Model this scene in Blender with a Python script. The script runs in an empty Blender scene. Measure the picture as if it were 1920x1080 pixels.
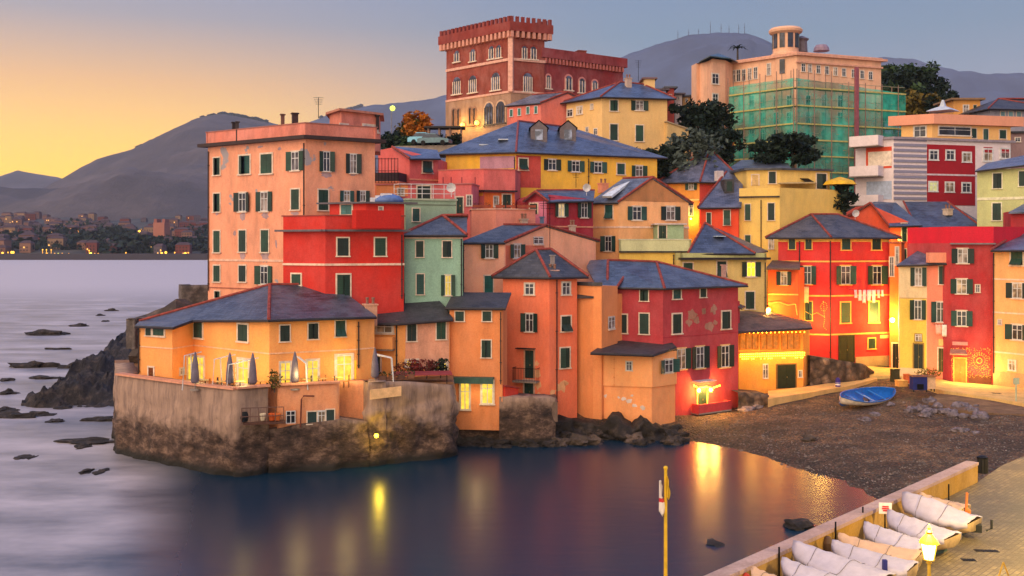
import bpy, bmesh, math, random
import numpy as np
from mathutils import Vector, noise as mn
random.seed(7)
S = bpy.context.scene
COL = S.collection
H, F, HY = 16.0, 1900.0, 460.0
R = math.radians

# ---------------------------------------------------------------- geometry helpers
def P(px, py, Y):
    return Vector(((px-960)/F*Y, Y, H+(HY-py)/F*Y))
def G(px, py, z):
    "point of height z seen along a given direction"
    Y = (H-z)*F/(py-HY)
    return Vector(((px-960)/F*Y, Y, z))
def Q(px, Y, z):
    return Vector(((px-960)/F*Y, Y, z))
V = Vector

class MB:
    def __init__(s): s.v=[]; s.f=[]; s.uv={}
    def add(s, vs, fs):
        b=len(s.v); s.v += [V(p) for p in vs]; s.f += [tuple(b+i for i in f) for f in fs]; return b
    def hexa(s, p):  # 8 points: bottom 0-3, top 4-7 in matching order
        s.add(p, [(3,2,1,0),(4,5,6,7),(0,1,5,4),(1,2,6,5),(2,3,7,6),(3,0,4,7)])
    def box(s, c, d, u=(1,0,0)):
        "centre c, sizes d along u / horizontal normal of u / z"
        u=V(u).normalized(); w=V((-u.y,u.x,0)); z=V((0,0,1)); c=V(c)
        a,b,h=u*d[0]/2,w*d[1]/2,z*d[2]/2
        s.hexa([c-a-b-h,c+a-b-h,c+a+b-h,c-a+b-h,c-a-b+h,c+a-b+h,c+a+b+h,c-a+b+h])
    def tube(s, pts, r, n=6, cap=True, r2=None):
        pts=[V(p) for p in pts]; k=len(pts); b=len(s.v)
        for i,p in enumerate(pts):
            t=(pts[min(i+1,k-1)]-pts[max(i-1,0)])
            if t.length<1e-6: t=V((0,0,1))
            t.normalize(); a=V((0,0,1)) if abs(t.z)<.9 else V((1,0,0))
            x=t.cross(a).normalized(); y=t.cross(x).normalized()
            rr = r if not isinstance(r,(list,tuple)) else r[i]
            for j in range(n):
                an=2*math.pi*j/n; s.v.append(p+x*math.cos(an)*rr+y*math.sin(an)*rr)
        for i in range(k-1):
            for j in range(n):
                s.f.append((b+i*n+j,b+i*n+(j+1)%n,b+(i+1)*n+(j+1)%n,b+(i+1)*n+j))
        if cap: s.f.append(tuple(b+j for j in range(n))[::-1]); s.f.append(tuple(b+(k-1)*n+j for j in range(n)))
    def lathe(s, c, prof, n=12):
        c=V(c); b=len(s.v); k=len(prof)
        for r,z in prof:
            for j in range(n):
                a=2*math.pi*j/n; s.v.append(c+V((math.cos(a)*r,math.sin(a)*r,z)))
        for i in range(k-1):
            for j in range(n):
                s.f.append((b+i*n+j,b+i*n+(j+1)%n,b+(i+1)*n+(j+1)%n,b+(i+1)*n+j))
        s.f.append(tuple(b+j for j in range(n))[::-1]); s.f.append(tuple(b+(k-1)*n+j for j in range(n)))
    def ball(s, c, r, n=8, sq=(1,1,1)):
        m=max(3,n//2); prof=[(max(.02,math.sin(math.pi*i/m))*r, -math.cos(math.pi*i/m)*r*sq[2]) for i in range(m+1)]
        s.lathe(c,prof,n)
    def build(s, name, mat, parent=None, smooth=False, origin=None, fixn=True):
        off = parent['_o'] if parent is not None else (origin if origin is not None else (0,0,0))
        off = V(off)
        me=bpy.data.meshes.new(name); me.from_pydata([tuple(p-off) for p in s.v],[],s.f)
        uvl=me.uv_layers.new(name='UV')
        for poly in me.polygons:
            n=poly.normal; 
            if abs(n.z)>.999: u=V((1,0,0))
            else: u=V((-n.y,n.x,0)).normalized()
            w=n.cross(u)
            for li in poly.loop_indices:
                p=s.v[me.loops[li].vertex_index]; uvl.data[li].uv=(p.dot(u),p.dot(w))
        if fixn:
            bm=bmesh.new(); bm.from_mesh(me); bmesh.ops.recalc_face_normals(bm,faces=bm.faces); bm.to_mesh(me); bm.free()
        if mat: me.materials.append(mat)
        if smooth: me.polygons.foreach_set('use_smooth',[True]*len(me.polygons))
        o=bpy.data.objects.new(name,me); COL.objects.link(o); o['_o']=tuple(off)
        if parent is not None: o.parent=parent
        else: o.location=off
        ALL.append(o); return o
ALL=[]
def empty(name, label, cat, loc, group=None, kind=None):
    o=bpy.data.objects.new(name,None); o.empty_display_size=.3; COL.objects.link(o); o.location=loc; o['_o']=tuple(loc)
    tag(o,label,cat,group,kind); ALL.append(o); return o
def tag(o,label=None,cat=None,group=None,kind=None):
    if label: o['label']=label
    if cat: o['category']=cat
    if group: o['group']=group
    if kind: o['kind']=kind
    return o
def hsh(*a):
    return mn.noise(V(a)*1.0)

# ---------------------------------------------------------------- materials
MC={}
def lin(c):
    return tuple(((x/255)/12.92 if x/255<=.04045 else ((x/255+.055)/1.055)**2.4) for x in c)
def newmat(key):
    m=bpy.data.materials.new(key); m.use_nodes=True; nt=m.node_tree; b=nt.nodes['Principled BSDF']; MC[key]=m
    return m,nt,b
def nd(nt,t,**k):
    n=nt.nodes.new(t)
    for a,v in k.items():
        if a in n.inputs: n.inputs[a].default_value=v
        else: setattr(n,a,v)
    return n
def coords(nt,kind='Object',scale=(1,1,1)):
    tc=nd(nt,'ShaderNodeTexCoord'); mp=nd(nt,'ShaderNodeMapping'); mp.inputs['Scale'].default_value=scale
    if kind=='World':
        g=nd(nt,'ShaderNodeNewGeometry'); nt.links.new(g.outputs['Position'],mp.inputs[0])
    else: nt.links.new(tc.outputs[kind],mp.inputs[0])
    return mp.outputs[0]
def noi(nt,co,scale,detail=4,rough=.6):
    n=nd(nt,'ShaderNodeTexNoise'); n.inputs['Scale'].default_value=scale; n.inputs['Detail'].default_value=detail; n.inputs['Roughness'].default_value=rough
    nt.links.new(co,n.inputs['Vector']); return n.outputs['Fac']
def ramp(nt,fac,stops):
    r=nd(nt,'ShaderNodeValToRGB'); e=r.color_ramp.elements
    while len(e)<len(stops): e.new(.5)
    for i,(p,c) in enumerate(stops):
        e[i].position=p; e[i].color=(*c,1) if len(c)==3 else c
    nt.links.new(fac,r.inputs[0]); return r.outputs[0]
def mixc(nt,fac,a,b,mode='MIX'):
    m=nd(nt,'ShaderNodeMix',data_type='RGBA',blend_type=mode)
    for s,i in ((fac,0),(a,6),(b,7)):
        if isinstance(s,(int,float)): m.inputs[i].default_value=s
        elif isinstance(s,tuple): m.inputs[i].default_value=(*s,1)
        else: nt.links.new(s,m.inputs[i])
    return m.outputs[2]
def bump(nt,b,h,strength=.3,dist=.05):
    n=nd(nt,'ShaderNodeBump'); n.inputs['Strength'].default_value=strength; n.inputs['Distance'].default_value=dist
    nt.links.new(h,n.inputs['Height']); nt.links.new(n.outputs[0],b.inputs['Normal'])
def mul(c,k): return tuple(min(1,x*k) for x in c)

def plaster(c, wear=.5, patch=0):
    key=f'plaster_{c}_{wear}_{patch}'
    if key in MC: return MC[key]
    m,nt,b=newmat(key); L=lin(c); w=coords(nt,'World')
    n1=noi(nt,w,.35,6,.65); st=noi(nt,coords(nt,'World',(.8,.8,.32)),1.0,7,.68); n3=noi(nt,w,9,3,.6)
    g=sum(L)/3
    dark=tuple(x*.62+g*.06 for x in L); pale=tuple(min(.9,x*.82+.13) for x in L)
    a=mixc(nt,ramp(nt,n1,[(.35,(0,0,0)),(.7,(1,1,1))]),L,pale) if wear>.3 else L
    a2=mixc(nt,.7*wear,L,a) if wear>.3 else L
    f=ramp(nt,st,[(.42,(0,0,0)),(.68,(min(1,wear*1.3),)*3)])
    c2=mixc(nt,f,a2,dark)
    c3=mixc(nt,.3,c2,n3,'OVERLAY')
    if patch:
        pm=ramp(nt,noi(nt,w,.45,5,.55),[(.66-patch*.1,(0,0,0)),(.675-patch*.1,(1,1,1))])
        c3=mixc(nt,pm,c3,(.34,.31,.33))
    nt.links.new(c3,b.inputs['Base Color']); b.inputs['Roughness'].default_value=.9
    b.inputs['Specular IOR Level'].default_value=.2
    bump(nt,b,noi(nt,w,5,6,.7),.35,.04)
    return m
def plain(c, rough=.6, metal=0, key=None, n=.15):
    key=key or f'plain_{c}_{rough}_{metal}'
    if key in MC: return MC[key]
    m,nt,b=newmat(key); L=lin(c); w=coords(nt,'World')
    c2=mixc(nt,ramp(nt,noi(nt,w,2.5,5,.65),[(.35,(0,0,0)),(.7,(1,1,1))]),mul(L,1-n*1.6),mul(L,1+n))
    nt.links.new(c2,b.inputs['Base Color']); b.inputs['Roughness'].default_value=rough; b.inputs['Metallic'].default_value=metal
    b.inputs['Specular IOR Level'].default_value=.3
    return m
def shutter_m(c=(22,52,44)):
    key=f'shutter_{c}'
    if key in MC: return MC[key]
    m,nt,b=newmat(key); L=lin(c)
    wv=nd(nt,'ShaderNodeTexWave',wave_type='BANDS',bands_direction='Z',wave_profile='SAW'); wv.inputs['Scale'].default_value=2.2
    nt.links.new(coords(nt,'World'),wv.inputs['Vector'])
    n=noi(nt,coords(nt,'World'),.8,3)
    col=mixc(nt,ramp(nt,n,[(.35,(0,0,0)),(.65,(1,1,1))]),mul(L,.75),mul(L,1.4))
    c2=mixc(nt,ramp(nt,wv.outputs['Fac'],[(0,(0,0,0)),(.25,(1,1,1))]),mul(L,.35),col)
    nt.links.new(c2,b.inputs['Base Color']); b.inputs['Roughness'].default_value=.55
    bump(nt,b,wv.outputs['Fac'],.4,.03)
    return m
def slate(c=(66,70,80), rough=.42, key=None):
    key=key or f'slate_{c}_{rough}'
    if key in MC: return MC[key]
    m,nt,b=newmat(key); L=lin(c); L=(L[0]*.74,L[1]*.78,L[2]*.84); rough=max(.2,rough-.08); uv=coords(nt,'UV')
    br=nd(nt,'ShaderNodeTexBrick'); br.inputs['Scale'].default_value=1.0; br.inputs['Brick Width'].default_value=.55; br.inputs['Row Height'].default_value=.33
    br.inputs['Mortar Size'].default_value=.02; br.inputs['Bias'].default_value=.1
    br.inputs['Color1'].default_value=(*mul(L,.45),1); br.inputs['Color2'].default_value=(*mul(L,1.5),1); br.inputs['Mortar'].default_value=(*mul(L,.2),1)
    nt.links.new(uv,br.inputs['Vector'])
    w=coords(nt,'World')
    c2=mixc(nt,ramp(nt,noi(nt,w,.5,6,.65),[(.42,(0,0,0)),(.7,(.8,.8,.8))]),br.outputs['Color'],(L[0]*2.6,L[1]*2.4,L[2]*2.1))
    nt.links.new(c2,b.inputs['Base Color'])
    r=nd(nt,'ShaderNodeMapRange'); nt.links.new(noi(nt,w,3,4),r.inputs[0]); r.inputs[3].default_value=rough-.12; r.inputs[4].default_value=rough+.25
    nt.links.new(r.outputs[0],b.inputs['Roughness']); b.inputs['Specular IOR Level'].default_value=.7
    wv=nd(nt,'ShaderNodeTexWave',wave_type='BANDS',bands_direction='Y',wave_profile='SAW'); wv.inputs['Scale'].default_value=.4775
    nt.links.new(uv,wv.inputs['Vector'])
    ad=nd(nt,'ShaderNodeMath',operation='ADD'); nt.links.new(wv.outputs['Fac'],ad.inputs[0]); nt.links.new(noi(nt,w,4,4,.7),ad.inputs[1])
    bump(nt,b,ad.outputs[0],.9,.07)
    return m
def emit(c,s,key=None):
    key=key or f'lit_{c}_{s}'
    if key in MC: return MC[key]
    m,nt,b=newmat(key); L=lin(c)
    n=noi(nt,coords(nt,'World'),2.2,3)
    col=mixc(nt,ramp(nt,n,[(.3,(0,0,0)),(.7,(1,1,1))]),mul(L,.5),L)
    b.inputs['Base Color'].default_value=(.05,.04,.03,1); nt.links.new(col,b.inputs['Emission Color']); b.inputs['Emission Strength'].default_value=s
    return m
def glass_m(c=(30,36,48)):
    key=f'glass_{c}'
    if key in MC: return MC[key]
    m,nt,b=newmat(key); L=lin(c)
    c2=mixc(nt,ramp(nt,noi(nt,coords(nt,'World'),.9,2),[(.45,(0,0,0)),(.6,(1,1,1))]),mul(L,.5),mul(L,2))
    nt.links.new(c2,b.inputs['Base Color']); b.inputs['Roughness'].default_value=.28; b.inputs['Specular IOR Level'].default_value=.5
    return m
def rockm(key,c1,c2,sc=.6,bs=.9,bd=.35,rough=.85,cell=None):
    if key in MC: return MC[key]
    m,nt,b=newmat(key); w=coords(nt,'World')
    n=noi(nt,w,sc,10,.72)
    c=ramp(nt,n,[(.32,mul(c1,.5)),(.5,c1),(.68,c2)])
    h=n
    if cell:
        vo=nd(nt,'ShaderNodeTexVoronoi',feature='F1'); vo.inputs['Scale'].default_value=cell; nt.links.new(w,vo.inputs['Vector'])
        sep=nd(nt,'ShaderNodeSeparateColor'); nt.links.new(vo.outputs['Color'],sep.inputs[0])
        c=mixc(nt,.75,c,ramp(nt,sep.outputs[0],[(0,(.25,.25,.25)),(.5,(.55,.52,.5)),(.9,(.75,.72,.7)),(1,(1,1,1))]),'OVERLAY')
        c=mixc(nt,.8,c,ramp(nt,vo.outputs['Distance'],[(.3,(1,1,1)),(.75,(.25,.25,.25))]),'MULTIPLY')
        iv=nd(nt,'ShaderNodeMath',operation='SUBTRACT'); iv.inputs[0].default_value=1; nt.links.new(vo.outputs['Distance'],iv.inputs[1]); 
        ad=nd(nt,'ShaderNodeMath',operation='ADD'); nt.links.new(iv.outputs[0],ad.inputs[0]); nt.links.new(n,ad.inputs[1]); h=ad.outputs[0]
    nt.links.new(c,b.inputs['Base Color']); b.inputs['Roughness'].default_value=rough
    bump(nt,b,h,bs,bd)
    return m
def leafm(c1,c2,key):
    if key in MC: return MC[key]
    m,nt,b=newmat(key); w=coords(nt,'World')
    n=noi(nt,w,.9,4,.7)
    nt.links.new(ramp(nt,n,[(.3,lin(c1)),(.7,lin(c2))]),b.inputs['Base Color']); b.inputs['Roughness'].default_value=.7
    b.inputs['Specular IOR Level'].default_value=.2
    return m

WHITE=(222,212,200); GREEN=(20,50,42)
TRIM=plain((225,205,185),.8); IRON=plain((26,26,30),.5,.6); STONE=plain((150,138,128),.85)
CAP=plain((150,70,62),.85,n=.3); GUT=plain((46,40,44),.5); WOODD=plain((34,38,28),.6)
WFR=plain((215,215,215),.5); GL=glass_m(); SHU=shutter_m()
SLATE=slate(); SLATED=slate((52,50,54),.6); SLATEP=slate((92,92,104),.5)
RW=random.Random(4); SHV=[SHU,SHU,shutter_m((28,64,50)),shutter_m((17,40,38)),shutter_m((32,72,68))]; GLV=[GL,GL,glass_m((120,108,104)),glass_m((70,66,72)),glass_m((150,132,110))]
LITY=emit((255,196,50),1.2); LITW=emit((255,206,66),1.5)
CURT=plain((170,150,140),.8)

# ---------------------------------------------------------------- houses
GROUND=[]   # terrain control points
HOUSES=[]
def along(C, px, ang, side):
    "other end of a wall that leaves corner C going back at ang degrees and ends at direction px"
    k=(px-960)/F; a=R(ang); cx,cy=C
    if side<0: t=(cx-k*cy)/(math.cos(a)+k*math.sin(a)); return (cx-t*math.cos(a), cy+t*math.sin(a))
    t=(k*cy-cx)/(math.cos(a)-k*math.sin(a)); return (cx+t*math.cos(a), cy+t*math.sin(a))
class House:
    noff=0
    def __init__(s, label, pts, eave, zg, wallm, cat='house', name='house', back=None, depth=8, group=None, zb=None, corner=True, root=None, wall='wall'):
        """pts: visible corners left to right (x,y); eave: top heights; back: offset vector or list of points"""
        s.pts=[V((p[0],p[1],0)) for p in pts]; n=len(pts)
        s.top=list(eave) if isinstance(eave,(list,tuple)) else [eave]*n
        s.faces=[(s.pts[i],s.pts[i+1]) for i in range(n-1)]
        if back is None:
            if n==3 and corner:
                poly=s.pts+[s.pts[0]+s.pts[2]-s.pts[1]]; tops=s.top+[(s.top[0]+s.top[2])/2]
            elif n==4 and corner=='gable':
                v=s.pts[0]-s.pts[1]
                poly=s.pts+[s.pts[3]+v,s.pts[2]+v]; tops=s.top+[s.top[3],s.top[2]]
            else:
                u=(s.pts[-1]-s.pts[0]).normalized(); nb=V((-u.y,u.x,0))*depth
                poly=s.pts+[p+nb for p in reversed(s.pts)]; tops=s.top+list(reversed(s.top))
                if n==2: pass
        else:
            poly=s.pts+[V((p[0],p[1],0)) for p in back[0]]; tops=s.top+list(back[1])
        s.poly=poly; s.tops=tops; s.zg=zg
        zb=zg-3 if zb is None else zb
        c=sum(poly,V((0,0,0)))/len(poly); s.c=c
        s.root=root if root is not None else empty(name,label,cat,(c.x,c.y,zg),group)
        mb=MB(); m=len(poly)
        bot=[V((p.x,p.y,zb)) for p in poly]; tp=[V((p.x,p.y,t)) for p,t in zip(poly,tops)]
        mb.add(bot+tp,[tuple(range(m))[::-1]]+[(i,(i+1)%m,m+(i+1)%m,m+i) for i in range(m)]+[tuple(range(m,2*m))])
        bm_tri=mb
        s.wall=mb.build(wall,wallm,s.root)
        if root is None or True:
            for p in poly: GROUND.append((p.x,p.y,zg))
        HOUSES.append(s)
    def hit(s,px,py,fi=None):
        k=(px-960)/F
        best=None
        for i,(A,B) in enumerate(s.faces):
            ka,kb=A.x/A.y,B.x/B.y
            if fi is None and not (ka-1e-4<=k<=kb+1e-4): 
                d=min(abs(k-ka),abs(k-kb))
            else: d=0
            if fi is not None and fi!=i: continue
            if best is None or d<best[0]: best=(d,i)
        i=best[1]; A,B=s.faces[i]; u=(B-A).normalized(); n=V((u.y,-u.x,0))
        t=A.dot(n)/(k*n.x+n.y)
        return V((k*t,t,H+(HY-py)/F*t)),u,n
    def rect(s,px,py,w,h,fi=None):
        c,u,n=s.hit(px,py,fi)
        ii=fi
        if ii is None:
            k=(px-960)/F; ii=min(range(len(s.faces)),key=lambda i:0 if s.faces[i][0].x/s.faces[i][0].y<=k<=s.faces[i][1].x/s.faces[i][1].y else min(abs(k-s.faces[i][0].x/s.faces[i][0].y),abs(k-s.faces[i][1].x/s.faces[i][1].y)))
        a,_,_=s.hit(px-w/2,py,ii); b,_,_=s.hit(px+w/2,py,ii)
        W=(b-a).length; Hh=h*c.y/F
        return (a+b)/2,u,n,W,Hh
    def win(s,px,py,w,h,kind='c',fi=None,tr=TRIM,sh=SHU,sur=True,lit=LITY,name=None):
        c,u,n,W,Hh=s.rect(px,py,w,h,fi)
        if sh is SHU and kind!='d': sh=RW.choice(SHV)
        gl=RW.choice(GLV)
        def bx(mb,du,dz,wu,wz,n0,n1):
            mb.box(c+u*du+V((0,0,dz))+n*((n0+n1)/2),(wu,n1-n0,wz),u)
        m=MB(); o=W/2
        if kind in 'coagl':
            iw = W if kind!='o' else W*.46
            ft=min(.14,max(.07,iw*.12))
            if sur:
                bx(m,-iw/2-ft/2,0,ft,Hh+2*ft,-.02,.07+s.noff); bx(m,iw/2+ft/2,0,ft,Hh+2*ft,-.02,.07+s.noff)
                bx(m,0,Hh/2+ft/2,iw,ft,-.02,.07+s.noff)
            bx(m,0,-Hh/2-ft/2,iw+(ft*3 if sur else 0),ft*.9,-.02,.14)
            if not sur: bx(m,0,Hh/2+.03,iw,.06,-.02,.05)
            r=m.build('window',tr,s.root)
            if kind in 'ca':
                for sg in (-1,1):
                    q=MB()
                    if kind=='a':
                        bx(q,sg*iw/4,Hh*.22,iw/2-.015,Hh*.54,.0,.05)
                        a=[]
                        z1=-.05*Hh; z0=-.47*Hh; e=.42
                        for nn,zz in ((.0,z1),(.05,z1),(e+.05,z0),(e,z0)):
                            for du in (sg*iw/4-iw/4+.01,sg*iw/4+iw/4-.01): a.append(c+u*du+V((0,0,zz))+n*nn)
                        q.add(a,[(0,1,3,2),(2,3,5,4),(4,5,7,6),(6,7,1,0),(0,2,4,6),(1,7,5,3)])
                    elif RW.random()<.13 and iw>.7:
                        a=c+u*sg*(iw/2)+n*(.05+s.noff); d2=(u*-sg*.9+n*.45).normalized(); q.box(a+d2*(iw/4),(iw/2-.01,.045,Hh-.02),V((d2.x,d2.y,0)))
                    else: bx(q,sg*iw/4,0,iw/2-.015,Hh-.02,.0,.05+s.noff)
                    q.build('shutter',sh,r)
                if True:
                    q=MB(); bx(q,0,0,iw-.02,Hh-.02,-.02,-.0+.004); q.build('pane',GL,r)
            else:
                q=MB(); bx(q,0,0,iw,Hh,-.02,.035+s.noff)
                q.build('pane',lit if kind=='l' or (kind=='o' and lit is not LITY) else gl,r)
                q=MB(); t=min(.07,iw*.09)
                for d in (-iw/2+t/2,0,iw/2-t/2): bx(q,d,0,t,Hh,.035+s.noff,.06+s.noff)
                for d in (-Hh/2+t/2,Hh*.15,Hh/2-t/2): bx(q,0,d,iw,t*.8,.035+s.noff,.058+s.noff)
                q.build('frame',WFR,r)
                if kind=='o':
                    sw=(W-iw)/2
                    for sg in (-1,1):
                        q=MB(); a=c+u*sg*iw/2+n*(.05+s.noff); b=c+u*sg*(iw/2+sw)+n*(s.noff+random.choice((.1,.16,.25)))
                        d=(b-a).normalized(); q.box((a+b)/2,((b-a).length,.045,Hh+.04),d); q.build('shutter',sh,r)
            return r
        if kind=='d':
            ft=.12
            bx(m,-W/2-ft/2,0,ft,Hh,-.02,.08); bx(m,W/2+ft/2,0,ft,Hh,-.02,.08); bx(m,0,Hh/2+ft/2,W+2*ft,ft,-.02,.08)
            r=m.build(name or 'door',tr,s.root)
            q=MB()
            for sg in (-1,1):
                bx(q,sg*W/4,0,W/2-.02,Hh-.02,.0,.05)
                bx(q,sg*W/4,Hh*.2,W/2-.25,Hh*.4,.05,.065); bx(q,sg*W/4,-Hh*.27,W/2-.25,Hh*.28,.05,.065)
            q.build('leaf',sh,r); q=MB(); bx(q,.06,-.05,.05,.14,.05,.1); q.build('handle',plain((180,160,110),.3,.8),r)
            return r
    def wins(s,L,**k):
        for a in L: s.win(*a,**k)
    def panel(s,px0,py0,px1,py1,mat,name='painted_panel',t=.03,fi=None):
        c,u,n,W,Hh=s.rect((px0+px1)/2,(py0+py1)/2,px1-px0,py1-py0,fi)
        m=MB(); m.box(c+n*(t/2-.01),(W,t+.02,Hh),u); return m.build(name,mat,s.root)
    def band(s,py,h=4,mat=TRIM,faces=None,t=.06,at=None,name='string_course'):
        "horizontal moulding round the visible faces; height given where the ray of px=at meets the wall"
        px=at; c,u,n=s.hit(px,py); z=c.z; hh=h*c.y/F
        m=MB()
        for i,(A,B) in enumerate(s.faces):
            if faces is not None and i not in faces: continue
            u=(B-A).normalized(); n=V((u.y,-u.x,0)); L=(B-A).length
            m.box((A+B)/2+n*(t/2-.01)+V((0,0,z)),(L+ (t if i else 0),t+.02,hh),u)
        return m.build(name,mat,s.root)
    def pipe(s,px,py0,py1,fi=None,r=.055,mat=None):
        a,u,n=s.hit(px,py0,fi); b,_,_=s.hit(px,py1,fi)
        m=MB(); m.tube([a+n*.1,b+n*.1],r,6)
        for k in (.1,.4,.7,.95): m.box(a.lerp(b,k)+n*.08,(.16,.16,.05),u)
        return m.build('drainpipe',mat or GUT,s.root)
    # --- roofs
    def roof(s,vs,fs,mat=None,caps=(),t=.16,name='roof',gut=(),capm=None):
        m=MB(); n=len(vs); vs=[V(v) for v in vs]
        lo=[v-V((0,0,t)) for v in vs]
        edges={}
        for f in fs:
            for i in range(len(f)):
                e=(f[i],f[(i+1)%len(f)]); edges[e]=1
        side=[(a,b) for (a,b) in edges if (b,a) not in edges]
        m.add(vs+lo,[tuple(f) for f in fs]+[tuple(n+i for i in reversed(f)) for f in fs]+[(b,a,n+a,n+b) for a,b in side])
        r=m.build(name,mat or SLATE,s.root)
        if caps:
            for a,b in caps:
                q=MB(); A,B=vs[a]+V((0,0,.03)),vs[b]+V((0,0,.03)); q.tube([A,A.lerp(B,.5)+V((0,0,.01)),B],.13,6)
                q.build('ridge_cap',capm or CAP,r)
        if gut:
            q=MB()
            for a,b in gut: q.tube([lo[a]+V((0,0,.04)),lo[b]+V((0,0,.04))],.09,6)
            q.build('gutter',GUT,r)
        s.roofo=r; return r
    def ring(s,o=.4,z=None):
        out=[]; m=len(s.poly); pl=s.poly
        # orientation
        ar=sum(pl[i].x*pl[(i+1)%m].y-pl[(i+1)%m].x*pl[i].y for i in range(m)); sg=1 if ar>0 else -1
        for i in range(m):
            a,b,c=pl[i-1],pl[i],pl[(i+1)%m]
            d1=(b-a).normalized(); d2=(c-b).normalized()
            n1=V((d1.y,-d1.x,0))*sg; n2=V((d2.y,-d2.x,0))*sg
            bi=n1+n2; 
            k=bi.length
            if k<.2: bi=n1
            else: bi=bi/k; bi=bi/max(.4,bi.dot(n1))
            q=b+bi*o; out.append(V((q.x,q.y,s.tops[i] if z is None else z)))
        return out
    def hip(s,r1,r2,mode='R',o=.45,mat=None,dz=.0,caps=True,capm=None):
        """quad footprint A,C,B,D; ridge r1 (left) r2 (right). mode R: ridge runs along C-B; L: along A-C; 1: single apex"""
        g=s.ring(o); g=[v+V((0,0,dz+.12)) for v in g]; r1=V(r1); r2=V(r2)
        if mode=='1': vs=g+[r1]; fs=[(0,1,4),(1,2,4),(2,3,4),(3,0,4)]; cp=[(1,4),(2,4),(0,4)]
        elif mode=='R': vs=g+[r1,r2]; fs=[(0,1,4),(1,2,5,4),(2,3,5),(3,0,4,5)]; cp=[(1,4),(4,5),(2,5),(0,4)]
        else: vs=g+[r1,r2]; fs=[(0,1,5,4),(1,2,5),(2,3,4,5),(3,0,4)]; cp=[(1,5),(4,5),(2,5),(0,4)]
        return s.roof(vs,fs,mat,caps=cp if caps else (),gut=[(0,1),(1,2)],capm=capm)
    def gable(s,o=.4,mat=None,caps=True,capm=None):
        "chain A,C,M,B with back points"
        g=s.ring(0); A,C,M,B,D,N=[v+V((0,0,.1)) for v in g]
        f=(C-A).normalized(); f.z=0
        rt=(B-C); rt.z=0; rt.normalize()
        sl1=(M-C)/((M-C).xy.length)*o; sl2=(M-B)/((M-B).xy.length)*o
        A2=A-sl1-f*o*.5; C2=C-sl1+f*o*.7; M1=M+f*o*.7; N1=N-f*o*.5; B2=B-sl2+f*o*.7; D2=D-sl2-f*o*.5
        return s.roof([A2,C2,M1,B2,D2,N1],[(0,1,2,5),(2,3,4,5)],mat,caps=[(2,5),(1,2),(2,3)] if caps else (),gut=[(0,1)],capm=capm)
    def shed(s,rise,o=.35,mat=None,dirn=None,gut=True):
        "single slope rising to the back (away from the viewer)"
        g=s.ring(o); d=V((0,1,0)) if dirn is None else V(dirn).normalized()
        y0=min(v.dot(d) for v in g); y1=max(v.dot(d) for v in g)
        vs=[v+V((0,0,.1+rise*(v.dot(d)-y0)/(y1-y0))) for v in g]
        return s.roof(vs,[tuple(range(len(vs)))],mat,gut=[(i,i+1) for i in range(len(s.pts)-1)] if gut else ())
    def flat(s,o=.3,t=.25,mat=None,dz=0,name='roof_slab'):
        g=s.ring(o); vs=[v+V((0,0,dz+t/2)) for v in g]
        return s.roof(vs,[tuple(range(len(vs)))],mat or SLATED,t=t,name=name)
    def parapet(s,h,mat,w=.25,cap=TRIM,o=.0,z=None):
        g=s.ring(o); m=MB(); c=MB(); n=len(g)
        for i in range(n):
            a,b=g[i],g[(i+1)%n]; 
            if (b-a).length<.3: continue
            u=(b-a).normalized(); zz=(a.z+b.z)/2 if z is None else z
            ins=V((-u.y,u.x,0))*(w/2)
            mid=(a+b)/2; mid.z=zz+h/2; L=(b-a).xy.length
            m.box(mid+ins,(L,w,h),V((u.x,u.y,0))); mid.z=zz+h+.04; c.box(mid+ins,(L+.1,w+.12,.08),V((u.x,u.y,0)))
        r=m.build('parapet',mat,s.root)
        if cap: c.build('coping',cap,r)
        return r
    def chimney(s,px,py,Y,w=.6,h=1.4,mat=None,pot=True):
        c=P(px,py,Y); m=MB(); m.box(c-V((0,0,h/2)),(w,w,h),(1,.4,0)); m.box(c+V((0,0,.05)),(w+.16,w+.16,.1),(1,.4,0))
        r=m.build('chimney',mat or plaster((190,165,150)),s.root)
        if pot:
            q=MB(); 
            for d in (-.15,.15): q.lathe(c+V((d*w/.6,0,.1)),[(.11,0),(.1,.35),(.14,.4),(.12,.5)],8)
            q.build('chimney_pot',plain((140,100,85)),r)
        return r
    def balcony(s,px,py,w,d=.9,rail=1.0,solid=None,fi=None):
        c,u,n,W,_=s.rect(px,py,w,10,fi); m=MB(); m.box(c+n*d/2,(W,d,.14),u); r=m.build('balcony',STONE,s.root)
        q=MB()
        if solid:
            q.box(c+n*(d-.06)+V((0,0,rail/2)),(W,.12,rail),u)
            for sg in (-1,1): q.box(c+u*sg*(W/2-.06)+n*(d/2)+V((0,0,rail/2)),(.12,d-.14,rail),u)
            q.build('balcony_parapet',solid,r)
        else:
            a=c-u*W/2+n*d; b=c+u*W/2+n*d
            q.tube([c-u*W/2+V((0,0,rail)),a+V((0,0,rail)),b+V((0,0,rail)),c+u*W/2+V((0,0,rail))],.025,5)
            k=max(3,int(W/.14))
            for i in range(k+1): p=a.lerp(b,i/k); q.tube([p,p+V((0,0,rail))],.012,4)
            for sg in (-1,1):
                for j in (1,2,3): p=c+u*sg*W/2+n*d*j/4; q.tube([p,p+V((0,0,rail))],.012,4)
            q.build('railing',IRON,r)
        return r
def corner(px,Y,lpx,la,rpx,ra):
    C=((px-960)/F*Y,Y); return [along(C,lpx,la,-1),C,along(C,rpx,ra,1)]
def seg(*a):  # (px,Y) pairs
    return [((px-960)/F*Y,Y) for px,Y in a]
def zat(py,Y): return H+(HY-py)/F*Y
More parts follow.
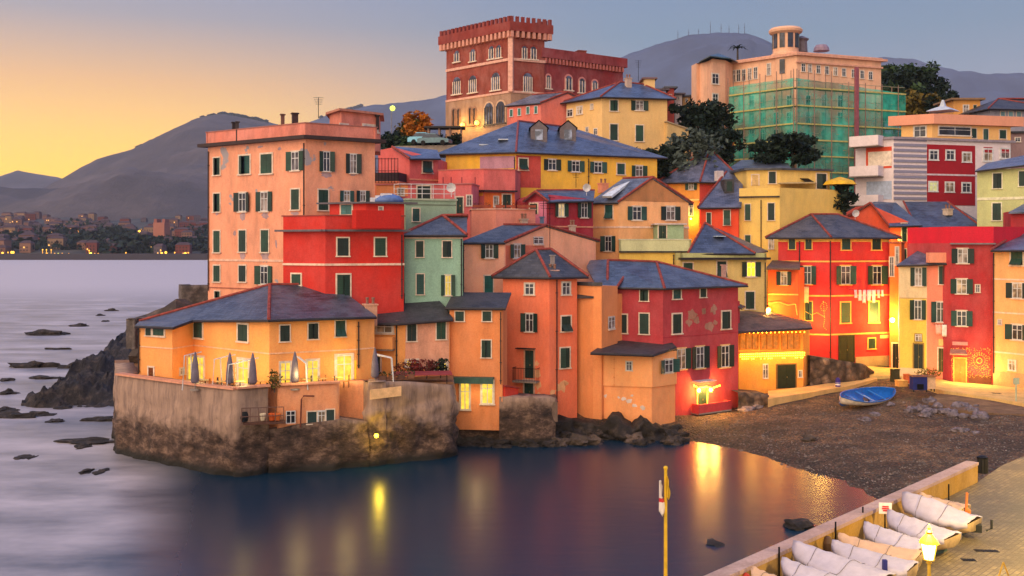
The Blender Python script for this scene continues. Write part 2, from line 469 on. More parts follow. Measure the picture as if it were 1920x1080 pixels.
def antenna(px,py,Y,h=2.2,label='thin television aerial on a rooftop',r=.03):
    b=P(px,py,Y); m=MB(); m.tube([b,b+V((0,0,h))],r,4)
    for k in range(4): z=h*(.98-k*.1); m.tube([b+V((-.45+k*.06,0,z)),b+V((.45-k*.06,.1,z))],r*.6,4)
    o=m.build('antenna',IRON,None,origin=b); tag(o,label,'antenna'); return o
def railing(pts,h,label,mat=WFR,gap=.9,bars=3,name='railing'):
    pts=[V(p) for p in pts]; r=empty(name,label,'railing',pts[0]); m=MB(); q=MB()
    for a,b in zip(pts,pts[1:]):
        for k in range(1,bars+1): m.tube([a+V((0,0,h*k/bars)),b+V((0,0,h*k/bars))],.03,5)
        n=max(1,int((b-a).length/gap))
        for i in range(n+1): p=a.lerp(b,i/n); q.tube([p,p+V((0,0,h))],.03,5)
    m.build('rail',mat,r); q.build('post',mat,r); return r
def point(loc,power,c=(1,.62,.2),r=.15):
    l=bpy.data.lights.new('lamp_light','POINT'); l.energy=power; l.color=c; l.shadow_soft_size=r
    o=bpy.data.objects.new('lamp_light',l); COL.objects.link(o); o.location=loc; return o
HAZE=0.00006
BACK=(.22,.18,.22)
SKYK=1.5
SUN=4.3
SUNC=(1,.75,.5)
EXPO=0.0
# ================================================================ the village houses
def pl(r,g,b,w=.5,p=0): return plaster((r,g,b),w,p)
# -- tall pink block
PINKT=pl(238,160,124,.6,.1); PINKP=pl(222,132,112,.8)
h=House('tall four storey pink apartment block with a roof terrace left of the red house',corner(573,86,390,35,703,32),zat(260,86),5,PINKT,cat='apartment block',name='apartment_block')
h.flat(.55,.3,plain((60,46,46)),dz=.12); g=h.tops[0]
h.parapet(1.05,PINKP,.22,cap=plain((170,110,98)),o=.1,z=g+.26)
h.wins([(407,312,12,32),(407,380,12,34),(554,374,15,38),(407,453,12,40),(455,452,13,40),(497,452,14,41),(407,513,12,30),(455,513,13,30),(606,375,18,38)])
h.wins([(459,309,20,34,'c'),(500,307,21,36,'c'),(554,302,31,35,'o'),(455,379,29,35,'o'),(496,378,30,36,'o'),(496,516,30,34,'o'),(612,303,28,37,'o'),(662,307,28,36,'o'),(650,368,26,20,'o'),(680,368,24,20,'o')])
h.band(488,4,plain((235,190,165)),faces=[0],at=450); h.band(540,2,plain((170,100,80)),faces=[0],at=430)
h.pipe(571,268,560,0); h.pipe(392,284,545,0); h.win(394+14,552,10,12,'c')
PGR=pl(176,146,150,.9)
def stains(h,spec,mat,fi=None):
    for (px,py,w,hh) in spec:
        c,u,n=h.hit(px,py,fi); s_=c.y/F; m=MB(); k=16; pts=[]
        for i in range(k):
            a=2*math.pi*i/k; q=random.uniform(.6,1.15); pts.append(c+u*math.cos(a)*q*w*s_/2+V((0,0,math.sin(a)*q*hh*s_/2)))
        m.add([p+n*.012 for p in pts]+[p-n*.02 for p in pts],[tuple(range(k)),tuple(range(k,2*k))[::-1]]+[(i,(i+1)%k,k+(i+1)%k,k+i) for i in range(k)]); m.build('plaster_stain',mat,h.root)
stains(h,[(612,328,26,13),(455,405,17,18),(497,404,22,14),(497,482,26,24),(455,480,18,22),(518,458,6,18),(554,400,26,7),(407,401,11,6),(662,327,14,6),(524,279,10,7),(488,275,16,5),(440,437,8,12)],PGR)
# penthouse on its roof
c=h.c
ph=House('x',seg((618,92),(640,89.5),(712,92.5)),g+2.9,g,PINKP,root=h.root,depth=4,corner=False,zb=g-.5,wall='penthouse')
GROUND[:]=[q for q in GROUND if q[2]<g-.5]
ph.flat(.35,.2,plain((190,125,105)),dz=0,name='penthouse_roof'); ph.win(694,241,26,11,'g'); ph.win(645,238,14,10,'g')
h.chimney(553,214,90,.5,2.8,pot=False,mat=plain((70,50,48))); h.chimney(439,231,92,.35,2,pot=False,mat=plain((50,40,42))); h.chimney(445,230,91,.25,2,pot=False,mat=plain((70,60,60)));h.chimney(530,216,92,.3,2.4,pot=False,mat=plain((120,80,70)))
h.chimney(708,218,92,.25,1.2,pot=False,mat=plain((50,40,42)))
antenna(597,222,91,1.9,'spiky aerial on the penthouse of the tall pink block')
# -- red house
REDW=pl(208,52,42,.45)
h=House('bright red flat roofed house with a cream string course, left of the sea green house',corner(610,80,531,30,757,18),zat(404,80),5,REDW,depth=8)
def redslab(z,o): 
    g=h.ring(o,z); h.roof(g,[tuple(range(len(g)))],plain((96,92,100)),t=.16,name='cornice')
h.wins([(643,463,21,33),(713,463,20,33),(556,524,17,20),(644,538,24,46),(644,538,24,46)][:4],tr=plain((232,214,190),.8))
g=h.ring(.55,zat(431,80)); m=MB()
# cornice ring as slab boxes along the two visible faces
for A,B in h.faces:
    u=(B-A).normalized(); n=V((u.y,-u.x,0)); m.box((A+B)/2+n*.27+V((0,0,zat(432,80))),((B-A).length+.9,.54,.16),u)
m.build('cornice',plain((104,98,104)),h.root); h.band(496,4,plain((240,205,180)),at=640,t=.09)
h.flat(.06,.1,plain((150,70,60)),dz=.02,name='roof_slab')
u_=House('x',corner(687,83,618,24,758,18),zat(380,83),7,REDW,root=h.root,wall='upper_wall',zb=10); u_.flat(.45,.14,plain((96,92,100)),name='upper_roof')
u_.wins([(650,393,20,18)],sh=shutter_m((60,110,110))); u_.win(714,394,7,12,'g'); h.pipe(753,440,560)
b_=House('x',corner(668,79.4,660,24,752,18),zat(394,79.4),7,pl(190,42,36,.3),root=h.root,wall='terrace_block',zb=zat(428,79.4)); 
# -- sea green house
SEA=pl(146,186,164,.45); 
h=House('sea green house with a hipped slate roof between the red house and the peach house',seg((759,83.5),(868,84)),zat(443,84),5,SEA,depth=7.5)
h.hip(P(830,404,88),P(876,404,88),'R',o=.3); h.wins([(787,467,14,30),(838,467,16,30),(788,533,14,38)],sh=SHU); h.win(840,535,26,38,'o',lit=emit((230,190,70),1.2)); h.band(446,3,plain((235,205,185)),at=810); h.pipe(865,448,570)
h=House('pale green roof terrace block with a white railing behind the sea green house',seg((761,88.5),(855,90)),zat(374,89),7,pl(150,176,152,.4),depth=6,name='terrace_house')
h.win(780,403,13,24); h.flat(.12,.16,plain((170,180,160)),dz=0); h.band(384,2,plain((110,120,105)),at=800,t=.03)
z=h.tops[0]+.1
railing([Q(739,89.5,z),Q(750,88.7,z),Q(853,89.8,z)],1.25,'white painted railing round the pale green roof terrace')
m=MB(); 
for k,(px,w) in enumerate([(700,.5),(712,.7),(724,.9)]): m.box(Q(px,84.5,zat(380,83)+.25+.1*k),(w,.5,.45+.15*k),(1,.3,0))
tag(m.build('storage_box',plain((215,215,222)),None,origin=Q(712,84.5,zat(380,83)+.1)),'white storage chests standing on the upper roof of the red house','box')
# deflated blue tarp
m=MB(); a=Q(728,85,zat(380,83)+.1)
for i in range(7):
    for j in range(3): pass
m.lathe(a,[(1.3,0),(1.25,.3),(.9,.55),(.3,.75),(.05,.78)],14); tag(m.build('tarpaulin',plain((92,120,175),.5),None,origin=a,smooth=True),'pale blue tarpaulin heaped over something on the red roof','tarpaulin')
# -- peach gabled house
PEACH=pl(240,164,120,.5); 
h=House('peach house with a broad gable facing right, above the narrow orange strip',[*seg((868,88.5),(946,90),(1020,95),(1117,100))],[zat(455,88.5),zat(455,90),zat(424,95),zat(452,100)],5,pl(248,178,142,.5),corner='gable')
h.gable(.3); h.win(917,471,33,26,'o'); h.win(916,533,16,32,'c',sh=shutter_m((24,96,92))); h.win(969,471,28,25,'o'); h.win(1009,451,18,13,'g',sur=False)
h.panel(948,0+460,1020,520,pl(226,120,88,.5),t=.02); h.pipe(868.5,458,575,0)
h.chimney(982,412,97,.6,1.8); h.chimney(1016,408,95.5,.3,1.8,pot=False,mat=plain((90,110,140))); h.chimney(1073,424,98.5,.5,1.1)
antenna(1031,470,90,4.8,'tall television aerial between the peach gable and the dark roof'); antenna(1019,420,95.5,2.2,'small aerial on the peach gable')
# -- narrow ochre strip below peach house
h=House('narrow orange house with a dark lean-to roof and lit shop front by the sea wall',seg((843,81.5),(942,81)),zat(578,81),4.2,pl(232,142,84,.5),depth=3.2)
g=h.ring(.3); h.roof([g[0]+V((0,0,.05)),g[1]+V((0,0,.05)),g[2]+V((0,0,1.1)),g[3]+V((0,0,1.1))],[(0,1,2,3)],SLATED,gut=[(0,1)])
h.wins([(862,593,16,18),(913,593,16,18),(912,654,17,32)])
h.win(872,742,18,52,'l',lit=LITW); h.win(914,735,22,44,'l',lit=LITW); m=MB(); c,u,n=h.hit(885,710); m.box(c+n*.35+V((0,0,.1)),(3.6,.7,.14),u); m.box(c+n*.66+V((0,0,-.12)),(3.6,.05,.4),u); m.build('awning',plain((60,92,84)),h.root)
h.pipe(939,585,720,r=.05)
# -- yellow restaurant on the promontory
OCH=pl(244,166,92,.35)
YC=73
pts=seg((260,78.4),(323,76.6),(363,79.2),(505,YC),(667,76),(702,77.2))
tp=[zat(611,78.4),zat(612,76.6),zat(599,79.2),zat(600,YC),zat(597,76),zat(597,77.2)]
bp=seg((702,84),(640,86),(500,86),(300,81)); 
h=House('large ochre restaurant with a sweeping slate roof on the sea wall terrace',pts,tp,5.6,OCH,cat='restaurant',name='restaurant',back=([*bp],[tp[5],10.4,10.4,9.3]),zb=5.0)
RH=h
vs=[P(253,610,77.8),P(325,613,75.9),P(361,600,78.5),P(504,599,YC-.6),P(668,594,75.6),P(706,593,76.6), P(700,588,84.5),P(628,534,82.5),P(506,534,80.5),P(262,602,82.5)]
h.roof(vs,[(0,1,2,9),(2,3,8,9),(3,4,5,7,8),(5,6,7)],slate((66,72,86),.4),caps=[(3,8),(8,7)],gut=[(0,1),(1,2),(2,3),(3,4),(4,5)])
h.roof([vs[9],vs[8],vs[7],vs[6],P(640,566,88),P(500,560,88),P(300,598,84)],[(0,1,5,6),(1,2,4,5),(2,3,4)],SLATE,name='rear_roof',caps=[(0,1)])
h.wins([(372,618,16,30),(456,624,18,31),(534,625,18,30),(587,621,18,29),(638,616,18,30,'a')])
h.wins([(279,622,10,14),(298,622,20,14)]); h.band(657,2.5,plain((240,190,150)),at=450,t=.05)
h.wins([(376,690,14,42,'l'),(357,690,12,44,'l'),(457,697,20,46,'l'),(535,702,20,46,'l'),(586,698,22,46,'l'),(645,690,30,48,'l')],lit=LITW)
h.win(284,699,9,20,'d',sh=plain((120,60,24))); h.win(341,696,8,12,'g'); h.pipe(671,603,690,4); h.chimney(694,572,78.5,.9,1.6,mat=pl(215,160,130)); h.pipe(262,612,700,0)
h.panel(652,676,668,716,pl(250,200,60,.2),t=.02)
# -- dark roofed extension right of restaurant
h=House('low ochre and pink house with a dark roof and balcony, right of the restaurant',seg((672,80.5),(744,80),(843,81)),zat(600,80.5),5.3,OCH,depth=5,corner=False,zb=2)
g=h.ring(.3); tpz=zat(553,85)
h.roof([P(675,605,79.6),P(747,606,79.5),P(850,598,80.6),P(846,584,85),P(815,552,85),P(668,555,85)],[(0,1,5),(1,2,3,4,5)],SLATED,gut=[(0,1),(1,2)],caps=[(5,4)])
h.panel(760,603,842,690,pl(226,160,130,.9,0),t=.02,fi=1); h.wins([(772,622,17,35),(827,619,17,34)]); h.win(772,681,22,12,'l',lit=LITW); h.win(827,687,22,13,'l',lit=LITW)
h.win(721,615,30,18,'g'); h.win(708,683,10,28,'d'); h.balcony(707,652,64,.8,solid=OCH,rel=0) if False else h.balcony(708,654,66,.8,1.0,solid=OCH)
h.pipe(744,604,692,0)
# -- orange tower
ORT=pl(242,124,86,.45)
h=House('tall narrow orange tower house with a pointed dark slate roof rising from the cove',corner(1030,85.5,943,22,1082,33),zat(522,85.5),2.2,ORT,zb=.6,name='tower_house')
h.hip(P(1005,468,88.5),P(1033,467,89),'R',o=.45,mat=slate((58,56,60),.5)); h.chimney(1036,508,86.5,.75,1.0,mat=plain((200,160,150))); h.chimney(1036,480,86.8,.3,1.6,pot=False,mat=plain((150,140,140)))
h.win(993,542,17,21,'g'); h.win(993,605,32,34,'o'); h.win(993,683,16,52,'d',tr=plain((200,150,120))); h.balcony(990,714,44,.9,1.15); h.win(992,733,17,40,'d',tr=plain((215,180,160)))
h.win(1061,541,15,23,'g'); h.win(1061,607,17,28,'a'); h.win(1059,671,17,37); h.pipe(1043,525,765)
h.panel(984-14,652,1004-14,653.5,IRON,'canopy',t=.5) ; m=MB(); c,u,n=h.hit(990,653); m.box(c+n*.25,(1.4,.5,.07),u); m.build('canopy',GUT,h.root)
def blotch(h,spec,mat,name='peeled_patch'):
    for (px,py,r) in spec:
        c,u,n=h.hit(px,py); m=MB(); k=12; pts=[]
        rr=r*c.y/F
        for i in range(k):
            a=2*math.pi*i/k; q=rr*random.uniform(.55,1.15); pts.append(c+u*math.cos(a)*q+V((0,0,math.sin(a)*q*random.uniform(.7,1.1))))
        m.add([p+n*.012 for p in pts]+[p-n*.02 for p in pts],[tuple(range(k)),tuple(range(k,2*k))[::-1]]+[(i,(i+1)%k,k+(i+1)%k,k+i) for i in range(k)])
        m.build(name,mat,h.root)
PATCH=pl(232,170,120,.7); PW=plain((225,205,195),.9)
blotch(h,[(1052,725,13),(1036,735,7),(1008,700,9),(1008,722,9),(1006,682,6),(1060,718,8),(1010,742,8)],PATCH)
# -- orange middle house with column
ORB=pl(234,150,94,.5)
h=House('slim orange brown house squeezed between the orange tower and the magenta house',seg((1081,88.2),(1112,87)),zat(553,88),1.5,ORB,depth=6,zb=.5)
g=h.ring(.2); h.roof([P(1076,556,87.4),P(1113,556,86.4),P(1114,536,89),P(1100,540,90)],[(0,1,2,3)],SLATED)
h.wins([(1094,567,26,22,'o'),(1096,630,24,22,'o')]); h.win(1104,668,10,15,'g',sur=False); h.win(1094,723,11,18,'g',sur=False)
h=House('tall orange wall and chimney column beneath the blue slate roof beside the magenta house',seg((1112,86.5),(1128,86.2),(1158,88.8)),[zat(536,86.5),zat(536,86.2),zat(536,88.8)],1.5,pl(240,150,90,.4),depth=5,corner=False,zb=.5,name='side_wing')
g=h.ring(.12); h.roof([v+V((0,0,.3)) for v in g[:2]]+[v+V((0,0,.3)) for v in (g[-2],g[-1])],[(0,1,2,3)],SLATED,t=.3,name='column_cap')
h.win(1146,605,12,22,'g',sur=False)
# -- orange jettied box
h=House('low orange house with a jettied upper floor and peeling paint right above the dark rocks',corner(1222,85.6,1112,14,1266,40),zat(662,85.6),1.2,pl(250,164,102,.45),zb=.55)
A,C,B,D=[V((p.x,p.y,0)) for p in h.poly]; zt=h.tops[0]
# upper storey slightly proud
m=MB(); zl=h.hit(1200,725)[0].z
for (a,b) in h.faces:
    u=(b-a).normalized(); n=V((u.y,-u.x,0)); m.box((a+b)/2+n*.05+V((0,0,(zt+zl)/2)),((b-a).length+.1,.16,zt-zl),u)
m.build('jettied_storey',pl(250,170,108,.4),h.root)
h.roof([P(1107,661,84.3),P(1224,665,84.6),P(1268,650,87.6),P(1252,634,91.5),P(1150,632,91.5)],[(0,1,2,3,4)],SLATED,gut=[(0,1),(1,2)])
h.noff=.14; h.wins([(1180,686,11,17,'g')]); h.win(1251,686,34,24,'o'); h.pipe(1152,668,724,r=.04,mat=pl(225,135,75))
blotch(h,[(1170,748,5),(1180,752,6),(1190,760,5),(1205,765,5),(1135,742,4),(1160,745,3),(1185,742,3)],PW)
# -- magenta house
MAG=0; 
h=House('magenta house with a blue hipped roof and lantern lit doorway above the pebble beach',corner(1243,88.8,1158,22,1384,36),zat(542,88.8),.7,pl(182,60,68,.55),zb=.3)
MH=h; zz=h.tops[0]+.12
A,C,B,D=h.ring(.45,zz)
ap=P(1231,491,95.5); ap2=P(1140,488,95)
vs=[A,C,B,D,ap,ap2,P(1112,548,88.5)+V((0,0,0)),P(1126,545,87.6)]
h.roof([A,C,B,D,ap,ap2],[(0,1,4,5),(1,2,4),(2,3,4),(3,0,5,4)],slate((68,78,96),.38),caps=[(1,4),(0,5),(5,4),(2,4)],gut=[(0,1),(1,2)])
r2=House('x',seg((1113,92),(1160,91)),zat(545,91),2,ORB,root=h.root,depth=5,wall='side_wall'); r2.roof([P(1100,500,97),P(1106,488,99),P(1142,486,98),P(1190,490,97),P(1156,540,89),P(1127,552,87)],[(0,1,2,3,4,5)],slate((68,78,96),.38),name='side_roof',caps=[(3,4)])
h.wins([(1208,553,15,22),(1166,607,19,34),(1208,607,17,38),(1269,551,14,18),(1318,549,11,16),(1269,607,16,36),(1361,600,15,32)])
h.wins([(1277,673,34,38,'o'),(1312,670,32,40,'o'),(1359,668,32,40,'o')],tr=plain((235,190,130)))
h.win(1316,748,17,40,'d',tr=plain((235,190,110)))
m=MB(); c,u,n=h.hit(1314,713); m.box(c+n*.45,(2.2,.9,.08),u); m.build('canopy',plain((190,190,200)),h.root); h.balcony(1326,770,60,1.0,.85,solid=pl(196,60,64,.4))
h.band(629,1.5,pl(170,40,56),faces=[1],at=1300,t=.03)
blotch(h,[(1298,590,14),(1292,605,9),(1320,584,8),(1338,580,10),(1330,612,12),(1341,605,7),(1306,600,9)],pl(170,120,100,.9))
e_=House('x',seg((1350,96.2),(1387,98.6)),zat(566,97),1.4,pl(190,50,66,.5),root=h.root,depth=3,wall='end_wing'); e_.roof([P(1345,557,95.8),P(1391,578,97.8),P(1398,574,101),P(1352,556,100)],[(0,1,2,3)],SLATED,name='wing_roof')
e_.win(1361,600,15,32)
# -- yellow beach restaurant with string lights
h=House('small yellow beach restaurant with a glazed veranda and icicle lights under a brown hipped roof',[((1385-960)/F*97,97),((1506-960)/F*99,99),((1518-960)/F*103,103)],zat(618,98.5),2.0,pl(240,160,64,.4),zb=0,cat='restaurant',name='beach_restaurant',corner=False,depth=6)
YR=h
h.roof([P(1378,622,95.5),P(1523,614,98),P(1520,604,106),P(1440,583,106),P(1385,583,103)],[(0,1,2,3,4)],slate((96,74,62),.7),gut=[(0,1)])
for k in range(3):
    px=1404+k*39; c,u,n,W,Hh=h.rect(px,640,35,30,0); m=MB(); t=.1
    m.box(c+n*.05+V((0,0,Hh/2)),(W,.12,t),u); m.box(c+n*.05-V((0,0,Hh/2)),(W,.12,t),u)
    for d in (-W/2+.05,W/2-.05): m.box(c+n*.05+u*d,(t,.12,Hh-t),u)
    r=m.build('veranda_window',plain((190,120,50)),h.root); m=MB(); m.box(c+n*.01,(W-.1,.03,Hh-.1),u); m.build('pane',emit((255,130,20),.9,'veranda_glow'),r)
    m=MB()
    for q in range(1,3): m.box(c+n*.05+u*(-W/2+W*q/3),(.05,.08,Hh-.1),u)
    m.build('frame',plain((150,86,36)),r)
h.win(1435,696,10,26,'g',sur=False); h.win(1474,706,34,44,'d',tr=plain((120,90,50)),sh=plain((36,44,26))); h.win(1500,701,6,12,'g')
h.band(661,2,plain((240,180,90)),at=1440,faces=[0],t=.2)
# -- cream house behind the magenta roof
CRM=pl(226,196,120,.5)
h=House('cream yellow house with a lit window behind the magenta house',seg((1277,103),(1437,104.5)),zat(488,104),4.5,CRM,depth=8)
m=MB(); c,u,n=h.hit(1357,483); m.box(c+n*.3+V((0,0,-.1)),(9.6,.8,.22),u); m.build('gutter_ledge',GUT,h.root)
h.parapet(.75,pl(190,190,130,.5),.2,cap=None); A_=h.pts[0]
h.roof([P(1290,474,103.3),P(1416,475,104),P(1440,470,111),P(1300,462,112),P(1322,418,108)],[(0,1,4),(1,2,4),(2,3,4),(3,0,4)],slate((62,72,96),.4),caps=[(0,4),(1,4)],gut=[(0,1)])
h.wins([(1290,504,17,22),(1353,505,17,30,'a')]); h.win(1408,505,36,27,'o',lit=emit((255,210,30),3.0)); h.win(1406,563,16,32)
h.pipe(1434,492,655)
m=MB(); c=P(1347,443,106); m.box(c,(1.1,1.4,.08),(1,.2,0)); m.build('skylight',plain((180,200,220),.2),h.root)
h.chimney(1357,498,99.5,.35,2.2,pot=False,mat=plain((190,150,140)))
h=House('low yellow terrace block with a pale green parapet in the middle of the village',seg((1161,105.5),(1296,104.8)),zat(474,105),6,pl(238,198,92,.4),depth=5,name='terrace_block')
h.parapet(1.35,pl(206,208,160,.5),.2,cap=plain((215,215,190))); m=MB(); c,u,n=h.hit(1228,472); m.box(c+n*.1,(7.4,.3,.15),u); m.build('cornice',GUT,h.root); h.pipe(1263,477,500)
h=House('small pale green roof hut with a white awning on the middle terrace',seg((1232,108.5),(1282,108.5)),zat(420,108.5),9,pl(160,186,150,.4),depth=3,name='roof_hut'); h.flat(.3,.15,plain((205,190,190))); h.win(1242,435,14,24,'d')
m=MB(); c=P(1240,400,108)
# -- peach gabled house, middle
h=House('peach orange gabled house with a skylight in its roof in mid village',[*corner(1160,110,1110,35,1292,20)[:2],None,None],[0]*4,8,None) if False else None
c3=corner(1160,110,1110,35,1291,20); A,C,B=c3; t=(1221-1160)/(1291-1160); 
kx=(1221-960)/F; d=(B[0]-C[0],B[1]-C[1]); tt=(kx*C[1]-C[0])/(d[0]-kx*d[1]); M=(C[0]+d[0]*tt,C[1]+d[1]*tt)
ze=zat(377,110)
h=House('peach orange gabled house with a skylight in its roof in mid village',[A,C,M,B],[ze,ze,zat(334,M[1]),zat(380,B[1])],8,pl(248,184,126,.5),corner='gable')
h.gable(.35,mat=slate((84,92,112),.38)); h.wins([(1142,397,14,26,'a')],sh=shutter_m((24,70,66))); h.wins([(1141,457,27,28,'o'),(1194,400,36,25,'o'),(1257,400,36,25,'o')]); h.band(426,3.5,plain((240,205,185)),at=1140)
m=MB()
a,b_,c_,d_=P(1130,371,110.6),P(1148,371,109.9),P(1187,340,112.8),P(1170,341,114.6)
up=V((-.15,-.2,.28)); m.hexa([a,b_,c_,d_,a+up*.7,b_+up*.7,c_+up*.7,d_+up*.7]); m.build('skylight',plain((214,222,230),.15),h.root)
h.chimney(1131,345,114,.9,1.0,mat=pl(230,150,120))
# -- maroon house
h=House('small maroon house with a low blue roof and a mauve gable end',[*seg((984,104.5),(1004,103.8),(1026,103),(1112,106.5))],[zat(376,104.5),zat(362,103.8),zat(376,103),zat(374,106.5)],7,pl(168,46,60,.6),depth=7,corner=False)
h.roof([P(980,377,104),P(1004,359,103.2),P(1028,378,102.4),P(1113,376,105.9),P(1115,357,111),P(1006,357,110)],[(0,1,5),(1,2,3,4,5)],slate((70,80,100),.4),caps=[(0,1),(1,2),(5,4)],gut=[(2,3)])
h.panel(985,378,1025,425,pl(206,120,150,.5),t=.02); h.win(1052,394,26,24,'o',lit=emit((240,200,140),1.0)); h.win(1095,394,26,28,'o'); h.win(1001,392,14,20,'d'); h.band(425,2.5,plain((220,150,120)),at=1060)
# -- pink wall planter terrace
h=House('pink terrace wall block with flower troughs along its top',seg((884,97.5),(930,96.5),(1004,98)),zat(392,97),6.5,pl(226,140,120,.5),corner=False,depth=5,name='terrace_block')
h.flat(.08,.12,plain((220,170,150)))
for k,px in enumerate((895,912,938,958,978,996)):
    z=h.tops[0]+.15; m=MB(); o=Q(px,97.3,z); m.box(o+V((0,0,.12)),(.9,.3,.24)); r=m.build('flower_trough',plain((150,70,50)),None,origin=o)
    tag(r,'terracotta flower trough on the pink terrace wall','planter','flower troughs in a row on the pink terrace wall')
    q=MB()
    for _ in range(40):
        p=o+V((random.uniform(-.42,.42),random.uniform(-.12,.12),random.uniform(.2,.5))); s_=.07
        q.add([p+V((random.uniform(-s_,s_) for _ in range(3))) for _ in range(3)],[(0,1,2)])
    q.build('plant',leafm((60,50,30),(110,60,40),'dryleaf'),r,fixn=False)
# -- pink red block under long yellow house
h=House('coral and mauve terrace block with a slate ledge below the long yellow house',seg((822,108),(907,106),(966,107)),zat(318,107),9,pl(220,104,100,.7,-.3),corner=False,depth=5,name='terrace_block')
h.flat(.06,.1,plain((200,120,110))); m=MB()
for A,B in h.faces:
    u=(B-A).normalized(); n=V((u.y,-u.x,0)); m.box((A+B)/2+n*.25+V((0,0,zat(359,107))),((B-A).length+.2,.55,.16),u)
m.build('cornice',GUT,h.root); h.panel(908,362,965,420,pl(240,120,50,.5),t=.02); h.panel(824,362,906,368,pl(245,170,70,.3),t=.02); h.win(950,378,15,26,'d'); h.win(930,378,9,20,'g'); 
for px in (831,846,866,891): h.panel(px-1,332,px+1,356,pl(150,60,70),'weep_stain',t=.015)
m=MB(); c,u,n=h.hit(877,372)
h=House('rose pink rear wall with dark windows behind the white terrace railing',seg((706,103),(884,101.5)),zat(345,102),8,pl(222,110,112,.6),depth=4,name='rear_house'); h.flat(.1,.12,plain((190,110,110)))
h.wins([(795,362,24,26),(752,360,12,14,'g'),(862,385,12,30,'d'),(880,376,10,20,'g')]); h.panel(706,346,765,368,pl(240,150,90,.5),t=.02)
# -- long yellow house
YEL=pl(245,190,66,.5)
h=House('long yellow house with two stone dormers in its big blue slate roof',corner(967,112.5,836,14,1232,22),zat(288,112.5),12,YEL)
A,C,B,D=h.ring(.5,h.tops[0]+.15)
a1=P(972,227,121); a2=P(1075,240,126)
h.roof([A,C,B,D,a1,a2],[(0,1,4),(1,2,5,4),(2,3,5),(3,0,4,5)],slate((70,80,104),.36),caps=[(1,4),(4,5)],gut=[(0,1),(1,2)],capm=plain((140,70,66)))
h.panel(968,292,1014,352,pl(204,76,66,.8),t=.02,fi=1); h.panel(900,293,966,316,pl(190,140,160,.6),t=.02,fi=0)
h.wins([(981,308,16,21,'a'),(1164,317,14,20)]); h.wins([(1035,309,32,20,'o'),(1079,312,32,20,'o'),(1121,314,32,20,'o'),(1198,321,30,20,'o')]); h.pipe(1103,298,345); h.pipe(965,295,350,0)
for px,py in ((907,272),(943,262)):
    m=MB(); c=P(px,py,115.5); m.box(c,(1.1,.9,.12),(1,.1,.0)); m.build('skylight',plain((205,215,225),.15),h.root)
for px,Y in ((1010,118),(1064,120)):
    c=P(px,250,Y); m=MB(); 
    vs=[c+V((-.95,-1.2,-1.2)),c+V((.95,-1.2,-1.2)),c+V((.95,-1.2,.5)),c+V((0,-1.2,1.3)),c+V((-.95,-1.2,.5))]
    vb=[v+V((0,4.4,0)) for v in vs]; m.add(vs+vb,[(0,1,2,3,4),(9,8,7,6,5)]+[(i,(i+1)%5,5+(i+1)%5,5+i) for i in range(5)]); r=m.build('dormer',plain((110,100,104)),h.root)
    m=MB(); o_=V((0,-.15,.04)); m.add([v+o_+V((0,0,.1)) for v in (vs[4]+V((-.2,0,-.15)),vs[3],vs[2]+V((.2,0,-.15)),vb[2]+V((.2,0,-.15)),vb[3],vb[4]+V((-.2,0,-.15)))],[(0,1,4,5),(1,2,3,4)]); m.build('dormer_roof',SLATED,r)
    m=MB(); m.box(c+V((0,-1.24,-.3)),(.9,.06,1.2)); m.build('pane',glass_m((120,130,150)),r)
h.chimney(1050,356,104,.0001,.001) if False else None
antenna(1080,352,106,1.6,'small aerial above the maroon house roof')
# -- pink gable left of long yellow
c3=[((709-960)/F*111,111),((738-960)/F*109.6,109.6),((768-960)/F*108,108),((822-960)/F*110,110)]
h=House('rose pink house with a blue roof between the tall pink block and the coral terrace',c3,[zat(282,111),zat(276,109.6),zat(299,108),zat(298,110)],9,pl(214,96,92,.6),corner=False,depth=5)
h.panel(712,300,767,345,pl(226,140,120,.6),t=.02) if False else None
h.roof([P(735,275,109.3),P(768,297,107.4),P(826,297,109.4),P(820,281,113),P(745,275,114)],[(0,1,2,3,4)],slate((70,84,110),.38),gut=[(1,2)],caps=[(0,1)])
h.win(801,313,17,22,'a'); h.band(337,3,plain((230,150,120)),faces=[2],at=790)
m=MB()
for k in range(8): p=Q(704+k*6,105,zat(343,105)); m.tube([p,p+V((0,0,2.6))],.03,4)
for k in range(3): a=Q(704,105,zat(343,105)+k*1.25); m.tube([a,Q(746,105,a.z)],.03,4)
tag(m.build('trellis_fence',IRON,None,origin=Q(704,105,zat(343,105))),'dark metal trellis screen on the terrace behind the tall pink block','fence')
h=House('dim terrace block with a dark parapet behind the tall pink block',seg((700,106),(748,105.5)),zat(340,106),8,pl(225,130,90,.5),depth=3,name='terrace_block'); h.parapet(.9,plain((60,44,50)),.15,cap=None)
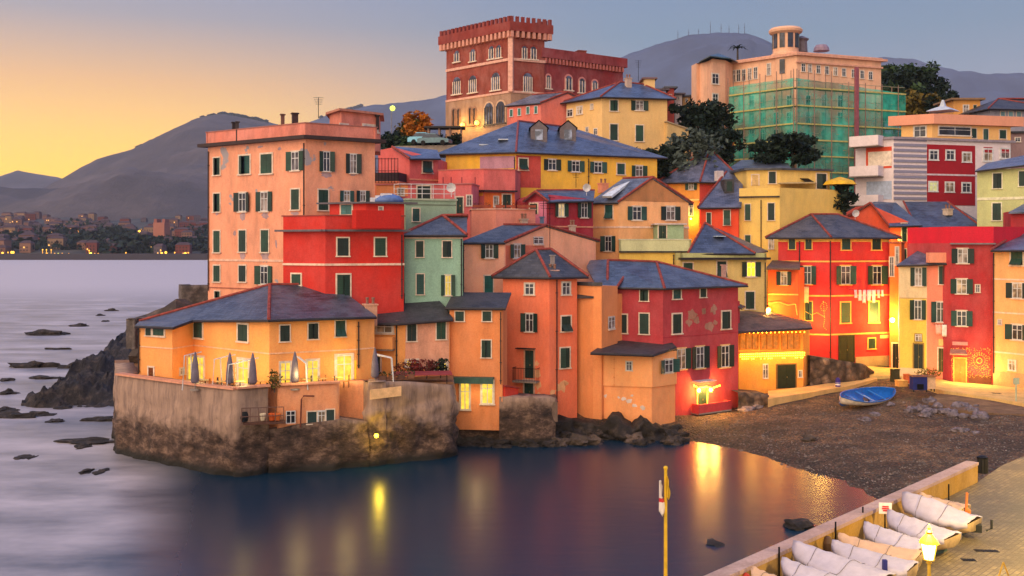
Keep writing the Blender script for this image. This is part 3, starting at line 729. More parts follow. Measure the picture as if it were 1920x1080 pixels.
# -- cream villa under the castle
h=House('large cream villa with a blue hipped roof just below the red castle',corner(1129,132,1062,50,1251,10),zat(184,132),25,pl(232,190,124,.35),name='villa',cat='villa')
h.hip(P(1163,154,137),P(1205,158,137.5),'R',o=.6,mat=slate((66,80,108),.36))
h.wins([(1151,198,14,20),(1151,248,14,30),(1199,250,14,30)]); h.win(1199,198,32,18,'o'); h.wins([(1069,212,10,13,'g'),(1087,207,10,14,'g'),(1110,200,5,10,'g'),(1117,247,6,12,'g'),(1101,243,5,9,'g')])
q_=House('x',seg((1208,137),(1228,137)),zat(147,137),30,pl(228,190,130,.4),root=h.root,depth=4,wall='roof_room',zb=32); q_.flat(.3,.2,plain((120,90,90)),name='room_roof'); h.chimney(1178,148,136,.7,1.2)
antenna(1197,152,137,2.8,'tall aerial on the cream villa roof')
h=House('low cream annex with a mono pitch roof to the right of the cream villa',seg((1251,133),(1291,134)),[zat(228,133),zat(243,134)],25,pl(214,180,120,.5),depth=5,name='annex'); g=h.ring(.2); h.roof([v+V((0,0,.1)) for v in g],[(0,1,2,3)],plain((170,150,120)))
# -- salmon house before the castle
c3=corner(1014,136,951,30,1082,25); A,C,B=c3; kx=(1063-960)/F; d=(B[0]-C[0],B[1]-C[1]); tt=(kx*C[1]-C[0])/(d[0]-kx*d[1]); M=(C[0]+d[0]*tt,C[1]+d[1]*tt)
h=House('small salmon pink house with white framed windows in front of the castle',[A,C,M,B],[zat(193,136)]*2+[zat(174,M[1]),zat(184,B[1])],27,pl(226,120,104,.6),corner='gable'); h.gable(.25,mat=SLATEP)
h.wins([(959,212,5,13,'c'),(974,210,5,13,'c'),(990,207,5,13,'c'),(1005,206,5,13,'c')],tr=WFR,sh=shutter_m((50,110,100)))
# -- yellow house of the right centre
h=House('pale yellow house with a roof terrace and green shutters behind the red piazza house',corner(1462,113,1386,18,1580,30),zat(352,113),10,pl(238,200,108,.4))
A,C,B,D=h.poly
# gable-like right face: replace its far top by a sloping cut piece
h.roof([P(1459,344,112.6)+V((0,0,.05)),P(1530,342,116),P(1530,340,120),P(1462,342,119)],[(0,1,2,3)],plain((200,170,110)),name='coping',t=.12)
h.wins([(1402,398,10,30),(1446,397,12,32),(1402,454,10,26)]); h.win(1446,455,9,24,'g'); h.pipe(1427,375,520,0); h.band(369,2.5,GUT,at=1430,faces=[0],t=.25)
q_=House('x',seg((1400,117.5),(1463,117),(1556,119)),zat(320,118),14,pl(232,196,110,.5),root=h.root,depth=4,corner=False,wall='penthouse',zb=20); q_.roof([v+V((0,0,.25)) for v in q_.ring(.4)],[tuple(range(6))],SLATE,name='penthouse_roof',t=.25); q_.win(1448,333,13,22); q_.win(1540,340,18,28); q_.win(1416,338,12,20,'d',sh=plain((215,180,120)))
m=MB(); a,u,n=q_.hit(1500,335); m.add([a,a+u*1.1,a+u*1.6+n*.9-V((0,0,.6)),a+u*.5+n*.9-V((0,0,.6)),a+V((0,0,.06)),a+u*1.1+V((0,0,.06)),a+u*1.6+n*.9-V((0,0,.54)),a+u*.5+n*.9-V((0,0,.54))],[(3,2,1,0),(4,5,6,7),(0,1,5,4),(1,2,6,5),(2,3,7,6),(3,0,4,7)]); m.build('awning',IRON,h.root)
# -- pyramid roofed house
h=House('ochre and red house under a tall faceted pyramid roof',corner(1311,121,1248,22,1378,22),zat(343,121),11,pl(240,160,66,.5))
h.hip(P(1331,279,126),P(1331,279,126),'1',o=.5,mat=slate((84,86,104),.36)); h.panel(1312,346,1360,420,pl(214,72,60,.5),t=.02,fi=1); h.win(1296,349,22,14,'o'); h.win(1296,393,7,22,'g'); h.band(375,3,plain((245,215,140)),at=1280,faces=[0]); 
m=MB(); c=P(1348,330,121); m.box(c,(.8,.8,1.2),(1,.3,0)); m.build('chimney',plain((205,195,200)),h.root)
h=House('vivid orange red house with a steep slate lean-to roof beside the pale yellow house',seg((1314,114.5),(1385,113.5)),zat(388,114),10,pl(232,76,40,.4),depth=7)
h.roof([P(1308,389,114.2),P(1390,388,113),P(1394,330,121),P(1362,322,122)],[(0,1,2,3)],slate((84,86,104),.4),gut=[(0,1)],caps=[(0,3)]); h.win(1363,408,12,28,'a'); h.win(1329,410,8,22)
m=MB(); c=P(1367,346,117); m.box(c+V((0,1,-.2)),(1.1,2.4,1.6)); r=m.build('dormer',SLATED,h.root); m=MB(); m.box(c+V((0,-.24,-.2)),(.6,.06,1.1)); m.build('shutter',SHU,r)
h=House('blue roofed house partly hidden behind the pale yellow roof terrace',seg((1366,124),(1478,124)),zat(322,124),14,pl(220,200,180,.5),depth=6); h.roof([P(1355,323,123),P(1484,317,123),P(1478,306,128),P(1440,299,130),P(1390,300,130)],[(0,1,2,3,4)],slate((84,92,112),.38))
# -- red piazza house
RPH=pl(214,52,50,.4)
h=House('four storey red house with yellow trim and washing lines beside the piazza',corner(1555,108.5,1459,16,1667,20),zat(447,108.5),3,RPH,zb=1)
RH2=h
h.hip(P(1521,402,114),P(1571,402,114),'R',o=.55,mat=slate((70,68,74),.5)); YT=plain((240,186,96),.8)
h.wins([(1485,458,12,19),(1516,458,12,19),(1586,458,16,20),(1643,458,16,20),(1516,583,13,35),(1585,586,17,38),(1638,585,17,38),(1634,644,13,19)],tr=YT)
h.wins([(1514,516,32,34,'o'),(1585,516,38,34,'o'),(1644,516,36,34,'o')],tr=YT); h.win(1587,655,27,50,'d',tr=plain((60,50,30)),sh=plain((44,48,28)))
for y in (490,554,626): h.band(y,2.8,YT,at=1600,t=.05)
h.band(451,5,YT,at=1600,t=.04); h.pipe(1556,452,672,1); h.pipe(1499,452,500,0); h.panel(1604,668,1667,692,pl(170,150,110,.6),'plinth',t=.06)
h.panel(1650,628,1666,634,plain((230,190,130)),'plaque',t=.05)
a_=House('x',seg((1440,106.5),(1497,105.2)),zat(502,106),3,pl(236,96,44,.4),root=h.root,depth=4,wall='annex_wall'); a_.roof([P(1436,503,105.8),P(1500,503,104.6),P(1500,488,110),P(1448,488,110)],[(0,1,2,3)],slate((96,74,62),.6),name='annex_roof'); a_.win(1470,522,28,25,'o',tr=YT); a_.band(552,2.5,YT,at=1470,t=.05)
# -- orange houses behind
h=House('orange red gabled house with a blue roof behind the red piazza house',[((1590-960)/F*119,119),((1632-960)/F*118,118),((1668-960)/F*117,117),((1722-960)/F*118.5,118.5)],[zat(408,119),zat(384,118),zat(424,117),zat(424,118.5)],8,pl(230,90,58,.5),corner=False,depth=6)
h.roof([P(1632,380,117.6),P(1667,424,116.4),P(1729,422,118),P(1680,380,124),P(1640,378,124)],[(0,1,2,3,4)],slate((66,80,104),.36),caps=[(0,1)],gut=[(1,2)]); h.roof([P(1583,410,118.6),P(1632,380,117.6),P(1640,378,124),P(1592,404,125)],[(0,1,2,3)],SLATE,name='rear_roof',caps=[(0,1)])
h.panel(1670,428,1690,452,emit((255,190,30),.55,'glow_wall'),t=.02) if False else None
h.win(1695,436,9,34,'d'); h.win(1681,497,11,40,'g'); h.win(1694,480,10,26); h.win(1681,540,14,28,'g')
h=House('brown walled house with a broad blue hipped roof behind the crimson parapet',seg((1722,119.5),(1832,120)),zat(424,120),8,pl(160,112,96,.7),depth=8)
h.roof([P(1718,426,118.6),P(1838,424,119),P(1838,415,128),P(1776,378,126),P(1694,378,126)],[(0,1,3,4),(1,2,3)],slate((62,74,98),.36),caps=[(4,0),(1,3)],gut=[(0,1)]); h.win(1758,432,16,20,'g'); h.chimney(1777,393,122,.8,.7,mat=plain((210,190,170)))
h=House('narrow orange alley house with a lit wall lamp beside the cream house',seg((1668,110),(1690,109.5)),zat(455,110),3,pl(236,120,52,.5),depth=5,zb=1); h.win(1680,670,13,52,'d',sh=plain((30,28,22))); h.win(1672,500,8,36,'g'); h.win(1682,480,6,34,'g')
h.flat(.1,.1)
# -- cream / pink / crimson terrace
h=House('narrow house painted cream above and yellow below, left of the salmon house',seg((1686,103.5),(1738,102.6)),zat(495,103),2.6,pl(226,204,160,.5),depth=6,zb=0)
h.wins([(1722,519,30,34,'o'),(1721,581,30,36,'o')]); h.win(1722,668,17,46,'d',sh=plain((40,48,44)),tr=plain((150,120,60))); h.win(1722,633,12,13,'g',tr=plain((150,120,60))); h.panel(1687,560,1737,690,pl(232,200,84,.4),t=.015); h.band(559,1.2,plain((190,150,100)),at=1710,t=.03)
h.roof([P(1681,497,103.4),P(1740,495,102),P(1784,493,101.4),P(1784,442,108),P(1765,440,109)],[(0,1,2,3,4)],slate((80,80,96),.45),gut=[(0,1),(1,2)])
m=MB(); m.box(P(1763,462,104),(.9,.9,.1)); m.build('skylight',plain((190,200,215),.2),h.root); m=MB(); m.box(P(1762,483,102),(2.4,.9,1.0)); m.build('roof_hut',pl(232,150,120),h.root)
h=House('narrow salmon pink house between the cream house and the crimson house',seg((1738,102.6),(1784,101.8)),zat(495,102),2.6,pl(240,140,112,.4),depth=6,zb=0)
h.win(1768,516,15,34); h.win(1764,585,36,38,'o'); h.win(1765,675,11,44,'d',sh=plain((70,70,30))); h.panel(1760,636,1776,648,plain((230,190,120)),'plaque',t=.06)
CRI=pl(180,54,60,.6)
h=House('crimson house with a parapet and three shuttered windows beside the light decorations',seg((1784,100.8),(1863,99.6),(1925,103)),zat(456,100),2.4,CRI,depth=7,corner=False,zb=0)
h.parapet(1.65,pl(206,40,60,.3),.25,cap=None); m=MB()
A,B=h.faces[0]; u=(B-A).normalized(); n=V((u.y,-u.x,0)); m.box((A+B)/2+n*.2+V((0,0,zat(457,100))),((B-A).length+.3,.5,.14),u); m.build('cornice',plain((120,116,122)),h.root)
h.wins([(1805,480,42,27,'o'),(1803,537,42,27,'o'),(1803,597,40,28,'o')],fi=0); h.win(1833,541,8,14,'g',fi=0); h.win(1800,697,21,50,'d',sh=plain((226,110,50)),tr=plain((240,160,80)))
h.panel(1816,704,1858,724,plain((110,60,40)),'plinth',t=.08); m=MB(); c,u,n=h.hit(1800,644,0); m.box(c+n*.06,(1.4,.1,.34),u); m.build('shop_sign',plain((210,140,140)),h.root)
m=MB(); c,u,n=h.hit(1796,662,0); m.add([c-u*.7+n*.05+V((0,0,.4)),c+u*.7+n*.05+V((0,0,.4)),c+u*.8+n*.8,c-u*.8+n*.8,c+u*.8+n*.76-V((0,0,.12)),c-u*.8+n*.76-V((0,0,.12))],[(0,1,2,3),(3,2,4,5)]); m.build('awning',plain((170,120,110)),h.root)
# -- far right orange cream
h=House('pale orange house with white string courses at the right edge of the photo',seg((1862,98.6),(1965,94)),zat(468,98),2.4,pl(240,178,112,.45),depth=8,zb=0)
g=h.ring(.45); h.roof([P(1858,469,98),P(1970,468,93),P(1990,436,101),P(1912,434,104),P(1880,450,105)],[(0,1,2,3,4)],slate((78,90,112),.38),gut=[(0,1)],caps=[(0,3)])
h.win(1907,484,22,26,'a'); h.wins([(1908,545,42,28,'o'),(1908,623,42,28,'o')]); h.win(1898,685,13,19,'g'); h.win(1875,604,6,9,'g')
for y in (524,587,662): h.band(y,3,plain((238,205,180)),at=1890,t=.05)
h.panel(1863,700,1960,736,pl(190,150,100,.8),'plinth',t=.05); h.pipe(1864,474,700)
# -- pale green house upper right
h=House('pale green house with cream quoins and a blue roof at the upper right edge',seg((1832,118),(1990,113)),zat(318,117.5),10,pl(196,200,140,.4),depth=9)
h.roof([P(1828,320,117.4),P(1995,300,112),P(1995,270,120),P(1925,290,124),P(1850,306,124)],[(0,1,2,3,4)],slate((84,92,112),.4),gut=[(0,1)]); h.wins([(1870,339,16,28),(1869,397,16,32),(1917,335,13,28)],tr=plain((230,225,200),.8)); h.band(372,5,plain((225,222,190)),at=1880)
h=House('crimson gable with a small blue roof in the corner above the far right house',seg((1895,108),(1960,107)),zat(396,108),9,CRI,depth=5); h.roof([P(1891,398,107.5),P(1965,396,106.5),P(1965,380,112),P(1920,382,112)],[(0,1,2,3)],slate((84,92,112),.4))
# -- modern white and red building
MW=plain((226,212,214),.7,n=.06); MR=pl(160,36,48,.3)
h=House('modern white and dark red apartment building with grey striped cladding at the upper right',corner(1676,127,1604,40,1895,16),zat(260,127),17,MW,cat='apartment block',name='apartment_block')
h.flat(.3,.3,plain((150,140,150)),dz=.1); h.panel(1738,272,1828,385,MR,t=.05,fi=1)
m=MB(); 
for k in range(12):
    c,u,n,W,Hh=h.rect(1706,262+k*10,61,5,1); m.box(c+n*.06,(W,.14,Hh),u)
m.build('cladding',plain((140,138,160),.5,n=.05),h.root)
h.noff=.05; h.wins([(1750,291,15,17,'g'),(1781,291,15,17,'g'),(1812,295,15,17,'g'),(1780,351,15,17,'g'),(1811,352,15,17,'g')],tr=WFR); h.win(1749,350,15,17,'l',tr=WFR,lit=emit((235,225,150),.9)); h.wins([(1852,291,16,22,'g'),(1884,288,16,18,'g')],tr=WFR)
for px,py in ((1852,283),(1884,284)): h.panel(px-8,py-7,px+8,py+3,MR,'blind',t=.09)
h.band(328,3,plain((205,190,200)),at=1780,faces=[1],t=.1)
h.panel(1624,276,1672,316,pl(214,80,50,.3),t=.04,fi=0); h.panel(1628,284,1672,312,plain((236,220,200)),'blind',t=.07,fi=0); h.panel(1625,340,1672,374,plain((176,190,214)),'glazing',t=.06,fi=0)
for py in (276,332,386): h.balcony(1630,py,54,1.9,1.3,solid=MW,fi=0)
h=House('peach and yellow penthouse block with green shutters above the modern red building',corner(1748,139,1690,30,1895,14),zat(228,139),24,pl(242,190,120,.3),name='penthouse_block'); 
g=h.ring(.7); h.roof([v+V((0,0,1.0)) for v in g],[tuple(range(4))],pl(232,160,130,.3),t=1.35,name='roof_slab'); h.wins([(1826,250,9,18),(1848,252,9,20),(1880,252,12,16)]); h.win(1790,246,60,16,'g'); h.win(1725,247,22,20,'g')
m=MB(); m.lathe(P(1768,209,141),[(2.4,0),(1.6,.35),(.5,.7),(.15,1.6)],4); m.build('roof_vent',plain((190,200,215)),h.root)
h=House('small orange house beside the dark wooded hill at the upper right',seg((1788,165),(1838,165)),zat(186,165),30,pl(226,160,80,.5),depth=6); h.flat(.6,.3,plain((140,110,80))); h.wins([(1811,207,10,20,'g'),(1828,205,6,16)])
h=House('long grey house with a dark hipped roof at the upper right edge',seg((1856,158),(1985,160)),zat(206,158),28,pl(150,150,165,.5),depth=8); h.hip(P(1872,185,164),P(1960,185,165),'R',o=.8,mat=SLATED); h.wins([(1880,216,8,14),(1895,216,8,14),(1910,216,8,14)],sh=shutter_m((110,150,160)))
h=House('low brown house half hidden behind the modern building',seg((1896,150),(1975,150)),zat(248,150),26,pl(150,120,120,.5),depth=6); h.flat(.4); h.wins([(1908,262,10,8,'g')])
# ================================================================ castle
BR=pl(150,70,56,.9); BRD=pl(146,56,58,.8); CST=pl(172,134,108,.9)
def archwin(h,px,py,w,hh,fi=None,mat=None,tr=TRIM,lights=2,rim=CAP,off=0):
    c,u,n,W,Hh=h.rect(px,py,w,hh,fi); c=c+n*off

    def prof(W,Hh,k=8): 
        r=W/2; pts=[c-u*r-V((0,0,Hh/2)),c+u*r-V((0,0,Hh/2))]
        for i in range(k+1):
            a=math.pi*i/k; pts.append(c+u*math.cos(a)*r+V((0,0,Hh/2-r+math.sin(a)*r)))
        return pts
    def slab(P_,n0,n1,mat,name,par):
        m=MB(); k=len(P_); m.add([p+n*n0 for p in P_]+[p+n*n1 for p in P_],[tuple(range(k))[::-1],tuple(range(k,2*k))]+[(i,(i+1)%k,k+(i+1)%k,k+i) for i in range(k)]); return m.build(name,mat,par)
    r=slab(prof(W+.5,Hh+.5),-.02,.06,rim,'window',h.root)
    slab(prof(W,Hh),.06,.075,mat or glass_m((70,76,96)),'pane',r)
    m=MB()
    for i in range(lights+1): m.box(c+n*.1+u*(-W/2+W*i/lights)-V((0,0,W*.2)),(.13,.08,Hh-W*.4),u)
    m.box(c+n*.1-V((0,0,Hh/2)),(W+.7,.3,.18),u); m.build('frame',tr,r)
ct=corner(958,146,837,45,1021,25); zt=zat(60,146); zb=27
h=House('red brick castle with a crenellated tower on the hilltop above the village',ct,zt,29,BR,cat='castle',name='castle')
CH=h
# stone lower storey and mouldings
for (py,hh,t) in ((111,5,.18),(172,4,.22)): h.band(py,hh,plain((222,170,150)),at=957,t=t)
m=MB(); z0=26; z1=zat(172,146)
for A,B in h.faces:
    u=(B-A).normalized(); n=V((u.y,-u.x,0)); m.box((A+B)/2+n*.05+V((0,0,(z0+z1)/2)),((B-A).length+.1,.14,z1-z0),u)
m.build('stone_storey',CST,h.root)
# corner pilasters
m=MB(); C_=h.pts[1]; m.box(V((C_.x,C_.y,(z1+zt)/2)),(.7,.7,zt-z1),(1,-.3,0)); m.build('quoin',plain((226,170,150)),h.root)
# parapet projecting on corbels
g=h.ring(.75); m=MB(); zc=zt+.1; par_h=1.3
m.add([V((p.x,p.y,zc)) for p in g]+[V((p.x,p.y,zc+par_h)) for p in g],[(3,2,1,0),(4,5,6,7)]+[(i,(i+1)%4,4+(i+1)%4,4+i) for i in range(4)]); m.build('battlement',pl(140,56,48,.6),h.root)
m=MB(); q=MB()
for i in range(4):
    a,b=g[i],g[(i+1)%4]; u=(b-a); L=u.length; u.normalize(); ins=V((-u.y,u.x,0)); k=max(5,int(L/.86))
    for j in range(k):
        m=MB(); q=MB(); p=a+u*(L*(j+.5)/k)+ins*.3; p.z=zc+par_h+.45; m.box(p-V((0,0,.17)),(L/k*.5,.4,.58),u)
        for sg in (-1,1): m.box(p+u*sg*L/k*.17+V((0,0,.24)),(L/k*.16,.4,.24),u)
        p=a+u*(L*(j+.5)/k)+ins*.38; p.z=zc-.45; q.box(p,(.42,.7,.9),u); m.build('merlon',pl(140,56,48,.6),h.root); q.build('corbel',plain((214,150,130)),h.root)

for a in ((857,106,9,22),(887,104,9,24)): archwin(h,*a,fi=0,lights=2)
for a in ((922,99,9,25),(935.5,97,9,25)): archwin(h,*a,fi=0,lights=2)
for a in ((983,99,9,25),(1000,100,10,25)): archwin(h,*a,fi=1,lights=2)
for a in ((857,161,14,33),(887,158,14,33),(930,153,15,34)): archwin(h,*a,fi=0,lights=4)
archwin(h,989,155,16,36,fi=1,lights=4)
for px in (852,861): archwin(h,px,222,4.5,34,fi=0,lights=1,rim=plain((150,112,92)),tr=plain((150,112,92)),mat=glass_m((30,28,30)),off=.12)
for px in (883,891): archwin(h,px,219,4.5,32,fi=0,lights=1,rim=plain((150,112,92)),tr=plain((150,112,92)),mat=glass_m((30,28,30)),off=.12)
for px,py in ((918,214),(940,211)): archwin(h,px,py,15,42,fi=0,lights=3,rim=plain((205,170,140)),tr=plain((90,80,76)),off=.12)
archwin(h,975,208,8,30,fi=1,lights=1,rim=plain((205,170,140)),off=.12)
def wall_lamp(px,py,h,label,power,c=(1,.6,.12),em=(255,200,70),st=40,sz=.35,fi=None,grp=None,off=.55):
    p,u,n=h.hit(px,py,fi); r=empty('wall_lamp',label,'lamp',p+n*.1,grp); m=MB(); m.tube([p+n*.02,p+n*off+V((0,0,.1)),p+n*off],.04,5); m.build('bracket',IRON,r)
    m=MB(); m.ball(p+n*off-V((0,0,.15)),sz,8); m.build('bulb',emit(em,st),r)
    point(p+n*(off+.5)-V((0,0,.15)),power,c,.25)
wall_lamp(872,233,h,'left lamp glowing yellow at the foot of the castle tower',380,fi=0,st=7)
wall_lamp(899,229,h,'right lamp glowing yellow at the foot of the castle tower',380,fi=0,st=7)
# wing
w=House('x',seg((1018,148.5),(1168,157)),43.5,29,BRD,root=h.root,depth=14,wall='wing_wall')
g=w.ring(.5); m=MB(); m.add([V((p.x,p.y,43.5)) for p in g]+[V((p.x,p.y,44.9)) for p in g],[(3,2,1,0),(4,5,6,7)]+[(i,(i+1)%4,4+(i+1)%4,4+i) for i in range(4)]); m.build('wing_parapet',BRD,h.root)
m=MB(); A,B=w.faces[0]; u=(B-A).normalized(); n=V((u.y,-u.x,0)); L=(B-A).length; k=24
for j in range(k): m=MB(); m.box(A+u*(L*(j+.5)/k)+n*.2+V((0,0,43.1)),(.3,.5,.75),u); m.build('corbel',plain((190,110,100)),h.root)
for a in ((1028,154,7,26),(1066,156,11,28),(1091,161,10,28),(1115,164,9,26)): archwin(w,*a,lights=2,rim=plain((214,140,130)))
w.roof([P(1016,112,150),P(1104,112,153.5),P(1100,112,162),P(1020,112,162),P(1026,92,157),P(1050,93,158)],[(0,1,5,4),(1,2,5),(2,3,4,5),(3,0,4)],plain((110,60,84)),name='wing_roof')
w.chimney(1089,97,155,1.3,2.4,mat=BR,pot=False); antenna(1130,128,155,1.2,'short aerial on the castle wing')
# ================================================================ round-towered villa with scaffolding
PV=pl(236,184,150,.5)
vc=corner(1494,146,1372,44,1652,20); zv=zat(103,146)
h=House('grand peach villa with a round belvedere tower, wrapped in scaffolding',vc,zv,24,PV,cat='villa',name='villa')
VH=h; h.flat(.5,.35,plain((214,160,136)),dz=.1,name='cornice')
c=P(1473,100,149); m=MB()
zt0=zat(64,149); rr=1.85
m.lathe((c.x,c.y,0),[(rr,36),(rr,zat(108,149)),(rr+.25,zat(106,149)),(rr+.25,zat(102,149)),(rr,zat(100,149)),(rr,zat(66,149)),(rr+.5,zat(62,149)),(rr+.6,zat(58,149)),(rr+.35,zat(54,149)),(.3,zat(51,149))],24); m.build('round_tower',PV,h.root)
for k in range(-4,5):
    a=R(-90+k*36+6); d=V((math.cos(a),math.sin(a),0)); q=MB(); u=V((-d.y,d.x,0))
    q.box(V((c.x,c.y,zat(79,149)))+d*(rr+.0),(.75,.16,2.1),u); q.build('window',glass_m((40,46,60)),h.root)
for k in (-1,0,1):
    a=R(-90+k*36+6); d=V((math.cos(a),math.sin(a),0)); q=MB(); u=V((-d.y,d.x,0)); q.box(V((c.x,c.y,zat(128,149)))+d*(rr+.0),(.75,.16,2.1),u); q.build('window',glass_m((40,46,60)),h.root)
h.wins([(px,py,7,22,'g') for px,py in ((1376,143),(1385,142),(1395,141),(1406,139),(1417,137),(1442,130))]); h.wins([(px,py,7,15,'g') for px,py in ((1506,127),(1518,128),(1534,130),(1550,132),(1566,134),(1582,136),(1600,138),(1616,140),(1632,142))]); h.band(121,3,plain((214,160,136)),at=1560,faces=[1],t=.3)
h.wins([(px,py,9,22,'g') for py in (190,222,254,286) for px in (1390,1410,1430,1455,1480,1515,1545,1575,1605)],lit=GL)
h.band(112,2.5,plain((225,170,145)),at=1400,t=.2)
m=MB(); m.lathe(P(1540,96,152),[(1.2,0),(1.1,.5),(.8,.9),(.2,1.0)],12); m.build('roof_tank',plain((150,130,150)),h.root); m=MB(); m.lathe(P(1503,98,150),[(.9,0),(.8,1.6),(1.1,1.9),(.2,2.4)],10); m.build('chimney',plain((110,100,110)),h.root)
t_=House('x',[((1326-960)/F*151,151),((1336-960)/F*148.8,148.8),((1360-960)/F*150,150),((1374-960)/F*153,153)],zat(113,150),24,PV,root=h.root,depth=4,corner=False,wall='side_tower')
g=t_.ring(.9); ap=P(1347,100,152); t_.roof([v+V((0,0,.2)) for v in g]+[ap],[(i,(i+1)%len(g),len(g)) for i in range(len(g))],slate((50,80,90),.4),name='side_roof')
t_.win(1341,148,12,19,'g',lit=GL); t_.win(1341,187,10,22,'g')
# scaffold
sc=corner(1491,141,1368,48,1696,21)
A,C,B=[V((p[0],p[1],0)) for p in sc]
S_=empty('scaffold','tall tube scaffold hung with green netting round the peach villa','scaffold',(C.x,C.y,24))
ztop=zat(146,141); zlow=23.5
NET,nt,b=newmat('green_net'); b.inputs['Base Color'].default_value=(*lin((30,178,150)),1); b.inputs['Roughness'].default_value=.8
wv=coords(nt,'World'); nn=noi(nt,wv,.5,5,.6); tr=nd(nt,'ShaderNodeBsdfTransparent'); mx=nd(nt,'ShaderNodeMixShader'); out=nt.nodes['Material Output']
nt.links.new(ramp(nt,nn,[(.3,(.45,)*3),(.7,(.8,)*3)]),mx.inputs[0]); nt.links.new(tr.outputs[0],mx.inputs[1]); nt.links.new(b.outputs[0],mx.inputs[2]); nt.links.new(mx.outputs[0],out.inputs[0])
nt.links.new(mixc(nt,ramp(nt,noi(nt,wv,.25,3),[(.35,(0,0,0)),(.65,(1,1,1))]),lin((16,112,98)),lin((54,196,172))),b.inputs['Base Color'])
lev=[zat(py,141) for py in (198,232,262,292,322)]+[zat(164,141)]
for fi,(a,b_) in enumerate(((A,C),(C,B))):
    u=(b_-a).normalized(); n=V((u.y,-u.x,0)); L=(b_-a).length; k=8 if fi==0 else 13
    top=ztop
    for i in range(k+1):
        p=a+u*L*i/k
        tt=top+1.2-(1.3 if fi and i>k*.35 else 0)
        for off in (-.38,.95):
            if off and i%2: continue
            m=MB(); m.tube([V((p.x,p.y,zlow))-n*off,V((p.x,p.y,tt))-n*off],.06,5); m.build('pole',plain((150,120,110),.5,.3),S_)
    for z in lev:
        m=MB(); m.box((a+b_)/2-n*.5+V((0,0,z)),(L,.95,.14),u); m.build('deck',plain((206,190,110),.8),S_); m=MB(); m.box((a+b_)/2+n*.32+V((0,0,z+.02)),(L,.06,.2),u); m.build('toe_board',plain((190,180,110),.8),S_)
        m=MB(); m.tube([a+n*.03+V((0,0,z+1)),b_+n*.03+V((0,0,z+1))],.04,5); m.build('guard_rail',plain((160,150,120),.5),S_)
    m=MB(); nz=14; nx=16; hi=ztop-(0 if fi==0 else 0)
    vs=[]
    for j in range(nz+1):
        for i in range(nx+1):
            z=zlow+(hi-1.2*(i/nx*fi)-zlow)*j/nz; p=a+u*L*i/nx+n*(.12+.12*math.sin(i*1.9+j*.7)); vs.append(V((p.x,p.y,z)))
    m.add(vs,[(j*(nx+1)+i,j*(nx+1)+i+1,(j+1)*(nx+1)+i+1,(j+1)*(nx+1)+i) for j in range(nz) for i in range(nx)]); m.build('net',NET,S_)
u=(B-C).normalized(); n=V((u.y,-u.x,0)); p=C+u*((B-C).length*.52)
m=MB(); m.box(p+n*.7+V((0,0,(zlow+ztop)/2+1)),(.5,.4,ztop-zlow+2),u); m.build('rubbish_chute',plain((150,84,96)),S_)
# ================================================================ terrain
GR=GROUND[:]
def gp(px,py,z): v=G(px,py,z); GR.append((v.x,v.y,z))
def gq(px,Y,z): GR.append(((px-960)/F*Y,Y,z))
for px,py in ((1045,838),(1150,830),(1235,824),(1300,840),(1380,866),(1450,890),(1540,915),(1625,938),(1720,965),(1850,1000),(1040,842),(950,850)): gp(px,py,0)
for px,py in ((1045,858),(1150,850),(1235,848),(1300,868),(1380,890),(1450,915),(1540,945),(1625,985)): gp(px,py,-1.0)
for px,Y in ((1000,72),(1150,70),(1300,64),(1500,55),(700,66),(400,60),(200,70),(100,60),(960,50),(1100,40),(600,45),(250,100),(100,110),(300,92),(330,120),(300,160),(280,220),(0,90),(0,200),(100,160),(960,20),(1200,25),(400,30)): gq(px,Y,-4)
for a in ((1110,792,.9),(1230,797,.5),(1384,765,.9),(1440,756,1.5),(1500,772,1.3),(1560,800,1.1),(1620,770,1.4),(1640,860,.55),(1540,850,.5),(1700,748,2.0),(1800,792,1.5),(1900,800,1.7),(1800,860,.8),(1700,900,.3),(1900,860,1.0),(1400,800,.8),(1320,810,.5),(1690,800,1.2),(1660,685,2.6),(1700,712,2.4),(1640,700,2.5),(1800,735,2.1),(1915,745,2.1)): gp(*a)
for px,Y,z in ((400,130,6),(500,160,10),(850,170,30),(1000,200,32),(1300,180,33),(1500,190,34),(1800,190,36),(1700,170,36),(1950,150,28),(2200,130,15),(2200,100,4),(2300,70,2),(760,118,19),(720,125,17),(800,135,24),(830,140,27.5),(900,138,26),(1290,128,20),(1340,132,21),(1270,140,27),(1360,140,24),(1580,125,16),(1320,122,14),(1250,126,18),(560,100,5),(450,100,4),(700,260,20),(1300,260,36),(1800,260,40),(2600,200,30),(2400,60,2),(850,86,2),(940,84,2)): gq(px,Y,z)
pts=np.array(GR,float); 


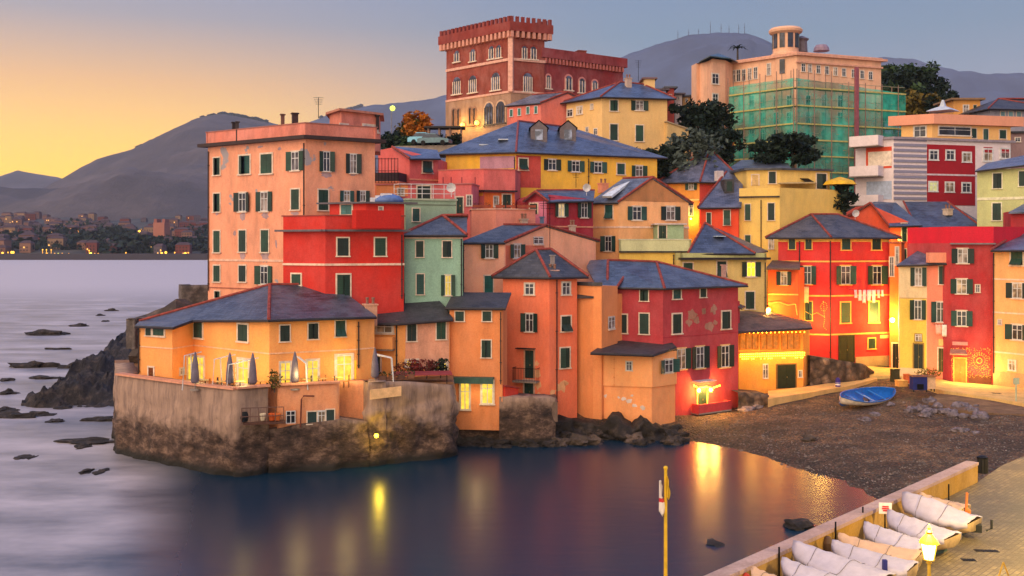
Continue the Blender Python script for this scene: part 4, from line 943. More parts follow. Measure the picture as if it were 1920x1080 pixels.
# merge near duplicates
key={}
for x,y,z in pts: key.setdefault((round(x/2),round(y/2)),[]).append((x,y,z))
pts=np.array([np.mean(v,axis=0) for v in key.values()])
xy=pts[:,:2]; zc=pts[:,2]; n_=len(pts)
D_=np.sqrt(((xy[:,None]-xy[None])**2).sum(-1)); A_=np.zeros((n_+3,n_+3)); A_[:n_,:n_]=-D_+np.eye(n_)*.6; A_[:n_,n_]=1; A_[:n_,n_+1:]=xy; A_[n_,:n_]=1; A_[n_+1:,:n_]=xy.T
sol=np.linalg.solve(A_,np.concatenate([zc,np.zeros(3)]))
def tz(x,y):
    d=np.sqrt((xy[:,0]-x)**2+(xy[:,1]-y)**2); return float(-(sol[:n_]*d).sum()+sol[n_]+sol[n_+1]*x+sol[n_+2]*y)
def gridmesh(name,xs,ys,fz,mat,kind='structure',smooth=True):
    m=MB(); nx,ny=len(xs),len(ys); m.add([(x,y,fz(x,y)) for y in ys for x in xs],[(j*nx+i,j*nx+i+1,(j+1)*nx+i+1,(j+1)*nx+i) for j in range(ny-1) for i in range(nx-1)])
    o=m.build(name,mat,None,smooth=smooth,fixn=False); tag(o,kind=kind); return o
EARTH=rockm('earth',(.030,.025,.02),(.095,.078,.06),.9,1,.5)
PEB=rockm('pebbles',(.13,.085,.052),(.30,.195,.115),.5,1.0,.2,rough=.8,cell=5.5)
# beach sheet and hill sheet share the height field; beach part is its own mesh
def fz(x,y):
    z=fz0(x,y); px=960+x/max(y,1)*F
    if px<1262:
        ly=np.interp(px,[215,222,300,380,441,640,850,1041,1265],[100,80,77,74,73,76,80,85,86])
        if y<ly: z=min(z,-3)
        elif y<ly+2.5: z=min(z,1.2)
    if px<350 and y>88: z=min(z,-2+max(0,(px-250)*.05))
    if px<396:
        yp=np.interp(px,[150,200,240,300,335,345,396],[640,625,606,598,572,556,538]); z=min(z,H-(yp-HY)*y/F)
    return z
def fz0(x,y): return tz(x,y)+.12*mn.fractal(V((x*.5,y*.5,0)),1,2,4)
xs=list(np.arange(4,62,.8)); ys=list(np.arange(52,107,.8))
def inbeach(x,y): px=960+x/y*F; return y<101 and x>4
pn=PEB.node_tree; pb=pn.nodes['Principled BSDF']; src=pb.inputs['Base Color'].links[0].from_socket
pz=nd(pn,'ShaderNodeSeparateXYZ'); pn.links.new(coords(pn,'World'),pz.inputs[0]); pm_=nd(pn,'ShaderNodeMapRange'); pn.links.new(pz.outputs[2],pm_.inputs[0]); pm_.inputs[1].default_value=.15; pm_.inputs[2].default_value=.55
big=ramp(pn,noi(pn,coords(pn,'World',(.12,.3,1)),1,5,.6),[(.35,(.55,.5,.5)),(.65,(1.25,1.05,.85))])
pn.links.new(mixc(pn,pm_.outputs[0],mixc(pn,1,src,(.4,.36,.36),'MULTIPLY'),mixc(pn,1,src,big,'MULTIPLY')),pb.inputs['Base Color'])
gridmesh('beach',xs,ys,fz,PEB)
gridmesh('ground',list(np.arange(-60,140,2)),list(np.arange(70,270,2)),lambda x,y: fz(x,y)-(.9 if (3<x<64 and y<109) else .0)-(0 if tz(x,y)>0 else .5),EARTH)
# ================================================================ water
W_,nt,b=newmat('sea_water'); w=coords(nt,'World')
b.inputs['Base Color'].default_value=(.012,.016,.035,1); b.inputs['IOR'].default_value=1.33; b.inputs['Specular IOR Level'].default_value=.65
foam=noi(nt,coords(nt,'World',(.07,.14,1)),1,7,.62)
# mist of broken water among west shore rocks; far out, painted pale sky reflection
sx=nd(nt,'ShaderNodeSeparateXYZ'); nt.links.new(w,sx.inputs[0])
def mr(inp,a,b_,c=0,d=1):
    m=nd(nt,'ShaderNodeMapRange',interpolation_type='SMOOTHSTEP'); nt.links.new(inp,m.inputs[0]); m.inputs[1].default_value=a; m.inputs[2].default_value=b_; m.inputs[3].default_value=c; m.inputs[4].default_value=d; return m.outputs[0]
kx=nd(nt,'ShaderNodeMath',operation='MULTIPLY_ADD'); nt.links.new(sx.outputs[1],kx.inputs[0]); kx.inputs[1].default_value=.27; nt.links.new(sx.outputs[0],kx.inputs[2])  # x + .30 y
m1=mr(kx.outputs[0],-2,-9); 
ff=nd(nt,'ShaderNodeMath',operation='MULTIPLY'); sky_sheen=mr(sx.outputs[1],110,420,0,.75); fm=nd(nt,'ShaderNodeMath',operation='MAXIMUM'); nt.links.new(sky_sheen,fm.inputs[0]); nt.links.new(ramp(nt,foam,[(.32,(.12,)*3),(.72,(.85,)*3)]),fm.inputs[1]); nt.links.new(m1,ff.inputs[0]); nt.links.new(fm.outputs[0],ff.inputs[1])
nt.links.new(mixc(nt,ff.outputs[0],(.004,.024,.050),(.70,.62,.63)),b.inputs['Base Color'])
rg=nd(nt,'ShaderNodeMapRange'); nt.links.new(ff.outputs[0],rg.inputs[0]); rg.inputs[3].default_value=.27; rg.inputs[4].default_value=.5; nt.links.new(rg.outputs[0],b.inputs['Roughness'])
bump(nt,b,noi(nt,coords(nt,'World',(.35,.9,1)),1.2,3,.5),.12,.12)
m=MB(); m.add([(-9000,-200,0),(9000,-200,0),(9000,9000,0),(-9000,9000,0)],[(0,1,2,3)]); tag(m.build('sea',W_,None),kind='structure')
m=MB(); m.add([(-9000,-200,-6),(9000,-200,-6),(9000,9000,-6),(-9000,9000,-6)],[(0,1,2,3)]); tag(m.build('seabed',EARTH,None),kind='structure')
# ================================================================ rough walls and rocks
def rough_wall(name,label,pts,z0,z1,mat,amp=.4,thick=1.2,cat='wall',kind=None,res=.35,taper=0,parent=None,inner=True,sd=0,zj=0):
    "wall skin following pts (x,y), displaced; closed on top"
    m=MB(); P_=[V((p[0],p[1],0)) for p in pts]; tot=[0]
    for a,b in zip(P_,P_[1:]): tot.append(tot[-1]+(b-a).length)
    nx=max(2,int(tot[-1]/res)); nz=max(2,int((z1-z0)/res)) if not isinstance(z1,(list,tuple)) else max(2,int((max(z1)-z0)/res))
    zs=z1 if isinstance(z1,(list,tuple)) else [z1]*len(pts)
    vs=[]; tops=[]
    sm=[]
    for i in range(nx+1):
        d=tot[-1]*i/nx; k=max(j for j in range(len(tot)-1) if tot[j]<=d+1e-6); t=(d-tot[k])/(tot[k+1]-tot[k]); p=P_[k].lerp(P_[k+1],t); zt=zs[k]+(zs[k+1]-zs[k])*t
        u=(P_[k+1]-P_[k]).normalized(); n=V((u.y,-u.x,0)); zt+=zj*mn.fractal(V((p.x*.5+sd,p.y*.5,7)),1,2.1,5); sm.append((p,n,zt))
    for j in range(nz+1):
        for i,(p,n,zt) in enumerate(sm):
            f=j/nz; z=z0+(zt-z0)*f
            q=V((p.x*.55+sd,p.y*.55,z*.7)); dd=mn.fractal(q,1,2.1,5)*amp*(1-f**3*.75)+taper*(1-f)
            vs.append(V((p.x,p.y,z))+n*dd)
    for (p,n,zt) in sm: vs.append(V((p.x,p.y,zt))-n*thick)
    for (p,n,zt) in sm: vs.append(V((p.x,p.y,z0))-n*thick)
    k=nx+1
    m.add(vs,[(j*k+i,j*k+i+1,(j+1)*k+i+1,(j+1)*k+i) for j in range(nz+2) for i in range(nx)])
    o=m.build(name,mat,parent,origin=None if parent is not None else V((P_[0].x,P_[0].y,z0)),smooth=True,fixn=False)
    if parent is None: tag(o,label,cat,kind=kind)
    return o
SEAW,nt,b=newmat('sea_wall_stone'); w=coords(nt,'World'); sx=nd(nt,'ShaderNodeSeparateXYZ'); nt.links.new(w,sx.inputs[0])
n1=noi(nt,w,.5,9,.7); n2=noi(nt,coords(nt,'World',(1,1,1.7)),1.0,12,.78)
ad=nd(nt,'ShaderNodeMath',operation='MULTIPLY_ADD'); nt.links.new(n1,ad.inputs[0]); ad.inputs[1].default_value=5.5; nt.links.new(sx.outputs[2],ad.inputs[2])
f=nd(nt,'ShaderNodeMapRange'); nt.links.new(ad.outputs[0],f.inputs[0]); f.inputs[1].default_value=5.2; f.inputs[2].default_value=6.4
st=noi(nt,coords(nt,'World',(1.3,1.3,.16)),1.3,6,.7)
up=mixc(nt,ramp(nt,st,[(.42,(0,0,0)),(.68,(1,1,1))]),(.37,.245,.18),(.16,.105,.085))
lo=ramp(nt,n2,[(.36,(.018,.012,.010)),(.5,(.085,.048,.034)),(.66,(.30,.19,.135))])
wt=nd(nt,'ShaderNodeMapRange'); nt.links.new(sx.outputs[2],wt.inputs[0]); wt.inputs[1].default_value=.25; wt.inputs[2].default_value=.8
nt.links.new(mixc(nt,wt.outputs[0],(.015,.013,.010),mixc(nt,f.outputs[0],lo,up)),b.inputs['Base Color']); b.inputs['Roughness'].default_value=.85
bs=nd(nt,'ShaderNodeMath',operation='MULTIPLY_ADD'); nt.links.new(f.outputs[0],bs.inputs[0]); bs.inputs[1].default_value=-.75; bs.inputs[2].default_value=1
bn=nd(nt,'ShaderNodeBump'); bn.inputs['Distance'].default_value=.35; nt.links.new(bs.outputs[0],bn.inputs['Strength']); nt.links.new(n2,bn.inputs['Height']); nt.links.new(bn.outputs[0],b.inputs['Normal'])
WZ=6.05
wl=[((220-960)/F*78,78),((300-960)/F*74.6,74.6),((380-960)/F*71.7,71.7),((441-960)/F*69.9,69.9)]
SW=empty('sea_wall','tall weathered sea wall carrying the restaurant terrace above the water','sea wall',(wl[-1][0],wl[-1][1],0))
rough_wall('wall',None,[((215-960)/F*86,86)]+wl+[((503-960)/F*71.3,71.3)],-1,6.0,SEAW,.38,1.5,parent=SW,taper=.12,res=.25)
fr=[((441-960)/F*69.9,69.9),((503-960)/F*71.3,71.3)]
OW=pl(226,150,104,.9)
fr2=[((503-960)/F*72.5,72.5),((519-960)/F*72.6,72.6),((519.5-960)/F*71.7,71.7),((636-960)/F*73,73),((637-960)/F*74.6,74.6),((690-960)/F*74.8,74.8)]
mm=rough_wall('upper_wall',None,fr2,2.2,[WZ]*4+[WZ-.1,WZ-.1],OW,.05,1.2,parent=SW)
rough_wall('rock_base',None,[((503-960)/F*71.3,71.3),((560-960)/F*71.9,71.9),((640-960)/F*72.6,72.6),((690-960)/F*73.4,73.4)],-1,[2.9,3.3,3.5,3.2],SEAW,.6,3.2,parent=SW,taper=.3,sd=3,res=.25)
rough_wall('buttress',None,[((689-960)/F*75.5,75.5),((690-960)/F*73.6,73.6),((770-960)/F*75.2,75.2),((848-960)/F*76.8,76.8),((852-960)/F*80,80)],-1,[WZ,WZ,WZ-.2,5.4,5.4],SEAW,.6,1.3,parent=SW,taper=.35,sd=9,res=.25)
m=MB(); a=P(694,740,73.1); b_=P(752,733,74.2); u=(b_-a).normalized(); m.box((a+b_)/2,((b_-a).length,.12,.7),u); m.build('plaster_patch',plain((235,190,140)),SW)
# coping
m=MB()
seq=[V((x,y,6.02)) for x,y in wl]; 
for a,b_ in zip(seq,seq[1:]): d=(b_-a); m.box((a+b_)/2+V((-d.y,d.x,0)).normalized()*.15+V((0,0,.08)),(d.length,.7,.14),d.normalized())
a,b_=V((fr[0][0],fr[0][1],WZ)),V((fr[1][0],fr[1][1],WZ)); d=b_-a; m.box((a+b_)/2+V((0,.1,.1)),(d.length,.7,.14),d.normalized())
a,b_=V((fr2[2][0],fr2[2][1],WZ)),V((fr2[3][0],fr2[3][1],WZ)); d=b_-a; m.box((a+b_)/2+V((0,.1,.1)),(d.length,.6,.14),d.normalized()); m.build('coping',plain((214,150,120)),SW)
# windows, pipe and small balcony in the orange wall
class FakeH(House):
    def __init__(s,pts,root): s.pts=[V((p[0],p[1],0)) for p in pts]; s.faces=[(a,b) for a,b in zip(s.pts,s.pts[1:])]; s.root=root
fw=FakeH([fr2[2],fr2[3]],SW); fw.pts=[p+V((0,-.12,0)) for p in fw.pts]; fw.faces=[(fw.pts[0],fw.pts[1])]
fw.win(545,782,18,24,'g',sur=False,tr=OW); fw.win(585,783,17,22,'c',sh=plain((40,60,60))); fw.win(603,782,14,22,'g',tr=WFR); fw.win(619,779,15,22,'c',sh=plain((40,60,60)))
c,_,_=fw.hit(564,800); d_,_,_=fw.hit(566,748); e,_,_=fw.hit(590,742); n=V((0,-.15,0)); m=MB(); m.tube([c+n,d_+n,d_+n+V((.15,0,.25)),e+n],.06,6); m.build('drainpipe',plain((110,60,50)),SW)
# terrace deck (top of the promontory)
m=MB(); tp=[V((x,y,5.6)) for x,y in [((224-960)/F*84,84)]+[(x+.2,y+.6) for x,y in wl]+[(fr2[0][0],fr2[0][1]+1.2),(fr2[3][0],75.2)]+[((692-960)/F*75.4,75.4),((850-960)/F*77.2,77.2),((850-960)/F*92,92),((215-960)/F*92,92)]]
k=len(tp); m.add(tp+[p-V((0,0,.6)) for p in tp],[tuple(range(k)),tuple(range(k,2*k))[::-1]]+[(i,(i+1)%k,k+(i+1)%k,k+i) for i in range(k)]); tag(m.build('terrace',plain((150,110,80),.8),None),kind='structure')
# lower balcony with junk
def cobox(mb,a,b,w,h): d=b-a; mb.box((a+b)/2,(d.length,w,h),V((d.x,d.y,0)).normalized())
a=P(458,792,70.6); b_=P(536,789,71.6); r=empty('ledge_balcony','narrow rusty ledge balcony bracketed low on the sea wall','balcony',a); m=MB(); d=b_-a; m.box((a+b_)/2+V((0,-.3,0)),(d.length,.9,.14),d.normalized()); m.build('slab',plain((90,60,50)),r)
m=MB()
for k in range(6): p=a.lerp(b_,k/5)+V((0,-.7,0)); m.tube([p,p+V((0,0,1.1))],.03,5)
m.tube([a+V((0,-.7,1.1)),b_+V((0,-.7,1.1))],.03,5); m.tube([a+V((0,-.7,.5)),b_+V((0,-.7,.5))],.03,5); m.build('railing',plain((110,80,70)),r)
m=MB(); p=a+V((0,-.2,.1)); m.lathe(p,[(.28,0),(.36,.3),(.3,.7),(.1,.75)],10); tag(m.build('pot',plain((30,34,40)),None,origin=p),'dark round pot at the left end of the ledge balcony','pot')
for k,(px,c_) in enumerate(((492,(225,210,180)),(510,(200,90,40)),(520,(210,110,50)))):
    p=P(px,788,71); m=MB(); m.lathe(p,[(.18,0),(.26,.45),(.22,.5)],9); tag(m.build('flower_pot',plain(c_),None,origin=p),['white','rusty orange','terracotta'][k]+' pot standing on the ledge balcony','pot')
# hidden lamp niche with yellow light
fake=FakeH([((691-960)/F*72.9,72.9),((735-960)/F*73.9,73.9)],SW)
wall_lamp(703,812,fake,'yellow floodlight low on the sea wall buttress',160,(1,.68,.05),(255,210,40),20,.16,off=.25)
# stone retaining wall right of the promontory
rough_wall('stone_wall','grey stained retaining wall below the narrow orange house',[((848-960)/F*82,82),((938-960)/F*81.6,81.6)],-1,[3.5,3.5],SEAW,.3,1.2,taper=.4,sd=4)
rough_wall('stone_wall','grey plastered wall below the red shed at the foot of the orange tower',[((936-960)/F*81,81),((1000-960)/F*81,81),((1041-960)/F*81.6,81.6)],-1,[3.9,3.75,3.7],SEAW,.25,2.5,taper=.25,sd=14)
m=MB(); m.box((((850+1041)/2-960)/F*82,84,2.6),(8.6,5,1.6)); tag(m.build('quay',plain((110,90,80)),None),kind='structure')
hs=House('tiny red shed beside the tower door',seg((930,81.6),(947,81.2),(972,83)),[4.45,4.75,4.3],3.4,pl(226,64,40,.4),corner=False,depth=2.2,name='shed',cat='shed',zb=3.3); hs.roof([v+V((0,0,.05)) for v in hs.ring(.15)],[tuple(range(len(hs.ring(.15))))],plain((170,70,60)),t=.07); 
a=P(935,765,82)
# promontory black rocks
ROCK=rockm('rock_dark',(.024,.018,.016),(.10,.072,.058),1.1,1,.5); ROCKL=rockm('rock_brown',(.06,.042,.032),(.19,.13,.10),.6,1,.4)
def rock(c,r,label,mat=None,group=None,sd=0,kind=None,n=3,rg=.35,name='rock',cat='rock',z=None):
    bm=bmesh.new(); bmesh.ops.create_icosphere(bm,subdivisions=n,radius=1)
    for v in bm.verts:
        p=v.co.copy(); d=1+rg*mn.fractal(p*1.3+V((sd*3.1,sd,0)),1,2,5)*1.3; v.co=V((p.x*r[0]*d,p.y*r[1]*d,p.z*r[2]*d))
    me=bpy.data.meshes.new(name); bm.to_mesh(me); bm.free(); me.materials.append(mat or ROCK); me.polygons.foreach_set('use_smooth',[len(me.polygons)>400]*len(me.polygons))
    o=bpy.data.objects.new(name,me); COL.objects.link(o); o.location=c; o['_o']=(0,0,0); tag(o,label,cat,group,kind); ALL.append(o); return o
rough_wall('rock_shelf','jagged black rock shelf under the orange houses at the cove edge',[((1036-960)/F*83,83),((1100-960)/F*84.2,84.2),((1180-960)/F*83.6,83.6),((1262-960)/F*83.6,83.6),((1300-960)/F*86,86)],-1,[1.4,1.5,1.2,.9,.8],ROCK,1.9,3.5,cat='rocks',taper=.9,res=.25,zj=1.2)
# headland at far left
def headland():
    m=MB(); nx,ny=70,50
    prof=[(45,770,0),(60,757,.2),(120,722,1.6),(180,690,2.9),(240,640,5.0),(300,600,6.5)]
    vs=[]
    for j in range(ny+1):
        for i in range(nx+1):
            px=40+(330-40)*i/nx; t=j/ny
            # foot line (towards viewer) and crest line
            yf=np.interp(px,[40,120,225,330],[775,782,786,790]); zf=-.6
            yc=np.interp(px,[40,70,120,180,240,300,330],[752,740,700,660,612,585,575]); zc_=np.interp(px,[40,70,120,180,240,300,330],[.3,1.2,2.4,3.6,5.2,6.8,7.2])
            a=G(px,yf,zf); b_=G(px,yc,zc_) ; 
            if t<.6: p=a.lerp(b_,t/.6); p.z+=math.sin(t/.6*math.pi)*.5
            else: p=b_+V((0,(t-.6)/.4*9,0)); p.z=b_.z-(t-.6)/.4*(b_.z+1.2)
            d=mn.fractal(V((p.x*.45,p.y*.45,p.z*.5)),.8,2.2,7)
            p.z+=d*1.35*min(1,t*6)-.25; p.y+=d*.7; vs.append(p)
    m.add(vs,[(j*(nx+1)+i,j*(nx+1)+i+1,(j+1)*(nx+1)+i+1,(j+1)*(nx+1)+i) for j in range(ny) for i in range(nx)])
    o=m.build('headland',ROCK,None,smooth=True,fixn=False,origin=G(200,780,0)); tag(o,'dark sloping rock headland running into the sea left of the sea wall','rock'); return o
headland()
rough_wall('stepped_wall','crumbling grey wall with steps along the crest of the headland',[((240-960)/F*85,85),((252-960)/F*84,84),((300-960)/F*88,88)],7.4,[9.9,9.9,9.8],rockm('stone_grey',(.10,.08,.075),(.24,.19,.17),1.2,.8,.2),.15,.8)
rough_wall('stone_wall','dark masonry wall on the rocks to the left of the tall pink block',[((335-960)/F*99,99),((340-960)/F*96,96),((392-960)/F*97,97)],6,[12.2,12.2,12.2],rockm('stone_grey',(.10,.08,.075),(.24,.19,.17),1.2,.8,.2),.15,1)
rock(G(350,596,6)+V((0,3,-.4)),(5,4,3.4),'rounded brown outcrop below the dark masonry wall',ROCKL,sd=5)
rock(P(330,640,92),(4,4,3),'low outcrop hidden behind the restaurant roof at the left',ROCKL,sd=8)
SR=[(95,628,38,9,'long low reef'),(150,612,16,5,'small reef'),(60,688,40,12,'dark reef nearest the headland'),(30,782,40,11,'broad flat rock at the left edge'),(75,778,26,8,'rock beside the broad flat rock'),(15,738,18,8,'round rock at the far left'),(110,655,22,4,'thin reef'),(160,828,60,6,'long slab pointing at the sea wall'),(155,838,14,5,'stub below the long slab'),(120,765,16,5,'low rock off the headland foot'),(190,788,32,8,'wet rock at the foot of the headland'),(10,770,20,7,'dark rock on the left border'),(162,885,10,6,'small black rock alone in the mist'),(190,884,12,4,'thin black rock beside the lone one'),(40,858,16,4,'half sunk rock in the mist'),(210,583,14,4,'distant speck of reef'),(188,592,8,3,'tiny reef far out'),(105,790,14,5,'pebble like rock in the surf'),(12,714,14,5,'sliver of rock at left'),(85,710,30,6,'reef under the headland tip'),(1498,988,30,14,'black boulder in the cove beside the promenade wall'),(1338,1018,16,4,'thin rock breaking the cove surface'),(198,603,7,3,'faint reef tip'),(60,858,6,3,'speck of rock'),(140,690,26,10,'sloping reef beside the headland')]
rnd2=random.Random(5)
for i in range(34):
    px=rnd2.uniform(1040,1275); c=G(px,rnd2.uniform(806,832),.1); s_=rnd2.uniform(.4,1.1); rock(c,(s_,s_*.8,s_*.6),'rough dark boulder tumbled at the water edge below the orange houses',[ROCK,ROCKL][i%3==0],'boulders below the orange houses',sd=70+i,n=3,rg=.6,name='boulder')
for i in range(22):
    px=rnd2.uniform(860,1035); c=G(px,rnd2.uniform(822,836),.05); s_=rnd2.uniform(.35,.8); rock(c,(s_*1.2,s_*.8,s_*.6),'dark boulder at the foot of the grey retaining walls',ROCK,'boulders below the grey retaining walls',sd=120+i,n=3,rg=.6,name='boulder')
for i,(px,py,w,hh,lb) in enumerate(SR):
    c=G(px,py,0); s=c.y/F; rock(c+V((0,0,-.05)),(w*s,max(.8,w*s*.45),hh*s),lb+(' in the milky sea' if px<400 and 'mist' not in lb else ''),sd=i,rg=.5)
# ================================================================ promenade
PZ=4.1; WT=5.1
PAV,nt,b=newmat('paving'); w=coords(nt,'World')
br=nd(nt,'ShaderNodeTexBrick'); br.inputs['Scale'].default_value=1; br.inputs['Brick Width'].default_value=.42; br.inputs['Row Height'].default_value=.2; br.inputs['Mortar Size'].default_value=.018
br.inputs['Color1'].default_value=(.17,.125,.06,1); br.inputs['Color2'].default_value=(.28,.21,.105,1); br.inputs['Mortar'].default_value=(.09,.07,.05,1)
mp=nd(nt,'ShaderNodeMapping'); mp.inputs['Rotation'].default_value=(0,0,R(-47)); nt.links.new(w,mp.inputs[0]); nt.links.new(mp.outputs[0],br.inputs['Vector'])
nt.links.new(mixc(nt,ramp(nt,noi(nt,w,.45,7,.7),[(.38,(0,0,0)),(.6,(.95,.95,.95))]),br.outputs['Color'],(.11,.085,.05)),b.inputs['Base Color']); b.inputs['Roughness'].default_value=.6; bump(nt,b,noi(nt,w,3,6,.7),.8,.08)
a=G(1340,1080,WT); e=G(1828,866,WT); a=a+V((.22,-.2,0)); e=e+V((.1,-.1,0)); d=(e-a); d.z=0; L_=d.length; d.normalize(); nr=V((d.y,-d.x,0))  # toward promenade
s0=a-d*9; 
m=MB(); pts=[s0-V((0,0,0)),e]; far=[G(1850,892,PZ),G(1880,872,PZ),G(1920,856,PZ),G(2100,820,PZ)]
poly=[V((s0.x,s0.y,PZ)),V((e.x,e.y,PZ))]+far+[V((90,40,PZ)),V((60,5,PZ)),V((s0.x+10,0,PZ))]
k=len(poly); m.add(poly+[p-V((0,0,6)) for p in poly],[tuple(range(k)),tuple(range(k,2*k))[::-1]]+[(i,(i+1)%k,k+(i+1)%k,k+i) for i in range(k)]); tag(m.build('promenade',PAV,None),kind='structure')
PWALL=pl(176,134,58,.9)
r=empty('parapet_wall','long ochre parapet wall with a pinkish stone coping along the promenade edge','wall',e)
m=MB(); mid=(s0+e)/2; Lw=(e-s0).length; m.box(V((mid.x,mid.y,(WT-.63)/2))+nr*-.25,(Lw,.5,WT+.37),d); 
m.build('wall',PWALL,r); m=MB()
nseg=int(Lw/1.6)
for i in range(nseg):
    p=s0+d*(Lw*(i+.5)/nseg)-nr*.25; p.z=WT-.06; m.box(p,(Lw/nseg-.015,.6,.14),d)
m.build('coping',plaster((176,146,140),.9),r)
def pw(px,py,z):  return G(px,py,z)
# street lamp
def street_lamp(base,h,label,power,glow=9):
    r=empty('street_lamp',label,'street lamp',base); m=MB(); YP=plain((225,180,60),.45)
    m.lathe(base,[(.16,0),(.16,.25),(.1,.35),(.09,.9),(.06,1.0),(.05,h-.1),(.09,h-.05),(.05,h)],10); m.build('post',YP,r)
    t=base+V((0,0,h)); m=MB(); m.lathe(t,[(.06,0),(.17,.03),(.17,.06)],6)
    for k in range(6):
        a=math.pi/3*k; m.tube([t+V((math.cos(a)*.15,math.sin(a)*.15,.06)),t+V((math.cos(a)*.24,math.sin(a)*.24,.52))],.012,4)
    m.build('cage',YP,r); m=MB(); m.lathe(t,[(.13,.06),(.22,.5)],6); m.build('lamp_glass',emit((255,236,150),glow,'lampglass'),r)
    m=MB(); m.lathe(t,[(.29,.52),(.24,.6),(.12,.74),(.08,.78),(.1,.84),(.04,.9),(.05,.95),(.01,1.06)],8); m.build('lamp_cap',plain((214,170,50),.4,.2),r)
    point(t+V((0,0,.3)),power,(1,.68,.2),.25); 
    return r
lb=Q(1742,29,PZ); street_lamp(V((lb.x,lb.y,PZ)),zat(1052,29)-PZ,'ornate yellow street lamp glowing among the covered boats',0)
for l in [o for o in COL.objects if o.type=='LIGHT'][-1:]: l.data.energy=1100; l.location=l.location+V((0,0,.9))
for k,(px,Y_) in enumerate(((2080,36),(2060,52))):  # two unseen lamps added to brighten the paving
    q_=Q(px,Y_,PZ); street_lamp(q_,3.6,['nearer','farther'][k]+' yellow street lamp added out of view to light the promenade paving',0); l_=[o for o in COL.objects if o.type=='LIGHT'][-1]; l_.data.energy=4200; l_.location=l_.location+V((0,0,.9))
# flag pole
r=empty('flag_pole','slim yellow flagpole rising from the bottom edge of the photo','flagpole',Q(1248,30,PZ)); m=MB(); b_=Q(1248,30,PZ); zt=zat(880,30); m.tube([b_,V((b_.x,b_.y,zt))],[.062,.045],8); m.ball(V((b_.x,b_.y,zt+.04)),.07,8); m.build('pole',plain((225,180,40),.5),r)
def limp(name,z0,z1,x0,wd,mat,label,sd):
    m=MB(); n=14; vs=[]
    for j in range(n+1):
        t=j/n; wdt=wd*math.sin(min(1,t*1.5+.15)*math.pi*.9)**.7 if t<.9 else wd*.25
        for i in range(5):
            f=i/4; vs.append(V((b_.x+x0+f*wdt,b_.y-.06+.05*math.sin(f*7+sd+t*3),z0+(z1-z0)*(t-.18*f*(1-t)))))
    m.add(vs,[(j*5+i,j*5+i+1,(j+1)*5+i+1,(j+1)*5+i) for j in range(n) for i in range(4)]); o=m.build(name,mat,None,origin=vs[0],smooth=True,fixn=False); o.modifiers.new('s','SOLIDIFY').thickness=.01; tag(o,label,'flag'); return o
FW,nt,bb=newmat('flag_cloth'); sz=nd(nt,'ShaderNodeSeparateXYZ'); nt.links.new(coords(nt,'World'),sz.inputs[0]); zc_=zat(937,30)
f=nd(nt,'ShaderNodeMath',operation='SUBTRACT'); nt.links.new(sz.outputs[2],f.inputs[0]); f.inputs[1].default_value=zc_; g_=nd(nt,'ShaderNodeMath',operation='ABSOLUTE'); nt.links.new(f.outputs[0],g_.inputs[0]); h_=nd(nt,'ShaderNodeMath',operation='LESS_THAN'); nt.links.new(g_.outputs[0],h_.inputs[0]); h_.inputs[1].default_value=.06
nt.links.new(mixc(nt,h_.outputs[0],lin((225,212,200)),lin((200,40,40))),bb.inputs['Base Color'])
limp('flag',zat(958,30),zat(900,30),-.2,.2,FW,'limp white and red flag hanging from the yellow flagpole',0)
limp('streamer',zat(930,30),zat(892,30),.03,.09,plain((225,185,50)),'short yellow pennant wrapped against the flagpole',2)
